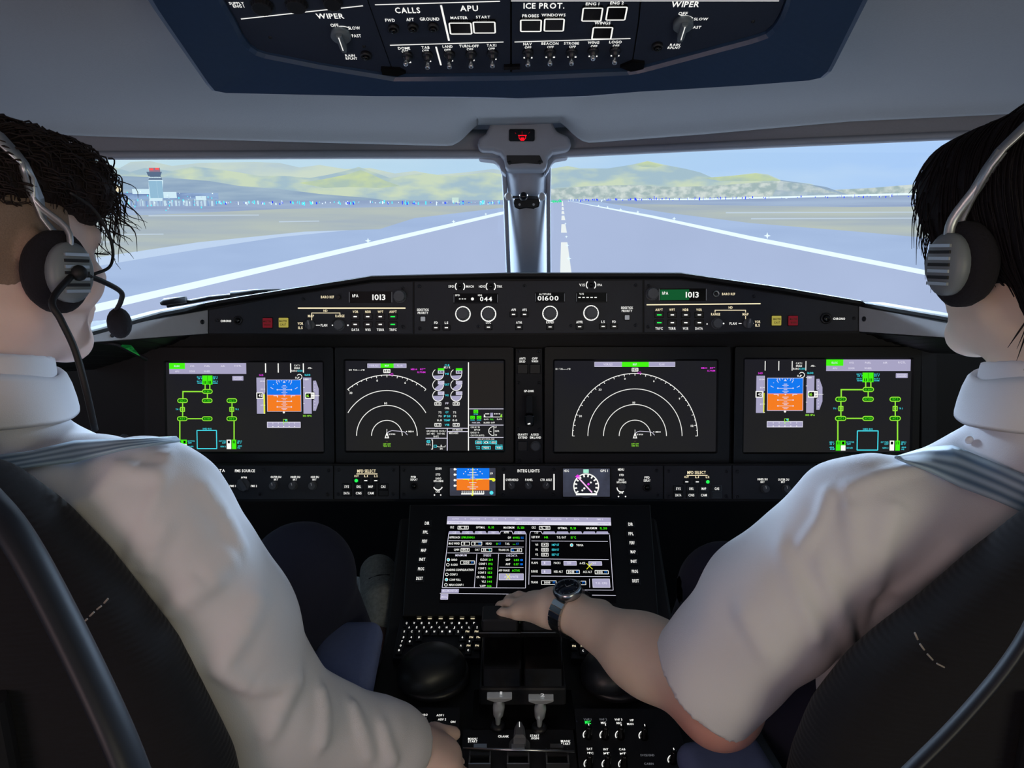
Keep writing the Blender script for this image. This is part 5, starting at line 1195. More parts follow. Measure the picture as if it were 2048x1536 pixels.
for i, x in enumerate((430, 532, 634, 736, 943)): k.poly([(x - 48, 240), (x - 40, 220), (x + 40, 220), (x + 52, 240)], Cl)
for i, x in enumerate((1175, 1280, 1385, 1490, 1592)): k.poly([(x - 52, 242), (x - 44, 222), (x + 40, 222), (x + 50, 242)], Cl)
k.line([(785, 242), (796, 220), (880, 220), (890, 242)], 4, Clw); k.line([(1022, 242), (1030, 222), (1110, 222), (1120, 242)], 4, Clw)
k.frame(482, 304, 552, 333, 4, Cw, 3); k.frame(562, 304, 648, 333, 4, Cw, 3); k.frame(478, 354, 549, 382, 4, Cw, 3); k.frame(640, 354, 726, 382, 4, Cw, 3); k.frame(872, 355, 960, 384, 4, Cw, 3); k.frame(476, 452, 590, 482, 4, Cw, 3)
for y in (327, 366, 405): k.frame(1113, y - 14, 1168, y + 14, 4, Cw, 3)
for a, b, c, d in ((1310, 525, 1412, 556), (1533, 527, 1638, 558), (1112, 608, 1230, 641), (1358, 611, 1462, 643)): k.frame(a, b, c, d, 4, Cw, 3)
for a, b, c, d in ((1113, 454, 1186, 489), (1288, 456, 1388, 490), (1484, 458, 1586, 491), (1113, 521, 1188, 555), (779, 554, 973, 605), (1516, 594, 1648, 664), (327, 675, 466, 705), (320, 715, 382, 758)): k.rect(a, b, c, d, Cl, 3)
k.up()
for a, b, c, d in ((779, 554, 973, 605), (1516, 594, 1648, 664), (320, 715, 382, 758), (1113, 454, 1186, 489), (1288, 456, 1388, 490), (1484, 458, 1586, 491), (1113, 521, 1188, 555)): k.frame(a, b, c, d, 3, Clw, 3)
k.obj('frames_and_tabs', S)
k = Ink(FM, 0.0075, z4)
T = [('CRZ', 412, 191, 30, Cw), ('OPTIMAL', 635, 192, 70, Cw), ('MAXIMUM', 858, 193, 84, Cw), ('CRZ', 1052, 193, 32, Cw), ('OPTIMAL', 1278, 197, 74, Cw), ('MAXIMUM', 1506, 198, 84, Cw),
     ('FL  50', 498, 192, 60, Cw), ('FL 50', 718, 192, 44, Cg), ('FL 350', 952, 194, 52, Cg), ('FL  50', 1138, 195, 60, Cw), ('FL 50', 1362, 198, 44, Cg), ('FL 350', 1600, 199, 54, Cg),
     ('APPR', 838, 231, 40, Cw), ('T.O', 1072, 232, 30, Cw), ('CLB', 430, 231, 28, Clw), ('CRZ', 532, 231, 28, Clw), ('DES', 634, 231, 28, Clw), ('VNAV', 736, 231, 32, Clw), ('G.A', 943, 231, 28, Clw),
     ('APPROACH', 432, 270, 84, Cw), ('LFMN.RN04LA', 538, 270, 104, Cg), ('GW', 862, 272, 26, Cw), ('49992', 915, 273, 54, Cg), ('KG', 962, 273, 20, Cb),
     ('MAG WIND', 428, 318, 86, Cw), ('0', 508, 319, 12, Cw), ('0', 590, 319, 12, Cw), ('KT', 630, 319, 18, Cb), ('HEAD', 700, 319, 46, Cw), ('0', 764, 320, 12, Cg), ('KT', 786, 320, 18, Cb), ('TAIL', 846, 320, 36, Cw), ('---', 898, 321, 20, Cg), ('KT', 926, 321, 18, Cb),
     ('QNH', 447, 366, 40, Cw), ('1013', 513, 367, 50, Cw), ('OAT', 610, 367, 36, Cw), ('15', 668, 368, 24, Cw), ("'C", 706, 368, 16, Cc), ('TRANS LVL', 818, 369, 84, Cw), ('FL', 890, 370, 20, Cb), ('60', 932, 370, 24, Cw),
     ('MINIMUM', 482, 411, 88, Clw), ('SPEEDS', 688, 412, 60, Clw), ('LIVE DATA', 880, 413, 86, Clw), ('BARO', 430, 446, 44, Cw), ('RADIO', 430, 485, 52, Cw), ('1250', 524, 467, 46, Cw), ('FT', 572, 467, 18, Cb),
     ('LANDING CONFIGURATION', 472, 525, 216, Cw), ('CONF 3', 424, 562, 60, Cw), ('CONF FULL', 436, 603, 90, Cw), ('MAN CONF 1', 444, 643, 112, Cw),
     ('CLEAN', 660, 445, 56, Cw), ('CONF 1', 652, 478, 62, Cw), ('CONF 2', 648, 513, 62, Cw), ('CONF 3', 646, 547, 62, Cw), ('CF. FULL', 640, 582, 72, Cw), ('VLS', 660, 617, 32, Cw), ('VAPP', 652, 652, 46, Cw),
     ('214', 715, 446, 34, Cg), ('192', 713, 479, 34, Cg), ('163', 711, 514, 34, Cg), ('153', 709, 548, 34, Cg), ('140', 707, 582, 34, Cg), ('141', 706, 618, 34, Cg), ('146', 704, 653, 34, Cg),
     ('GDP', 850, 446, 36, Cw), ('1.03', 917, 448, 38, Cg), ('NM', 956, 448, 22, Cb), ('AHF', 850, 480, 36, Cw), ('0.07', 915, 481, 38, Cg), ('NM', 956, 481, 22, Cb), ('APP PHASE', 820, 530, 86, Cw), ('ACTIVE', 912, 531, 60, Cg), ('ACTIVATE', 876, 580, 110, Clw),
     ('REF RW', 1068, 268, 64, Cw), ('04R', 1150, 270, 32, Cg), ('T.O. OAT', 1270, 270, 72, Cw), ("15 'C", 1364, 271, 40, Cg), ('V1', 1075, 328, 22, Cw), ('143', 1141, 328, 40, Cw), ('147', 1210, 329, 30, Cc), ('KT', 1242, 329, 18, Cc), ('TO/GA', 1414, 331, 54, Cw),
     ('VR', 1075, 366, 22, Cw), ('150', 1141, 367, 40, Cw), ('150', 1210, 367, 30, Cc), ('KT', 1242, 367, 18, Cc), ('V2', 1075, 405, 22, Cw), ('157', 1141, 406, 40, Cw), ('157', 1210, 406, 30, Cc), ('KT', 1242, 406, 18, Cc),
     ('FLAPS', 1060, 470, 50, Cw), ('1', 1138, 471, 10, Clw), ('PACKS', 1236, 471, 52, Cw), ('OFF', 1330, 473, 34, Clw), ('A-ICE', 1434, 473, 44, Cw), ('OFF', 1524, 474, 34, Clw), ('SURGE', 1058, 537, 52, Cw), ('1', 1138, 538, 10, Clw), ('RED ALT', 1246, 539, 70, Cw), ('1011', 1346, 541, 46, Cw), ('FT', 1394, 541, 18, Cb), ('ACC ALT', 1474, 541, 70, Cw), ('3011', 1568, 543, 46, Cw), ('FT', 1618, 543, 18, Cb),
     ('TRANS', 1058, 623, 54, Cw), ('5000', 1158, 625, 48, Cw), ('FT', 1212, 625, 18, Cb), ('S.O. ACC', 1292, 626, 74, Cw), ('1511', 1398, 627, 46, Cw), ('FT', 1444, 627, 18, Cb), ('T.O. CFG', 1582, 630, 90, Clw), ('MSG MONITOR', 396, 690, 120, Clw), ('MSG', 350, 738, 40, Clw)]
for s_, x, y, w_, m_ in T: k.text(s_, x, y, w_, 16, m_)
for x, y, f in ((383, 446, 1), (379, 485, 0), (371, 562, 0), (368, 602, 1), (364, 643, 0), (1350, 331, 1)):
    k.arc(x, y, 11, 0, 360, 4, Cw, 16); (k.disc(x, y, 8, Cc, 12) if f else None)
k.line([(1466, 474), (1514, 520)], 5, Cy); k.line([(1510, 474), (1468, 520)], 5, Cy); k.line([(836, 560), (868, 600)], 6, Cy); k.line([(866, 560), (838, 600)], 6, Cy)
k.obj('data_lettering', S)
k = Ink(FM, 0.0066)
for s_, u, v, w_ in (('DIR', 855, 1051, 9), ('FPL', 852, 1069, 10), ('PERF', 850, 1087, 10), ('MAP', 848, 1105, 10), ('INIT', 845.5, 1123, 12), ('PROG', 843, 1142, 12), ('DEST', 840, 1161, 13),
                     ('DIR', 1260, 1053, 9), ('FPL', 1261, 1072, 10), ('PERF', 1263, 1090, 10), ('MAP', 1265, 1108, 10), ('INIT', 1266.5, 1127, 12), ('PROG', 1268.5, 1147, 12), ('DEST', 1270, 1166, 13)):
    a, b = FM.m(u, v); sxx = FM.sx(u, v); mb = MB(FM.w); mb.rect(a - 9 * sxx, b - .007, a + 9 * sxx, b + .007, 0.004, 0.0085, M_kdark, r=0.001, inset=0.0008); o = mb.obj('side_key', fd)
    k = Ink(FM, 0.0089); k.text(s_, u, v, w_, 6, E_w); k.obj('key_lettering', o)

# ------------------------------------------------------------------ keyboards beside the thrust levers
z5 = zf(760, 1200, 3.531)
def keyboard(lab, mir):
    cx = 1047.0
    f = (lambda x, y: (z5(x, y)[0], z5(x, y)[1])) if not mir else (lambda x, y: (2 * cx - z5(x, y)[0] + 8, z5(x, y)[1] + 1))
    t = thing('keyboard', lab, 'keyboard', PP.w(*PP.m(*f(430, 260)), 0.0))
    mb = MB(PP.w); mb.prism([PP.m(*f(*p)) for p in [(150, 120), (690, 120), (708, 430), (90, 430)]], -0.008, 0.006, M_panel, inset=0.001); mb.obj('case', t)
    rows_ = [(155, (277, 353, 430, 505, 580, 655), 30), (197, (190, 243, 296, 349, 402, 455, 508, 560, 612, 665), 22), (228, (208, 260, 313, 366, 420, 472, 525, 580, 632, 686), 22),
             (257, (173, 226, 278, 331, 385, 440, 494, 553, 618, 682), 22), (298, (168, 222, 277, 583, 645, 695), 22), (327, (157, 212, 632), 22), (357, (148, 572, 626, 686), 22), (390, (137, 623), 22)]
    L_ = iter('QWERTYUIOPASDFGHJKLZXCVBNM1234567890ABCDEFGHIJKLMNOP'); TT = iter(('DIR', 'NAV', 'MSG', 'OFF', 'PERF', 'CLR'))
    for y, xs_, w_ in rows_:
        for x in xs_:
            u, v = f(x, y); a, b = PP.m(u, v); q = PP.sx(u, v); hw = w_ * q / 3.531; hb = 0.008 if y > 160 else 0.011
            mb = MB(PP.w); mb.rect(a - hw, b - hb, a + hw, b + hb, 0.005, 0.010, M_kdark, r=0.001, inset=0.001); o = mb.obj('key', t)
            k = Ink(PP, 0.0103)
            if y == 155: k.text(next(TT), u, v - 2, 10, 3.6, E_c); k.rect(u - 4, v + 2.6, u + 4, v + 4.0, E_c)
            elif x > 600 and y in (257, 298, 357): k.text('FN', u, v, 7, 3.6, E_c)
            else: k.text(next(L_), u, v, 3.0, 3.6, E_w)
            k.obj('key_lettering', o)
keyboard('left lit keyboard, all its keys in view beside the thrust levers', False)
keyboard('right lit keyboard, mostly hidden behind the reaching forearm', True)
M_dome = mat('dome_rubber', (30, 34, 40), 0.42, noise=0.1, scale=200)
def dome(lab, u, v):
    t = thing('hand_rest', lab, 'hand rest', PP.w(*PP.m(u, v + 10)))
    c = PP.w(*PP.m(u, v + 22), 0.006); v_, f_ = nets(U([(ell(c + Vector((0, 0, 0.012)), (0.052, 0.045, 0.034)), 0), (ell(c + Vector((-0.018, -0.02, 0.008)), (0.036, 0.034, 0.026)), .02)]), c - Vector((.07, .08, .03)), c + Vector((.07, .08, .06)), 0.004)
    mk('rubber_dome', v_, f_, [M_dome], t, smooth=True)
    mb = MB(PP.w); a, b = PP.m(u, v + 22); mb.lathe(a, b, [(0.058, 0.0), (0.058, 0.008), (0.054, 0.010)], 32, M_kdark); mb.obj('base_ring', t)
dome('dark domed hand rest behind the left keyboard', 868, 1330)
dome('dark domed hand rest hidden under the right forearm', 1232, 1332)

# ------------------------------------------------------------------ thrust lever block
tq = thing('thrust_quadrant', 'black thrust lever block in the middle of the pedestal', 'thrust levers', PP.w(*PP.m(1040, 1400)))
mb = MB(); xa, xb = -0.050, 0.082
mb.rect(xa, 0.985, xb, 1.155, PZ - 0.035, PZ + 0.028, M_panel); mb.obj('base', tq, bevel=0.004)
yk = [(1.13, PZ + 0.02), (1.12, PZ + 0.062), (1.085, PZ + 0.082), (1.04, PZ + 0.078), (1.00, PZ + 0.05), (0.985, PZ + 0.02)]
for nm, x0, x1 in (('thrust_lever', xa + 0.004, 0.0145), ('thrust_lever', 0.0175, xb - 0.004)):
    mb = MB(); vs = [Vector((x0, y, z)) for y, z in yk] + [Vector((x1, y, z)) for y, z in yk]; n = len(yk)
    mb.add(vs, [list(range(n))[::-1], [n + i for i in range(n)]] + [[i, (i + 1) % n, n + (i + 1) % n, n + i] for i in range(n)], M_gloss)
    lv = mb.obj(nm, tq, bevel=0.003, recalc=True)
    g = px(1000, 1228, 1.13) if x0 < 0 else px(1078, 1228, 1.15)
    mb = MB(); mb.tube([Vector(((x0 + x1) / 2, 1.075, PZ + 0.07)), g + Vector((0, 0.012, -0.02))], [0.008, 0.007], 12, M_kdark); mb.obj('stem', lv)
    mb = MB(lambda a, b, h, g=g: g + Vector((a, b, h))); mb.rect(-0.027, -0.020, 0.027, 0.022, -0.018, 0.002, M_kdark, r=0.004, inset=0.002)
    mb.rect(-0.031, -0.024, 0.031, 0.0, -0.024, -0.016, M_gloss, r=0.002); mb.rect(-0.0305, -0.0246, 0.0305, -0.0238, -0.0172, -0.0158, M_metal); mb.obj('handle', lv)
for u, v in ((983, 1354), (1043, 1355), (1103, 1356)): mb = MB(lambda a, b, h: Vector((.03 + a, 1.0 + b, PZ + .028 + h))); screw(mb, Plane((0.03, 1.0, PZ + .028), (1, 0, 0), (0, 1, 0)), u, v, 4); mb.obj('screw', tq)
PQ = off(PP, 0.0285)
mb = MB(PP.w); a0, b0 = PP.m(935, 1462); a1, b1 = PP.m(1150, 1384)
mb.rect(a0 + .006, b0, a1 - .006, b1, -0.004, 0.0045, M_gloss, r=0.002); mb.obj('slot_plate', tq)
fl_l = ['first of two silver fuel levers, marked 1', 'second of two silver fuel levers, marked 2']
for i, (u, v0, v1) in enumerate(((999, 1392, 1452), (1082, 1396, 1456))):
    base = PP.w(*PP.m(u - 4, v1 + 2), 0.004); b2 = px(u - 2, v1 - 12, (base - EYE).dot(Vector((0, ct, -st))) - 0.022); tp = px(u, v0, (base - EYE).dot(Vector((0, ct, -st))) - 0.050)
    t = thing('fuel_lever', fl_l[i], 'lever', base, 'fuel levers'); M_lev = mat('lever_metal', (214, 224, 230), 0.25, 0.5)
    mb = MB(); mb.tube([base, base.lerp(b2, .5), base.lerp(tp, .28), base.lerp(tp, .4), base.lerp(tp, .62), base.lerp(tp, .72), base.lerp(tp, .80), base.lerp(tp, 0.96)], [0.0035, 0.0035, 0.0045, 0.0075, 0.0085, 0.0080, 0.0045, 0.0050], 18, M_lev); mb.obj('shaft', t)
    mb = MB(); d = (tp - base).normalized(); r_ = Vector((1, 0, 0)); f_ = d.cross(r_)
    c = base.lerp(tp, 0.98); prof = [(-0.0175, 0.004), (-0.0175, 0.0), (-0.008, -0.006), (0.008, -0.006), (0.0175, 0.0), (0.0175, 0.004)]
    mb.add([c + r_ * a + d * b + f_ * -0.005 for a, b in prof] + [c + r_ * a + d * b + f_ * 0.005 for a, b in prof], [[0, 1, 2, 3, 4, 5], [11, 10, 9, 8, 7, 6]] + [[j, 6 + j, 6 + (j + 1) % 6, (j + 1) % 6] for j in range(6)], M_lev)
    mb.obj('crossbar', t, bevel=0.001, recalc=True)
    mb = MB(); mb.ball(base.lerp(tp, .5) + (EYE - base).normalized() * 0.0105, 0.002, M_black, 10); mb.obj('pin', t)

    mb = MB(PP.w); a, b = PP.m(u - 4, v1 + 6); mb.lathe(a, b, [(0.011, 0.0045), (0.011, 0.008), (0.007, 0.011), (0.005, 0.011)], 24, M_kdark); mb.obj('collar', t)
    k = Ink(Plane(tp + d * 0.006, (1, 0, 0), (0, 0.5, 0.8)), 0.0); k.text('12'[i], u + 3, v0 - 6, 4.5 if i == 0 else 8, 6, em('print_white', (200, 200, 200), 0.8)); k.obj('number', t)

# engine start panel
ep_ = module('engine_start_panel', 'black engine panel with a rotary knob and three wire guards at the bottom', 'control panel', PP, [(921, 1545), (926, 1462), (1146, 1462), (1156, 1545)], M_panel, 0.003)
PE = off(PP, 0.003); k = Ink(PE, 0.0005, z5)
for s_, x, y, w_, h_ in (('MAN/', 655, 982, 66, 15), ('START', 655, 1000, 66, 15), ('CRANK', 872, 965, 76, 15), ('START', 1092, 960, 64, 15), ('/IGN', 1094, 978, 56, 15), ('MAN/', 1310, 998, 66, 15), ('START', 1312, 1017, 66, 15)): k.text(s_, x, y, w_, h_, E_w)
k.obj('lettering', ep_)
PE2 = off(PE, .011)
a, b = PE2.m(1039, 1482); q = PE.sx(1039, 1480); mb = MB(PE.w); mb.lathe(a, b, [(21 * q, 0), (21 * q, .004), (18 * q, .007)], 32, M_knob)
mb.prism([(a - 12 * q, b - 15 * q), (a + 12 * q, b - 15 * q), (a + 10 * q, b + 10 * q), (a + 4 * q, b + 26 * q), (a - 4 * q, b + 26 * q), (a - 10 * q, b + 10 * q)], .005, .030, M_knob, inset=.003)
mb.poly([(a - .6 * q, b + 8 * q), (a + .6 * q, b + 8 * q), (a + .6 * q, b + 22 * q), (a - .6 * q, b + 22 * q)], 0.0304, E_w); mb.obj('rotary_knob', ep_)
def PEt(u, v, h): return off(PE, h).w(*off(PE, h).m(u, v))
mb = MB()
mb.tube([PEt(926, 1497, .014), PEt(1149, 1503, .014)], 0.0018, 8, M_metal); mb.obj('guard_rod', ep_)
for u in (960, 1036, 1114):
    mb = MB(PE.w); a0, b0 = PE2.m(u - 22, 1514); a1, b1 = PE2.m(u + 22, 1497)
    for a, b in ((a0, a0 + .0018), (a1 - .0018, a1)): mb.rect(a, b0 - .012, b, b1, 0.0, 0.012, M_knob)
    mb.rect(a0, b0 + .002, a1, b1 - .001, 0.010, 0.012, M_kdark); mb.rect(a0, b0 - .014, a1, b0 - .012, 0.006, 0.013, M_metal); mb.rect((a0 + a1) / 2 - .009, b1 - .004, (a0 + a1) / 2 + .009, b1 + .003, .012, .0165, M_metal); mb.obj('switch_guard', ep_)
# audio panel (right) and radio panel (left)
au = module('audio_panel', 'right rear pedestal panel with a green lamp over rows of glossy knobs', 'control panel', PP, [(1158, 1545), (1148, 1420), (1345, 1420), (1385, 1545)], M_panel, 0.003)
k = Ink(PE, 0.0005, z5)
for s_, x, y, w_, m_ in (('VHF 1', 1465, 845, 54, E_dim), ('VHF 2', 1575, 845, 54, E_dim), ('VHF 3', 1683, 846, 54, E_w), ('MIC', 1578, 869, 36, E_w), ('MIC', 1688, 871, 36, E_w), ('HF', 1778, 850, 26, E_w), ('MAN', 1767, 877, 44, E_w),
    ('SAT', 1480, 1053, 40, E_w), ('INT', 1595, 1056, 36, E_w), ('CAB', 1710, 1056, 44, E_w), ('MIC', 1486, 1083, 42, E_w), ('MIC', 1600, 1085, 42, E_w), ('MIC', 1716, 1087, 42, E_w), ('SVCE/GND', 1888, 1098, 98, E_dim), ('CABIN', 1898, 1158, 66, E_dim)): k.text(s_, x, y, w_, 14, m_)
k.obj('lettering', au)
k = Ink(PE, 0.0008, z5); k.text('MIC', 1468, 866, 42, 22, E_g); k.obj('green_lamp', au, 'green glowing word')
for x, y in ((1472, 935), (1590, 937), (1700, 937), (1866, 940), (1478, 1140), (1605, 1142), (1722, 1142), (2070, 1110)):
    u, v = z5(x, y + 34); a, b = PE.m(u, v); q = PE.sx(u, v); mb = MB(PE.w); mb.lathe(a, b, [(8 * q, 0), (8 * q, .004), (6.6 * q, .006), (6.2 * q, .018), (5 * q, .020)], 24, M_gloss); o = mb.obj('volume_knob', au)
    k = Ink(PE, 0.0006); k.arc(u - 1, v - 4, 9.5, 110, 215, 1.8, E_w, 8); k.obj('dial_mark', o); mb = MB(PE.w); mb.poly([(a - .0006, b + .001), (a + .0006, b + .001), (a + .0006, b + .0045), (a - .0006, b + .0045)], .0204, E_w); mb.obj('pointer', o)
ra = module('radio_panel', 'left rear pedestal panel half covered by the resting hand', 'control panel', PP, [(705, 1545), (760, 1418), (920, 1418), (918, 1545)], M_panel, 0.003)
k = Ink(PE, 0.0005, z5)
for s_, x, y, w_ in (('VHF 2', 110, 805, 58), ('VHF 3', 215, 808, 56), ('BARO', 312, 812, 48), ('ADF 1', 425, 815, 52), ('HF 1', 306, 840, 40), ('ADF 2', 438, 845, 58), ('ON', 515, 862, 34), ('NAV', 502, 905, 40), ('RAD', 502, 935, 46), ('ON', 490, 998, 28)): k.text(s_, x, y, w_, 14, E_w if y != 905 else E_dim)
k.obj('lettering', ra)
for x, y in ((368, 878), (110, 850), (215, 850)):
    u, v = z5(x, y); k = Ink(PE, 0.0006); k.arc(u, v, 4, 110, 250, 1.8, E_w, 6); o = k.obj('dial_mark', ra); jack(PE, u + 3, v + 1, 5, ra, name='volume_knob')
# footrest beam beside the pedestal
fr_ = thing('footrest', 'dark footrest shelf under the instrument panel at left of the pedestal', 'footrest', (-0.32, 1.4, 0.0))
mb = MB(); mb.rect(-0.42, 1.22, -0.224, 1.56, 0.44, 0.458, M_black); mb.obj('shelf', fr_, bevel=0.004)
mb = MB(); mb.rect(-0.41, 1.50, -0.23, 1.54, 0.0, 0.445, M_black); mb.obj('upright', fr_)
# ================================================================== seats and pilots
M_seat = mat('seat_fabric', (17, 17, 23), 0.95, noise=0.25, scale=500, bump=0.0, sheen=0.03)
def ribbed(m):
    nt = m.node_tree; p = nt.nodes['Principled BSDF']; tc = nt.nodes.new('ShaderNodeTexCoord'); w_ = nt.nodes.new('ShaderNodeTexWave')
    w_.inputs['Scale'].default_value = 60; w_.bands_direction = 'Z'; w_.inputs['Distortion'].default_value = 1.2
    b = nt.nodes.new('ShaderNodeBump'); b.inputs['Strength'].default_value = 0.35; b.inputs['Distance'].default_value = 0.002
    nt.links.new(tc.outputs['Object'], w_.inputs['Vector']); nt.links.new(w_.outputs['Fac'], b.inputs['Height']); nt.links.new(b.outputs['Normal'], p.inputs['Normal'])
ribbed(M_seat)
M_sside = mat('seat_shell', (20, 20, 26), 0.7, noise=0.15, scale=80)
M_arm = mat('armrest_vinyl', (92, 104, 144), 0.55, noise=0.12, scale=160, bump=0.12)
M_rail = mat('seat_rail', (36, 39, 48), 0.5, 0.3)
M_skin = mat('skin', (236, 206, 196), 0.5, noise=0.04, scale=60, bump=0.05, bscale=260)
M_skin2 = mat('skin_olive', (238, 214, 194), 0.5, noise=0.04, scale=60, bump=0.05, bscale=260)
for m_ in (M_skin, M_skin2):
    p_ = m_.node_tree.nodes['Principled BSDF']; p_.inputs['Subsurface Weight'].default_value = 0.12; p_.inputs['Subsurface Radius'].default_value = (0.012, 0.005, 0.003); p_.inputs['Subsurface Scale'].default_value = 1.0
M_shirt = mat('white_shirt', (226, 226, 232), 0.75, noise=0.015, scale=30, bump=0.12, bscale=900, sheen=0.1)
M_hair = mat('hair_black', (20, 15, 19), 0.7, noise=0.4, scale=220, bump=0.6, spec=0.25)
M_hairb = mat('hair_dark_brown', (38, 27, 26), 0.65, noise=0.35, scale=220, bump=0.6, spec=0.3)
M_short = mat('hair_stubble', (142, 120, 104), 0.85, noise=0.3, scale=600, bump=0.2)
M_trou = mat('navy_trousers', (22, 24, 44), 0.9, noise=0.15, scale=150, bump=0.1)
M_shoe = mat('knit_shoe', (120, 122, 118), 0.85, noise=0.55, scale=170, bump=0.3)
M_sole = mat('shoe_sole', (160, 160, 158), 0.7)
M_lace = mat('shoe_lace', (20, 24, 22), 0.7)
def belt_mat():
    m = bpy.data.materials.new('harness_webbing'); m.use_nodes = True; nt = m.node_tree; p = nt.nodes['Principled BSDF']
    uv = nt.nodes.new('ShaderNodeUVMap'); s_ = nt.nodes.new('ShaderNodeSeparateXYZ'); mu = nt.nodes.new('ShaderNodeMath'); mu.operation = 'SINE'
    k_ = nt.nodes.new('ShaderNodeMath'); k_.operation = 'MULTIPLY'; k_.inputs[1].default_value = 2 * math.pi * 3.5
    cr = nt.nodes.new('ShaderNodeMapRange'); cr.inputs[1].default_value = -1; cr.inputs[2].default_value = 1; cr.inputs[3].default_value = 0; cr.inputs[4].default_value = 1
    mx = nt.nodes.new('ShaderNodeMixRGB'); mx.inputs[1].default_value = (*lin((96, 128, 160)), 1); mx.inputs[2].default_value = (*lin((178, 206, 226)), 1)
    nt.links.new(uv.outputs[0], s_.inputs[0]); nt.links.new(s_.outputs[0], k_.inputs[0]); nt.links.new(k_.outputs[0], mu.inputs[0]); nt.links.new(mu.outputs[0], cr.inputs[0])
    nt.links.new(cr.outputs[0], mx.inputs[0]); nt.links.new(mx.outputs[0], p.inputs['Base Color']); p.inputs['Roughness'].default_value = 0.55; p.inputs['Sheen Weight'].default_value = 0.2
    return m
M_belt = belt_mat()

def seat(lab, cx, side, pts, z_top):
    """side = +1: the inner edge of this seat is on the right of it (left pilot)"""
    t = thing('pilot_seat', lab, 'seat', (cx, 0.62, 0))
    (b0, outl) = pts
    Q = np.array(outl, np.float32)
    def fn(P):
        x, z = P[..., 0], P[..., 2]; d = np.full(x.shape, 1e9, np.float32); ins = np.zeros(x.shape, bool)
        for i in range(len(Q)):
            x0, z0 = Q[i - 1]; x1, z1 = Q[i]; ex, ez = x1 - x0, z1 - z0
            t = np.clip(((x - x0) * ex + (z - z0) * ez) / (ex * ex + ez * ez), 0, 1); d = np.minimum(d, np.hypot(x - x0 - t * ex, z - z0 - t * ez))
            c_ = (z0 > z) != (z1 > z); ins ^= c_ & (x < (x1 - x0) * (z - z0) / np.where(z1 == z0, 1e-9, z1 - z0) + x0)
        d2 = np.where(ins, -d, d) + .038; dy = np.abs(P[..., 1] - b0 + .02 * np.cos((x - cx) * 9)) - .004
        return np.sqrt(np.maximum(d2, 0) ** 2 + np.maximum(dy, 0) ** 2) + np.minimum(np.maximum(d2, dy), 0) - .038
    sdf_obj('backrest', fn, (cx - .38, b0 - .12, .40), (cx + .38, b0 + .12, z_top + .08), 0.008, M_seat, t, smooth_it=6)
    mb = MB(); mb.rect(cx - .12, b0 - .085, cx + .12, b0 - .05, .50, .90, M_sside, r=.02); mb.obj('back_shell', t, bevel=.01)
    sdf_obj('seat_cushion', U([(rbox((cx, b0 + .30, .42), (.235, .25, .055), .045), 0), (cone((cx - .19, b0 + .1, .46), (cx - .19, b0 + .5, .45), .04, .035), .03), (cone((cx + .19, b0 + .1, .46), (cx + .19, b0 + .5, .45), .04, .035), .03)]), (cx - .3, b0 - .02, .33), (cx + .3, b0 + .62, .54), 0.01, M_seat, t)
    mb = MB(); mb.rect(cx - .17, b0 + .08, cx + .17, b0 + .46, .0, .37, M_sside, r=.02); mb.obj('pedestal_base', t, bevel=.01)
    # seam stitching on the shoulder of the backrest
    return t
def outline(cx, pxs, sgn, yb):
    e = []
    for u, v in pxs: p = pY(u, v, yb); e.append((p.x, p.z))
    return [(x, z) for x, z in e] + [(2 * cx - x, z) for x, z in e[::-1]]
YB = 0.60
seatL = seat('left pilot seat with ribbed dark backrest and blue-grey armrest', -0.535, 1, (YB, outline(-0.535, [(478, 1660), (452, 1540), (395, 1420), (338, 1300), (272, 1205), (205, 1110), (120, 1010), (20, 925), (-150, 865)], 1, YB)), 1.14)
seatR = seat('right pilot seat with ribbed dark backrest behind the reaching pilot', 0.545, -1, (YB, outline(0.545, [(1570, 1680), (1600, 1540), (1640, 1440), (1712, 1338), (1775, 1275), (1850, 1210), (1950, 1110), (2048, 1022), (2150, 955), (2250, 925)], -1, YB)), 1.10)
def armrest(t, front, back, hw, sg):
    d = (back - front).normalized(); x = d.cross(Vector((0, 0, 1))).normalized(); z = x.cross(d); R_ = np.array([[x[i], d[i], z[i]] for i in range(3)], np.float32); c = (front + back) / 2; L = (back - front).length / 2
    fn = U([(rbox(c, (hw, L, .020), .018, R_), 0), (rbox(c + d * .02 - z * .018, (hw * .8, L * .85, .016), .012, R_), .015)])
    r_ = Vector((hw + .05, L + .05, .09)); sdf_obj('armrest', fn, c - r_, c + r_, 0.005, M_arm, t, 'blue-grey armrest pad')
    mb = MB(); cx_ = c.x + sg * .050; mb.rect(cx_ - .02, back.y - .04, cx_ + .02, back.y + .03, .40, c.z - .02, M_sside, r=.01); mb.obj('armrest_support', t, bevel=.004)
armrest(seatL, px(704, 1256, 1.07), px(664, 1420, 0.93), .046, -1)
armrest(seatR, px(1424, 1486, 0.98), px(1510, 1640, 0.88), .056, 1)
mb = MB(); mb.tube(cat([px(-60, 960, .50), px(25, 1060, .48), px(120, 1230, .47), px(230, 1460, .46), px(300, 1640, .46)]), .012, 12, M_rail, flat=0.6); mb.obj('side_rail', seatL, label='grey metal rail at the back of the seat')
mb = MB(); mb.tube(cat([px(2120, 1120, .47), px(2040, 1290, .47), px(1920, 1440, .47), px(1760, 1600, .46)]), 0.006, 10, M_rail, flat=.6); mb.obj('side_rail', seatR)
def stitch(t, pts):
    mb = MB()
    for i in range(len(pts) - 1): a, b = pts[i], pts[i + 1]; mb.tube([a.lerp(b, .15), a.lerp(b, .75)], .0008, 6, mat('stitch', (150, 142, 135), .8))
    mb.obj('stitching', t)

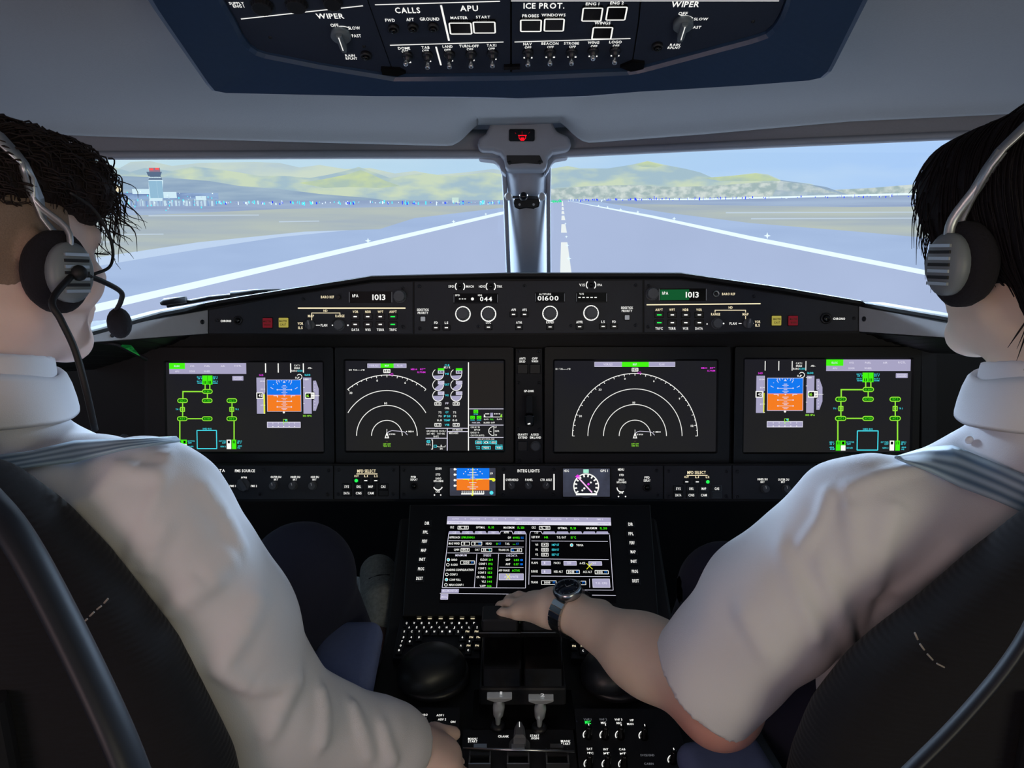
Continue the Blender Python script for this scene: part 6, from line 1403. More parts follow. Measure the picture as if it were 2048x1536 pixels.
# ------------------------------------------------------------------ heads (local frame: x right, y the way the face looks, z up)
def headfn(c, yaw, tilt=0.0, s=1.0):
    Rm = Matrix.Rotation(yaw, 3, 'Z') @ Matrix.Rotation(tilt, 3, 'X'); W = lambda x, y, z: Vector(c) + Rm @ Vector((x * s, y * s, z * s)); R = np.array(Rm, dtype=np.float32)
    P = [(ell(W(0, -.018, .035), (.076 * s, .098 * s, .088 * s), R), 0), (ell(W(0, .028, -.03), (.060 * s, .064 * s, .088 * s), R), .03),
         (cone(W(-.046, .0, -.062), W(-.014, .070, -.098), .024 * s, .018 * s), .025), (cone(W(.046, .0, -.062), W(.014, .070, -.098), .024 * s, .018 * s), .025),
         (ell(W(0, .076, -.098), (.022 * s, .018 * s, .018 * s), R), .02), (cone(W(-.036, .078, .020), W(.036, .078, .020), .014 * s, .014 * s), .018),
         (cone(W(0, .090, .012), W(0, .114, -.026), .008 * s, .013 * s), .010), (ell(W(-.012, .102, -.030), (.008, .008, .007), R), .006), (ell(W(.012, .102, -.030), (.008, .008, .007), R), .006),
         (ell(W(-.042, .060, -.030), (.024 * s, .026 * s, .026 * s), R), .02), (ell(W(.042, .060, -.030), (.024 * s, .026 * s, .026 * s), R), .02),
         (cone(W(-.020, .088, -.060), W(.020, .088, -.060), .008, .008), .006), (cone(W(-.016, .087, -.071), W(.016, .087, -.071), .0085, .0085), .006)]
    for q in (-1, 1):
        P += [(ell(W(q * .078, -.008, -.012), (.007, .018, .028), R), .006), (ell(W(q * .082, -.016, -.004), (.007, .012, .024), R), .006), (ell(W(q * .079, .0, -.036), (.006, .009, .010), R), .006)]
    base = U(P)
    sock = [ell(W(-.031, .092, -.004), (.017, .012, .010), R), ell(W(.031, .092, -.004), (.017, .012, .010), R), ell(W(-.083, -.002, -.012), (.006, .008, .013), R), ell(W(.083, -.002, -.012), (.006, .008, .013), R)]
    def f(Q):
        d = base(Q)
        for s_ in sock: d = -smin(-d, s_(Q), .006)
        return d
    return f, W, R
def eyes(W, parent, skin):
    for q in (-1, 1):
        mb = MB(); mb.ball(W(q * .031, .076, -.004), .0125, mat('eye_white', (225, 222, 218), .2), 18); e = mb.obj('eye', parent)
        mb = MB(); mb.ball(W(q * .031, .0845, -.004), .0055, mat('iris', (60, 44, 34), .2), 14); mb.obj('iris', e)
        mb = MB(); mb.tube([W(q * .046, .080, .018), W(q * .034, .092, .025), W(q * .016, .093, .022)], [.002, .0034, .0026], 8, M_hair); mb.obj('eyebrow', parent)
        mb = MB()
        for i in range(9):
            a = -0.013 + i * .0033; mb.tube([W(q * (.031 + a), .089 - abs(a) * .25, .002), W(q * (.032 + a * 1.15), .097 - abs(a) * .25, .001), W(q * (.033 + a * 1.2), .103 - abs(a) * .3, .005)], [.0006, .0005, .0002], 4, M_hair)
        mb.obj('eyelash', parent)

def fingers(parts, kn, dirs, lens, rads, bends, up):
    for k_, d, L, r, bd in zip(kn, dirs, lens, rads, bends):
        p = Vector(k_); d = Vector(d).normalized(); segs = (L * .45, L * .3, L * .25); ax = d.cross(Vector(up)).normalized(); rr = r
        for i, s_ in enumerate(segs):
            d = Matrix.Rotation(-bd[i], 3, ax) @ d; q = p + d * s_
            parts.append((cone(p, q, rr, rr * .9), .004 if i else .008)); p = q; rr *= .93

# ------------------------------------------------------------------ RIGHT PILOT (reaching for the thrust levers)
hR = px(2086, 488, .745); hfR, WR, RR = headfn(hR, math.radians(12), math.radians(-4), 1.0)
shR = px(1702, 1033, .79); elR = px(1432, 1390, .87); wrR = px(1140, 1222, 1.06); knR = px(1062, 1206, 1.125)
nbR = Vector((hR.x + .012, hR.y - .03, 1.080))
Pr = [(hfR, 0), (cone(WR(0, -.03, -.07), nbR, .051, .053), .03), (ell(elR + Vector((0, -.02, -.02)), (.02, .02, .02)), .01), (cone(nbR + Vector((0, 0, -.075)), shR + Vector((.01, 0, -.01)), .036, .036), .02),
      (ell((hR.x + .02, .765, .83), (.15, .09, .20)), .05), (cone(shR, elR, .046, .042), .03),
      (cone(elR, elR.lerp(wrR, .45), .046, .045), .03), (ell(elR + Vector((.006, -.010, -.006)), (.042, .044, .043)), .02), (cone(elR.lerp(wrR, .40), wrR, .044, .027), .03),
      (cone(wrR, wrR.lerp(knR, .35), .027, .028), .015), (ell(px(1204, 1221, 1.035), (.015, .015, .014)), .010)]
# hand: palm over the lever, fingers forward-left and bent down
hd_ = (knR - wrR).normalized(); sd = Vector((0.60, 0.80, 0)).cross(Vector((0, 0, 1))); sd = hd_.cross(Vector((0, 0, 1))).normalized()   # toward the camera side (thumb)
Pr += [(cone(wrR.lerp(knR, .4) + sd * .014, knR + sd * .020 + Vector((0, 0, -.002)), .018, .013), .02), (cone(wrR.lerp(knR, .4) - sd * .014, knR - sd * .024 + Vector((0, 0, -.004)), .018, .013), .02), (cone(wrR.lerp(knR, .5), knR, .020, .015), .02)]
kn_ = [knR + sd * o_ + Vector((0, 0, z_)) for o_, z_ in ((.028, -.002), (.009, .001), (-.011, 0), (-.029, -.006))]
dr_ = [hd_ + sd * a for a in (.06, .0, -.06, -.14)]
fingers(Pr, kn_, dr_, (.078, .086, .080, .064), (.0095, .0098, .0092, .0082), ((.10, .34, .42), (.0, .28, .35), (.0, .34, .45), (.05, .45, .5)), (0, 0, 1))
thb = wrR.lerp(knR, .35) + sd * .026 + Vector((0, 0, -.010))
Pr += [(cone(thb, thb + hd_ * .034 + sd * .016 + Vector((0, 0, -.006)), .0155, .0125), .014), (cone(thb + hd_ * .034 + sd * .016 + Vector((0, 0, -.006)), thb + hd_ * .066 + sd * .020 + Vector((0, 0, -.010)), .0122, .0108), .005), (cone(thb + hd_ * .066 + sd * .020 + Vector((0, 0, -.010)), thb + hd_ * .090 + sd * .014 + Vector((0, 0, -.014)), .0106, .009), .004)]
pR = thing('person', 'pilot at right in a white short-sleeved shirt, arm stretched to the thrust levers', 'person', (0.50, .72, 0))
fbR = U(Pr); pR_body = sdf_obj('body', fbR, (-.08, .52, .62), (.68, 1.28, 1.46), 0.0042, M_skin2, pR)
eyes(WR, pR_body, M_skin2)
# rosy elbow
nt = M_skin2.node_tree; p_ = nt.nodes['Principled BSDF']; src = p_.inputs['Base Color'].links[0].from_socket
g_ = nt.nodes.new('ShaderNodeNewGeometry'); dn = nt.nodes.new('ShaderNodeVectorMath'); dn.operation = 'DISTANCE'; dn.inputs[1].default_value = tuple(elR + Vector((-.015, -.035, -.03)))
mr = nt.nodes.new('ShaderNodeMapRange'); mr.interpolation_type = 'SMOOTHSTEP'; mr.inputs[1].default_value = .02; mr.inputs[2].default_value = .10; mr.inputs[3].default_value = .62; mr.inputs[4].default_value = 0
mx = nt.nodes.new('ShaderNodeMixRGB'); mx.inputs[2].default_value = (*lin((206, 110, 104)), 1)
nt.links.new(g_.outputs['Position'], dn.inputs[0]); nt.links.new(dn.outputs['Value'], mr.inputs[0]); nt.links.new(mr.outputs[0], mx.inputs[0]); nt.links.new(src, mx.inputs[1]); nt.links.new(mx.outputs[0], p_.inputs['Base Color'])
# shirt
def foldsum(folds):
    A = [(V3(a), V3(b), amp, r) for a, b, amp, r in folds]
    def g(P):
        s_ = np.zeros(P.shape[:-1], np.float32)
        for a, b, amp, r in A:
            ab = b - a; t = np.clip(((P - a) @ ab) / float(ab @ ab), 0, 1); dd = np.linalg.norm(P - a - t[..., None] * ab, axis=-1)
            s_ += amp * np.exp(-(dd / r) ** 2) * np.clip(np.minimum(t, 1 - t) * 5 + .25, 0, 1)
        return s_
    return g
def folds_px(fn, L):
    out = []
    for pts, amp, r in L:
        amp *= 1.9; r *= .75
        Q = [march(fn, u, v) for u, v in pts]
        for a, b in zip(Q, Q[1:]):
            if a is not None and b is not None and (a - b).length < .25: out.append((a, b, amp, r))
    return out
cuffR = px(1402, 1372, .865); axR = (cuffR - shR).normalized()
SHR = [(cone(nbR + Vector((0, -.004, -.03)), nbR + Vector((-.004, .004, .058)), .066, .058), 0), (cone(nbR + Vector((.02, .02, -.110)), shR + Vector((.035, .0, .0)), .080, .060), .030), (ell((hR.x + .03, .765, .82), (.205, .120, .23)), .05), (ell((hR.x + .03, .775, .70), (.17, .115, .2)), .05),
       (cone(shR, shR.lerp(cuffR, .5), .060, .075), .035), (cone(shR.lerp(cuffR, .5), cuffR, .075, .071), .02)]
bR = U(SHR)
def wrap_shirt(base, inner, cuts, folds):
    def f(P):
        d = base(P) - folds(P)
        d = d + .0016 * np.sin(P[..., 0] * 55 + P[..., 2] * 38 + 3 * np.sin(P[..., 1] * 21)) * np.cos(P[..., 2] * 47 - P[..., 0] * 31)
        for (o_, n_, thick) in cuts:                       # sleeve / collar mouths: flat cut, hollow inside
            o_ = V3(o_); n_ = V3(n_); h = (P - o_) @ n_
            near = np.linalg.norm(P - o_, axis=-1) < .15
            d = np.where(near, np.maximum(d, h), d)
            d = np.where(near & (h > -.03), np.maximum(d, -(base(P) + thick)), d)
        return d
    return f
fR_ = folds_px(bR, [([(1560, 1075), (1600, 1200), (1640, 1290)], .006, .010), ([(1640, 1120), (1680, 1230), (1712, 1330)], .007, .009), ([(1700, 1000), (1712, 1120), (1725, 1270)], .006, .010), ([(1480, 1210), (1540, 1320), (1600, 1380)], .005, .012),
                    ([(1790, 1000), (1760, 1090), (1740, 1200)], .005, .014), ([(1680, 985), (1760, 955), (1850, 935)], .006, .009), ([(1850, 1180), (1780, 1230), (1735, 1275)], .006, .012), ([(1930, 1080), (1850, 1150), (1790, 1190)], .005, .014), ([(1660, 970), (1640, 1040), (1600, 1100)], .005, .008)])
print('folds', len(fR_))
dR_ = (elR - shR).normalized()
shirtR = wrap_shirt(bR, None, [(px(1408, 1368, .86), (px(1335, 1420, .90) - px(1500, 1290, .84)).normalized(), .010), (nbR + Vector((-.004, .004, .064)), Vector((-.05, .25, 1)).normalized(), .010)], foldsum(fR_))
sdf_obj('shirt', shirtR, (.10, .56, .60), (.74, 1.0, 1.24), 0.0042, M_shirt, pR, 'white short-sleeved shirt')
# ------------------------------------------------------------------ hair, headsets, watch, harness
def grad_proj(fn, P, off, it=4):
    P = P.astype(np.float32); e = 0.002
    for _ in range(it):
        d = fn(P) - off
        g = np.stack([(fn(P + np.array(v, np.float32) * e) - fn(P - np.array(v, np.float32) * e)) / (2 * e) for v in ((1, 0, 0), (0, 1, 0), (0, 0, 1))], -1)
        P = P - g * (d / np.maximum((g * g).sum(-1), .2))[..., None]
    return P, g
def strands(name, parent, m, fn, seeds, dirf, n, step, r, off=.002, curl=0.0, cfreq=2.2, keep=None, seed=1, lift=0.0):
    rng = np.random.RandomState(seed); P = np.array([tuple(q) for q in seeds], np.float32); P, g = grad_proj(fn, P, off)
    path = [P.copy()]; ph = rng.uniform(0, 6.28, len(P)); jit = rng.normal(0, .35, (len(P), 3))
    for i in range(n):
        D = dirf(P) + jit * .5; D = D - g * (D * g).sum(-1, keepdims=True); D /= np.linalg.norm(D, axis=-1, keepdims=True) + 1e-6
        jit += rng.normal(0, .12, jit.shape)
        P = P + D * step; P, g = grad_proj(fn, P, off + lift * (i / n) ** 2 * rng.uniform(.3, 1, len(P)), 2); path.append(P.copy())
    A = np.stack(path, 1)
    if curl:
        for i in range(A.shape[1]):
            t = ph + i * cfreq; A[:, i] += curl * np.stack([np.cos(t), np.sin(t), np.sin(t + 1.3)], -1)
    mb = MB()
    for k_ in range(len(A)):
        pts = A[k_]
        if keep is not None and not keep(pts[0]): continue
        L = len(pts); mb.tube(pts, [r * (1 - .75 * (i / (L - 1)) ** 2) for i in range(L)], 4, m)
    return mb.obj(name, parent)
def rnd_seeds(W, n, yr, zr, seed):
    rng = np.random.RandomState(seed); out = []
    while len(out) < n:
        v = rng.normal(0, 1, 3); v /= np.linalg.norm(v); x, y, z = v * np.array([.09, .11, .10])
        if yr[0] < y < yr[1] and zr[0] < z + .03 < zr[1]: out.append(W(x, y - .02, z + .03))
    return out
def plane_cut(W, o, nrm): 
    o_ = V3(W(*o)); n_ = V3(W(*(o[i] + nrm[i] for i in range(3)))) - o_; n_ = n_ / np.linalg.norm(n_)
    return lambda P: (P - o_) @ n_
def smax(a, b, k): return -smin(-a, -b, k)

# right pilot: straight black hair down over the ear and nape
_h0 = U([(ell(WR(0, -.026, .043), (.094, .114, .098), RR), 0), (ell(WR(0, -.070, -.030), (.074, .050, .075), RR), .03), (ell(WR(-.055, .045, .045), (.040, .055, .060), RR), .03), (ell(WR(.055, .045, .045), (.040, .055, .060), RR), .03), (ell(WR(-.066, .022, -.012), (.026, .034, .045), RR), .02), (ell(WR(.066, .022, -.012), (.026, .034, .045), RR), .02)])
_c1 = plane_cut(WR, (0, .078, .04), (0, 1, -.75)); _c2 = plane_cut(WR, (0, -.05, -.088), (0, -.1, -1))
hairR = lambda P: smax(smax(_h0(P) + .0022 * np.sin(P[..., 0] * 160) * np.cos(P[..., 2] * 45), _c1(P), .02), _c2(P), .02)
hr = sdf_obj('hair', hairR, hR - Vector((.14, .17, .15)), hR + Vector((.14, .15, .18)), 0.005, M_hair, pR, 'straight black hair')
fz = lambda W, down, fwd: (lambda P: np.tile((V3(W(0, fwd, -down)) - V3(W(0, 0, 0))), (len(P), 1)) / .1)
strands('hair_strands', pR, M_hair, hairR, rnd_seeds(WR, 900, (-.13, .14), (-.07, .16), 5), fz(WR, 1.0, -.15), 10, .010, .0010, off=.001, lift=.004, seed=2)
_rg = np.random.RandomState(8)
strands('fringe', pR, M_hair, hairR, [WR(_rg.uniform(-.085, .085), _rg.uniform(.03, .12), _rg.uniform(0.0, .14)) for _ in range(330)], fz(WR, 1.0, .2), 8, .009, .0011, off=.0015, lift=.010, seed=12)
# loose tips in front of the temple and at the nape
mb = MB(); rng = np.random.RandomState(4)
for i in range(130):
    sd__ = -1 if i < 90 else 1; z0 = rng.uniform(-.01, .10); y0 = .070 + rng.uniform(-.05, .03); p0 = WR(sd__ * (.088 - max(0, y0 - .05) * .9), y0, z0)
    q0 = np.array([tuple(p0)], np.float32); q0, _g = grad_proj(hairR, q0, -.002); p0 = Vector(q0[0]); L_ = rng.uniform(.025, .062)
    c1_ = p0 + (WR(0, .0065 + rng.uniform(-.002, .003), -L_ * .45) - WR(0, 0, 0)); c2_ = p0 + (WR(rng.normal(0, .003), .002 + rng.uniform(-.008, .008), -L_) - WR(0, 0, 0))
    mb.tube(cat([p0, c1_, c2_], 5), [.0010 - .00008 * j for j in range(11)], 4, M_hair)
for i in range(70):
    x = rng.uniform(-.07, .07); p0 = WR(x, -.085 + abs(x) * .5, -.075 + rng.uniform(0, .02)); q = WR(x * 1.05 + rng.normal(0, .004), -.075 + abs(x) * .5, -.105 + rng.uniform(-.015, .01)); mb.tube([p0, p0.lerp(q, .5), q], [.001, .0009, .0002], 4, M_hair)
mb.obj('loose_hair', pR)

M_band = mat('headband_silver', (176, 182, 188), 0.35, 0.7); M_cup = mat('ear_cushion', (22, 20, 28), 0.95, noise=0.2, scale=300, bump=0.5)
M_cupg = mat('headset_grey', (120, 128, 134), 0.45); M_cable = mat('cable', (18, 18, 22), 0.6)
def headset(lab, W, R, side, hair, hd, boom, tilt, cable=None, wires=()):
    t = thing('headset', lab, 'headset', W(side * .098, -.005, -.015)); both = lambda P: np.minimum(hair(P), hd(P))
    n = 26; rows_ = [[], [], []]
    for i in range(n + 1):
        a = math.radians(-8 + 196 * i / n); x, z = .11 * math.cos(a), .025 + .12 * math.sin(a); y0 = -.004 + tilt * max(0, math.sin(a))
        for j, dy in enumerate((-.0055, 0, .0055)): rows_[j].append(W(x, y0 + dy, z))
    P = np.array([[tuple(p) for p in r] for r in rows_], np.float32).reshape(-1, 3); P, _ = grad_proj(both, P, .006, 5); P = P.reshape(3, n + 1, 3)
    o = grid('headband', [[Vector(p) for p in r] for r in P], M_band, t, solid=.003)
    for q in (-1, 1):
        c = W(q * .098, -.006, -.018); o_ = W(q * .125, -.004, -.018); ax = (o_ - c).normalized(); u_ = (W(0, .1, 0) - W(0, 0, 0)).normalized(); w_ = ax.cross(u_)
        T = lambda a, b, h, c=c, ax=ax, u_=u_, w_=w_: c + u_ * a + w_ * b * 1.25 + ax * (h if True else 0)
        mb = MB(T); mb.lathe(0, 0, [(.018, -.016), (.030, -.014), (.033, -.006), (.033, .004), (.029, .010), (.018, .012)], 30, M_cup); mb.obj('ear_cushion', t)
        mb = MB(T); mb.lathe(0, 0, [(.024, .008), (.024, .018), (.019, .023), (.006, .024)], 28, M_cupg)
        for i in range(7): b = -.018 + i * .006; mb.rect(-.013, b / 1.25 - .0012, .013, b / 1.25 + .0012, .023, .0252, M_cable if i % 2 else M_band)
        mb.obj('ear_shell', t, label='ribbed grey shell')
        mb = MB(); mb.tube(cat([c + ax * .016 + (W(0, 0, .020) - W(0, 0, 0)), c + ax * .013 + (W(0, 0, .042) - W(0, 0, 0)), Vector(P[1][3 if q > 0 else n - 3]), Vector(P[1][5 if q > 0 else n - 5])], 4), .0048, 10, M_band, flat=.6); mb.obj('slider', t)
        if q == side:
            mb = MB(); B = [c + ax * .026] + [W(*b) for b in boom]; mb.tube(cat(B), .0028, 10, M_cable); mb.ball(B[0], .008, M_cable, 12); mb.obj('microphone_boom', t)
            mb = MB(); mb.ball(B[-1] + (W(0, .004, -.014) - W(0, 0, 0)), .0135, M_cup, 18, (1, 1, 1.35)); mb.obj('microphone_foam', t)
            for ww in wires: mb = MB(); mb.tube(cat([W(*b) for b in ww]), .0016, 8, M_cable); mb.obj('wire', t)
            if cable: mb = MB(); mb.tube(cat([c + ax * .02] + cable), .0032, 10, M_cable); mb.obj('cable', t)
    return t
headset('dark headset worn by the right pilot, silver band across black hair', WR, RR, 1, hairR, hfR, [(.118, .03, -.035), (.104, .075, -.060), (.06, .112, -.072), (.045, .114, -.074)], -.065)

# wrist watch
wt = thing('wrist_watch', 'steel watch with a dark dial on the reaching left wrist', 'watch', px(1135, 1215, 1.055))
wc = elR.lerp(wrR, .985); wa = (wrR - elR).normalized(); up_ = Vector((-.05, -.30, 1)); up_ = (up_ - wa * up_.dot(wa)).normalized(); sd_ = wa.cross(up_)
def wp_(a, r, h): return wc + wa * h + (up_ * math.cos(a) * r[1] + sd_ * math.sin(a) * r[0])
mb = MB(); M_steel = mat('watch_steel', (170, 176, 182), 0.25, 1.0)
for i in range(26):
    a0, a1 = 2 * math.pi * i / 26, 2 * math.pi * (i + .86) / 26; r0, r1 = (.0325, .0305), (.0362, .0342)
    hw = .0105
    c8 = [wp_(a, r, h) for a in (a0, a1) for r in (r0, r1) for h in (-hw, hw)]
    mb.add(c8, [[0, 1, 3, 2], [4, 6, 7, 5], [0, 4, 5, 1], [2, 3, 7, 6], [0, 2, 6, 4], [1, 5, 7, 3]], M_steel)
mb.obj('bracelet', wt, recalc=True)
T = lambda a, b, h: wc + up_ * (.034 + h) + wa * a + sd_ * b
mb = MB(T); mb.lathe(0, 0, [(.0195, -.002), (.0205, .002), (.0205, .006), (.019, .009), (.0172, .010), (.0165, .0085)], 36, M_steel); mb.obj('case', wt)
mb = MB(T); mb.lathe(0, 0, [(.0165, .006), (.0165, .009), (.001, .0092)], 32, mat('dial_navy', (16, 24, 40), .15)); dl = mb.obj('dial', wt)
mb = MB(T)
for i in range(12): a = i * math.pi / 6; c_, s_ = math.cos(a), math.sin(a); mb.poly([(.0135 * c_ - .0005 * s_, .0135 * s_ + .0005 * c_), (.0135 * c_ + .0005 * s_, .0135 * s_ - .0005 * c_), (.0155 * c_ + .0005 * s_, .0155 * s_ - .0005 * c_), (.0155 * c_ - .0005 * s_, .0155 * s_ + .0005 * c_)][::-1], .0095, M_steel)
mb.tube([T(0, 0, .0095), T(.009, .003, .0095)], .0005, 6, M_steel); mb.tube([T(0, 0, .0095), T(-.004, .010, .0095)], .0005, 6, M_steel); mb.obj('hands_and_marks', dl)
mb = MB(); mb.tube([T(0, .020, .003), T(0, .0245, .003)], .0028, 12, M_steel); mb.obj('crown', wt)

def harness(lab, fn, left, right, off=.004):
    """webbing laid over the shoulder: two edge polylines in view order, dropped onto the cloth"""
    n = 22; t = thing('shoulder_harness', lab, 'seat belt', (0, 0, 0)); rows_ = []
    A = [Vector((*p, 0)) for p in left]; B = [Vector((*p, 0)) for p in right]
    def at(L, s_):
        k_ = s_ * (len(L) - 1); i = min(int(k_), len(L) - 2); return L[i].lerp(L[i + 1], k_ - i)
    grid_ = []; last = None
    for j in range(7):
        r = []
        for i in range(n + 1):
            a = at(A, i / n); b = at(B, i / n); q = a.lerp(b, j / 6); p = march(fn, q.x, q.y, off)
            r.append(p)
        grid_.append(r)
    # fill misses with neighbours' depth, then smooth
    D = np.array([[np.nan if p is None else (p - EYE).dot(Vector((0, ct, -st))) for p in r] for r in grid_])
    m_ = np.nanmedian(D); D = np.where(np.isnan(D), m_, D)
    for _ in range(3): D[:, 1:-1] = .5 * D[:, 1:-1] + .25 * (D[:, :-2] + D[:, 2:])
    V = [[px(*(at(A, i / n).lerp(at(B, i / n), j / 6))[:2], D[j, i] - .0015) for i in range(n + 1)] for j in range(7)]
    c = V[3][n // 2]; t.location = c; o = grid('webbing', V, M_belt, t, solid=.002)
    uvl = o.data.uv_layers.new(name='UVMap')
    for p in o.data.polygons:
        for li, vi in zip(p.loop_indices, p.vertices): uvl.data[li].uv = ((vi // (n + 1)) / 6, (vi % (n + 1)) / n)
    return t
harness('striped blue webbing over the shoulder of the right pilot', shirtR, [(1788, 916), (1850, 898), (1905, 893), (1990, 925), (2100, 972)], [(1800, 922), (1860, 945), (1920, 975), (2000, 1005), (2100, 1050)])
# turned-down shirt collars around the necks
def collar(p, c, W_, r0, h, lab=None):
    f_ = W_; n = 30; rows_ = [[], [], [], []]
    for i in range(n + 1):
        a = math.radians(118 + 304 * i / n); back = max(0.0, -math.sin(a))
        for j, (dr, z) in enumerate(((-.004, h * .72), (.001, h * (.98 + .06 * back)), (.010, h * .55), (.017 - .004 * back, h * .06))):
            zz = z - (0.022 * (1 - back) if j < 2 else .012 * (1 - back)); rows_[j].append(c + Vector(((r0 + dr) * math.cos(a), (r0 + dr) * math.sin(a) * 1.02 + .012 * z / h, zz)))
    o = grid('collar', rows_, M_shirt, p, solid=.0022, sub=1); return o
collar(pR, nbR + Vector((0, -.002, .002)), 0, .063, .066)
# small clear button on the shoulder tab
p_ = march(shirtR, 1938, 880, .003)
if p_: mb = MB(); mb.ball(p_, .0045, mat('button_pearl', (235, 238, 245), .3), 14, (1, .5, 1)); mb.obj('shirt_button', pR)

# ------------------------------------------------------------------ LEFT PILOT
hL = px(-8, 502, .79); hfL, WL, RL = headfn(hL, math.radians(-22), math.radians(-6), 1.02)
shL = px(322, 1008, .75); elL = px(545, 1440, .85); wrL = px(825, 1500, .965); knL = px(888, 1512, .985)
nbL = Vector((hL.x - .01, hL.y - .04, 1.072))
hdL = (knL - wrL).normalized(); sdL = hdL.cross(Vector((0, 0, 1))).normalized()
Pl = [(hfL, 0), (cone(WL(0, -.03, -.07), nbL, .053, .056), .03), (cone(nbL + Vector((0, 0, -.075)), shL, .036, .036), .02), (ell((hL.x, .755, .83), (.15, .09, .20)), .05), (cone(shL, elL, .045, .042), .03),
      (cone(elL, wrL, .043, .028), .03), (cone(wrL, knL, .028, .024), .015), (cone(wrL.lerp(knL, .4) + sdL * .018, knL + sdL * .028, .020, .015), .02), (cone(wrL.lerp(knL, .4) - sdL * .018, knL - sdL * .028, .020, .014), .02)]
kn_ = [knL + sdL * o_ for o_ in (.030, .010, -.011, -.030)]
fingers(Pl, kn_, [hdL + sdL * a + Vector((0, 0, -.25)) for a in (.12, .03, -.06, -.15)], (.078, .086, .080, .062), (.0098, .010, .0095, .0085), ((.2, .5, .5),) * 4, (0, 0, 1))
tb = wrL.lerp(knL, .3) - sdL * .026
Pl += [(cone(tb, tb + hdL * .034 - sdL * .024, .015, .0125), .012), (cone(tb + hdL * .034 - sdL * .024, tb + hdL * .066 - sdL * .028, .012, .0105), .005)]
pL = thing('person', 'curly-haired pilot at left in a white shirt, arm hanging down beside the pedestal', 'person', (-.53, .72, 0))
pL_body = sdf_obj('body', U(Pl), (-.74, .56, .56), (.02, 1.02, 1.46), 0.0046, M_skin, pL); eyes(WL, pL_body, M_skin)
SHL = [(cone(nbL + Vector((0, -.004, -.03)), nbL + Vector((.004, .008, .062)), .070, .061), 0), (cone(nbL + Vector((-.01, .03, -.095)), shL + Vector((-.035, 0, .002)), .080, .062), .03), (ell((hL.x - .02, .76, .82), (.20, .118, .23)), .05), (ell((hL.x - .02, .77, .70), (.17, .115, .2)), .05),
       (cone(shL, shL.lerp(elL, .5), .062, .074), .03), (cone(shL.lerp(elL, .5), elL, .074, .066), .02), (cone(elL, elL.lerp(wrL, .8), .066, .050), .03), (cone(elL.lerp(wrL, .7), elL.lerp(wrL, .97), .052, .040), .02)]
bL = U(SHL)
fL_ = folds_px(bL, [([(338, 905), (318, 980), (290, 1050), (262, 1120), (252, 1190)], .006, .007), ([(225, 930), (270, 945), (330, 950)], .005, .009), ([(470, 1105), (410, 1160), (360, 1210)], .006, .016), ([(330, 1230), (370, 1185), (440, 1160)], .007, .010), ([(520, 1180), (480, 1270), (440, 1330)], .006, .014),
    ([(430, 1330), (500, 1372), (590, 1365)], .009, .011), ([(600, 1340), (560, 1420), (530, 1480)], .007, .012), ([(640, 1370), (650, 1430), (640, 1500)], .006, .010), ([(700, 1400), (720, 1450), (740, 1520)], .007, .009), ([(760, 1440), (775, 1490), (790, 1530)], .006, .008),
    ([(140, 1020), (200, 990), (240, 940)], .005, .010), ([(30, 830), (90, 800), (130, 800)], .006, .008), ([(290, 1150), (300, 1100), (330, 1040)], .005, .012), ([(400, 960), (450, 1030), (490, 1110)], .005, .012)])
shirtL = wrap_shirt(bL, None, [(elL.lerp(wrL, 1.0), (wrL - elL).normalized(), .010), (nbL + Vector((.004, .008, .070)), Vector((.05, .25, 1)).normalized(), .010)], foldsum(fL_))
sdf_obj('shirt', shirtL, (-.76, .58, .60), (-.04, 1.02, 1.24), 0.0042, M_shirt, pL, 'white shirt with long sleeves')
harness('striped blue webbing over the shoulder of the left pilot', shirtL, [(-60, 916), (60, 905), (150, 884), (250, 880), (352, 876)], [(-60, 960), (60, 936), (150, 925), (250, 900), (360, 884)])
collar(pL, nbL + Vector((0, 0, .004)), 0, .066, .066)
# hair: loose curls on top, cropped sides
_m0 = U([(ell(WL(0, -.010, .072), (.086, .104, .056), RL), 0), (ell(WL(.012, .064, .068), (.064, .048, .042), RL), .03), (ell(WL(0, -.07, .05), (.07, .045, .06), RL), .03)])
mopL = lambda P: _m0(P) + .003 * np.sin(P[..., 0] * 190) * np.sin(P[..., 1] * 170) * np.sin(P[..., 2] * 180)
sdf_obj('hair', mopL, hL - Vector((.15, .17, .05)), hL + Vector((.15, .17, .19)), 0.005, M_hairb, pL, 'dark curly hair')
strands('hair_curls', pL, M_hairb, mopL, rnd_seeds(WL, 420, (-.12, .14), (.075, .16), 9), fz(WL, .6, .5), 11, .007, .0011, off=.004, curl=.0045, cfreq=1.1, seed=6)
mb = MB(); rng = np.random.RandomState(11)
for i in range(95):
    x0 = rng.uniform(-.03, .068); p0 = WL(x0, .088 + rng.uniform(-.02, .018) - max(0, x0 - .03) * .5, rng.uniform(.045, .105)); L = rng.uniform(.02, .05); r_ = rng.uniform(.004, .008); ph = rng.uniform(0, 6.28); pts = []
    for j in range(14):
        s_ = j / 13; base = p0 + (WL(.010, .030, -.010) - WL(0, 0, 0)) * s_ + (WL(0, 0, -L) - WL(0, 0, 0)) * s_ * s_
        pts.append(base + Vector((math.cos(ph + s_ * 8) * r_, math.sin(ph + s_ * 8) * r_, math.sin(ph + 1 + s_ * 8) * r_ * .6)))
    mb.tube(pts, [.0009] * 9 + [.0007, .0006, .0005, .0004, .0002], 4, M_hairb)
mb.obj('front_curls', pL, label='loose curls over the forehead')
_s1 = plane_cut(WL, (0, .036, 0), (0, 1, .1)); _s2 = plane_cut(WL, (0, -.02, -.032), (0, .50, -1)); _s3 = plane_cut(WL, (0, 0, .085), (0, 0, 1)); _er = ell(WL(.082, -.004, -.018), (.02, .024, .032), RL)
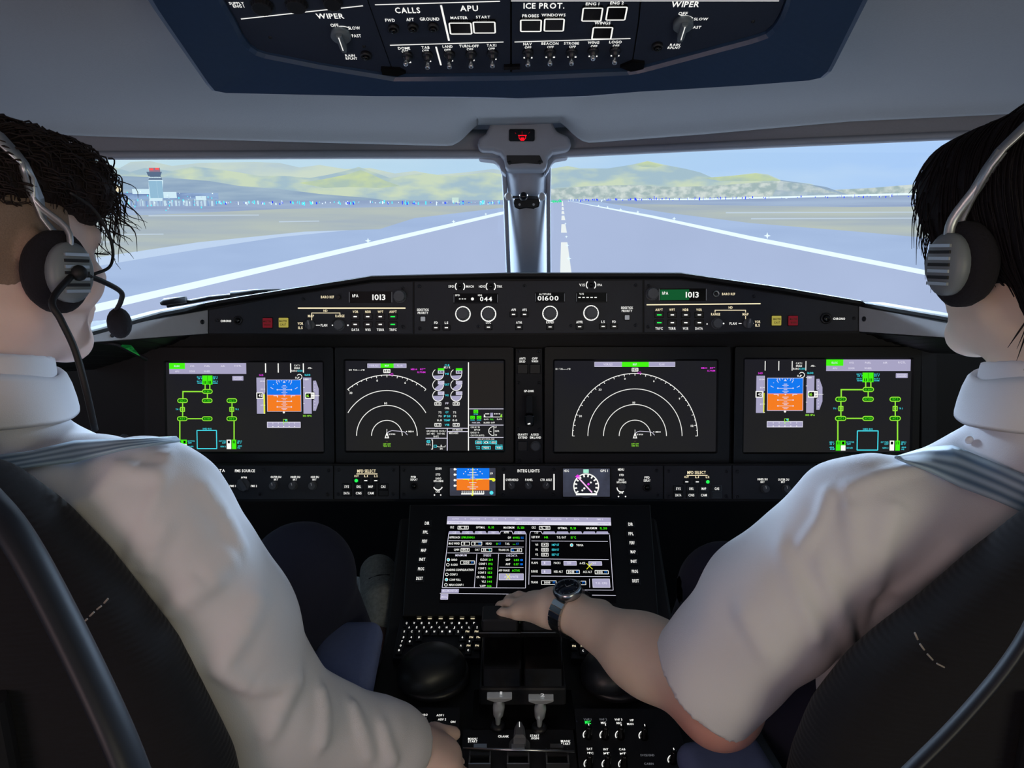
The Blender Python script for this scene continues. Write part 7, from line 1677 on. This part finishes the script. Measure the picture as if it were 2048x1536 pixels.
stub = lambda P: smax(smax(smax(hfL(P) - .0028, _s1(P), .004), smax(_s2(P), _s3(P), .004), .004), -_er(P), .004)
sdf_obj('cropped_hair', stub, hL - Vector((.13, .15, .12)), hL + Vector((.13, .12, .12)), 0.0045, M_short, pL, 'short cropped hair at the side of the head')
headset('dark headset worn by the left pilot with boom microphone at his mouth', WL, RL, 1, lambda P: np.minimum(mopL(P), stub(P)), hfL,
        [(.112, .030, -.026), (.094, .068, -.038), (.066, .092, -.050), (.052, .097, -.062)], -.055,
        cable=[px(105, 600, .70), px(122, 640, .70), px(150, 700, .71), px(172, 780, .72), px(190, 860, .74)], wires=[[(.098, .010, .060), (.100, .035, .045), (.104, .050, .015), (.108, .045, -.01), (.112, .02, -.02)]])

# ------------------------------------------------------------------ legs and shoes
def leg(p, name, hip, knee, ank, r):
    return [(cone(hip, knee, r[0], r[1]), .04), (cone(knee, ank, r[1] * .96, r[2]), .03)]
k1 = px(604, 1150, 1.02); a1 = px(728, 1325, 1.26)
fn = U([(ell((-.53, .82, .52), (.17, .13, .08)), 0)] + leg(pL, '', Vector((-.46, .80, .53)), k1, a1.lerp(k1, .06), (.085, .066, .036)) + leg(pL, '', Vector((-.60, .80, .53)), Vector((-.72, 1.20, .62)), Vector((-.70, 1.36, .20)), (.085, .065, .05)))
sdf_obj('trousers', fn, (-.86, .64, .08), (-.12, 1.48, .90), 0.008, M_trou, pL, 'navy trousers')
def shoe(p, heel, toe, m=M_shoe, nm='shoe', seen=True):
    f = (toe - heel).normalized(); sx_ = f.cross(Vector((0, 0, 1))).normalized(); up = sx_.cross(f)
    fn = U([(cone(heel, heel.lerp(toe, .45), .033, .036), 0), (cone(heel.lerp(toe, .45), toe, .038, .038), .02), (cone(heel + up * .024, heel.lerp(toe, .22) + up * .040, .030, .032), .02)])
    lo = Vector([min(heel[i], toe[i]) - .09 for i in range(3)]); hi = Vector([max(heel[i], toe[i]) + .10 for i in range(3)])
    s_ = sdf_obj(nm, fn, lo, hi, .005, m, p, 'pale speckled knit shoe' if seen else None)
    R_ = np.array([[sx_[i], f[i], up[i]] for i in range(3)], np.float32)
    sdf_obj('sole', U([(rbox(heel.lerp(toe, .22) - up * .028, (.036, (toe - heel).length * .36, .012), .011, R_), 0), (rbox(heel.lerp(toe, .74) - up * .028, (.042, (toe - heel).length * .42, .012), .011, R_), .02)]), lo - Vector((.02,) * 3), hi, .005, M_sole, s_)
    if seen:
        for k_ in range(4):
            c = heel.lerp(toe, .42 + k_ * .08) + up * .036; mb = MB(); mb.tube([c - sx_ * .020 - up * .004, c + up * .0025, c + sx_ * .020 + f * .006 - up * .004], .0018, 6, M_lace); mb.obj('lace', s_)
        mb = MB(); c = heel.lerp(toe, .36); mb.tube([c + up * .040 - sx_ * .008, c + up * .043 + sx_ * .008], .007, 10, M_lace, flat=.6); mb.obj('pull_tab', s_)
hl = px(766, 1262, 1.38); te = px(757, 1146, 1.54)
shoe(pL, hl, te)
mb = MB(); mb.tube([a1.lerp(k1, .12), a1, hl + Vector((0, -.02, .0))], [.032, .031, .028], 16, mat('sock_rose', (120, 90, 84), .8)); mb.obj('sock', pL)
shoe(pL, Vector((-.70, 1.36, .034)), Vector((-.71, 1.55, .034)), seen=False)
k2 = px(1450, 1178, 1.08)
fn = U([(ell((.56, .82, .52), (.17, .13, .08)), 0)] + leg(pR, '', Vector((.48, .82, .53)), k2, Vector((k2.x - .0, 1.36, .20)), (.085, .062, .05)) + leg(pR, '', Vector((.63, .82, .53)), Vector((.72, 1.2, .62)), Vector((.70, 1.36, .20)), (.085, .065, .05)))
sdf_obj('trousers', fn, (.24, .64, .08), (.88, 1.48, .90), 0.009, M_trou, pR, 'dark navy trousers')
shoe(pR, Vector((k2.x, 1.37, .034)), Vector((k2.x, 1.56, .034)), seen=False); shoe(pR, Vector((.70, 1.36, .034)), Vector((.71, 1.55, .034)), seen=False)
stitch(seatL, [q for q in [pY(218, 1195, YB - .045), pY(205, 1210, YB - .045), pY(190, 1222, YB - .045), pY(176, 1236, YB - .045), pY(166, 1246, YB - .045)]])
stitch(seatR, [q for q in [pY(1828, 1262, YB - .045), pY(1838, 1285, YB - .045), pY(1852, 1305, YB - .045), pY(1870, 1325, YB - .045), pY(1895, 1338, YB - .045)]])
# ================================================================== small things at the sides
sp = px(262, 884, 1.28)
t = thing('side_stick', 'dark side stick grip just above the shoulder of the left pilot', 'control stick', Vector((sp.x, sp.y, .72)))
mb = MB(); mb.tube([Vector((sp.x, sp.y, .72)), Vector((sp.x, sp.y, .76)), Vector((sp.x, sp.y, .80))], [.045, .036, .020], 20, M_black); mb.obj('boot', t)
mb = MB(); mb.tube(cat([Vector((sp.x, sp.y, .79)), sp + Vector((0, 0, -.06)), sp + Vector((.004, -.004, -.02)), sp + Vector((.0, .006, .004))]), [.015] * 6 + [.018] * 6 + [.020] * 6 + [.017], 16, M_kdark); mb.obj('grip', t)
mb = MB(); mb.ball(sp + Vector((-.004, -.012, .010)), .008, M_knob, 12); mb.obj('trigger_button', t)
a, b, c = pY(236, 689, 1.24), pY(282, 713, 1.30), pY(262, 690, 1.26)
t = thing('green_reflection_wedge', 'glowing wedge put in for the green reflection under the left glareshield end', 'light', (a + b + c) / 3)
E_refl = em('reflection_green', (16, 90, 40), .5, (60, 190, 90), (30, 30, 60), .45, .6)  # emission stands in for a green reflection on the trim, no lamp here
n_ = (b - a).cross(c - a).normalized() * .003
mk('glow_wedge', [a, b, c, a + n_, b + n_, c + n_], [[0, 1, 2], [5, 4, 3], [0, 3, 4, 1], [1, 4, 5, 2], [2, 5, 3, 0]], [E_refl], t, recalc=True)
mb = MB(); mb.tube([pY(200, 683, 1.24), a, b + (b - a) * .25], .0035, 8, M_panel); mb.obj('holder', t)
# things of one kind share a group phrase
GRP = {'flight_display': 'flight displays in the instrument panel', 'standby_display': 'small standby displays', 'display_control_panel': 'display control panels on the glareshield',
       'side_plate': 'metal side plates of the glareshield', 'lower_control_panel': 'small control panels in the lower strip', 'keyboard': 'keyboards on the pedestal', 'hand_rest': 'domed hand rests',
       'pilot_seat': 'pilot seats', 'headset': 'headsets of the pilots', 'shoulder_harness': 'shoulder harness straps', 'person': 'pilots'}
for o in COL.objects:
    g = GRP.get(o.name.split('.')[0])
    if g and o.parent is None and 'category' in o: o['group'] = g
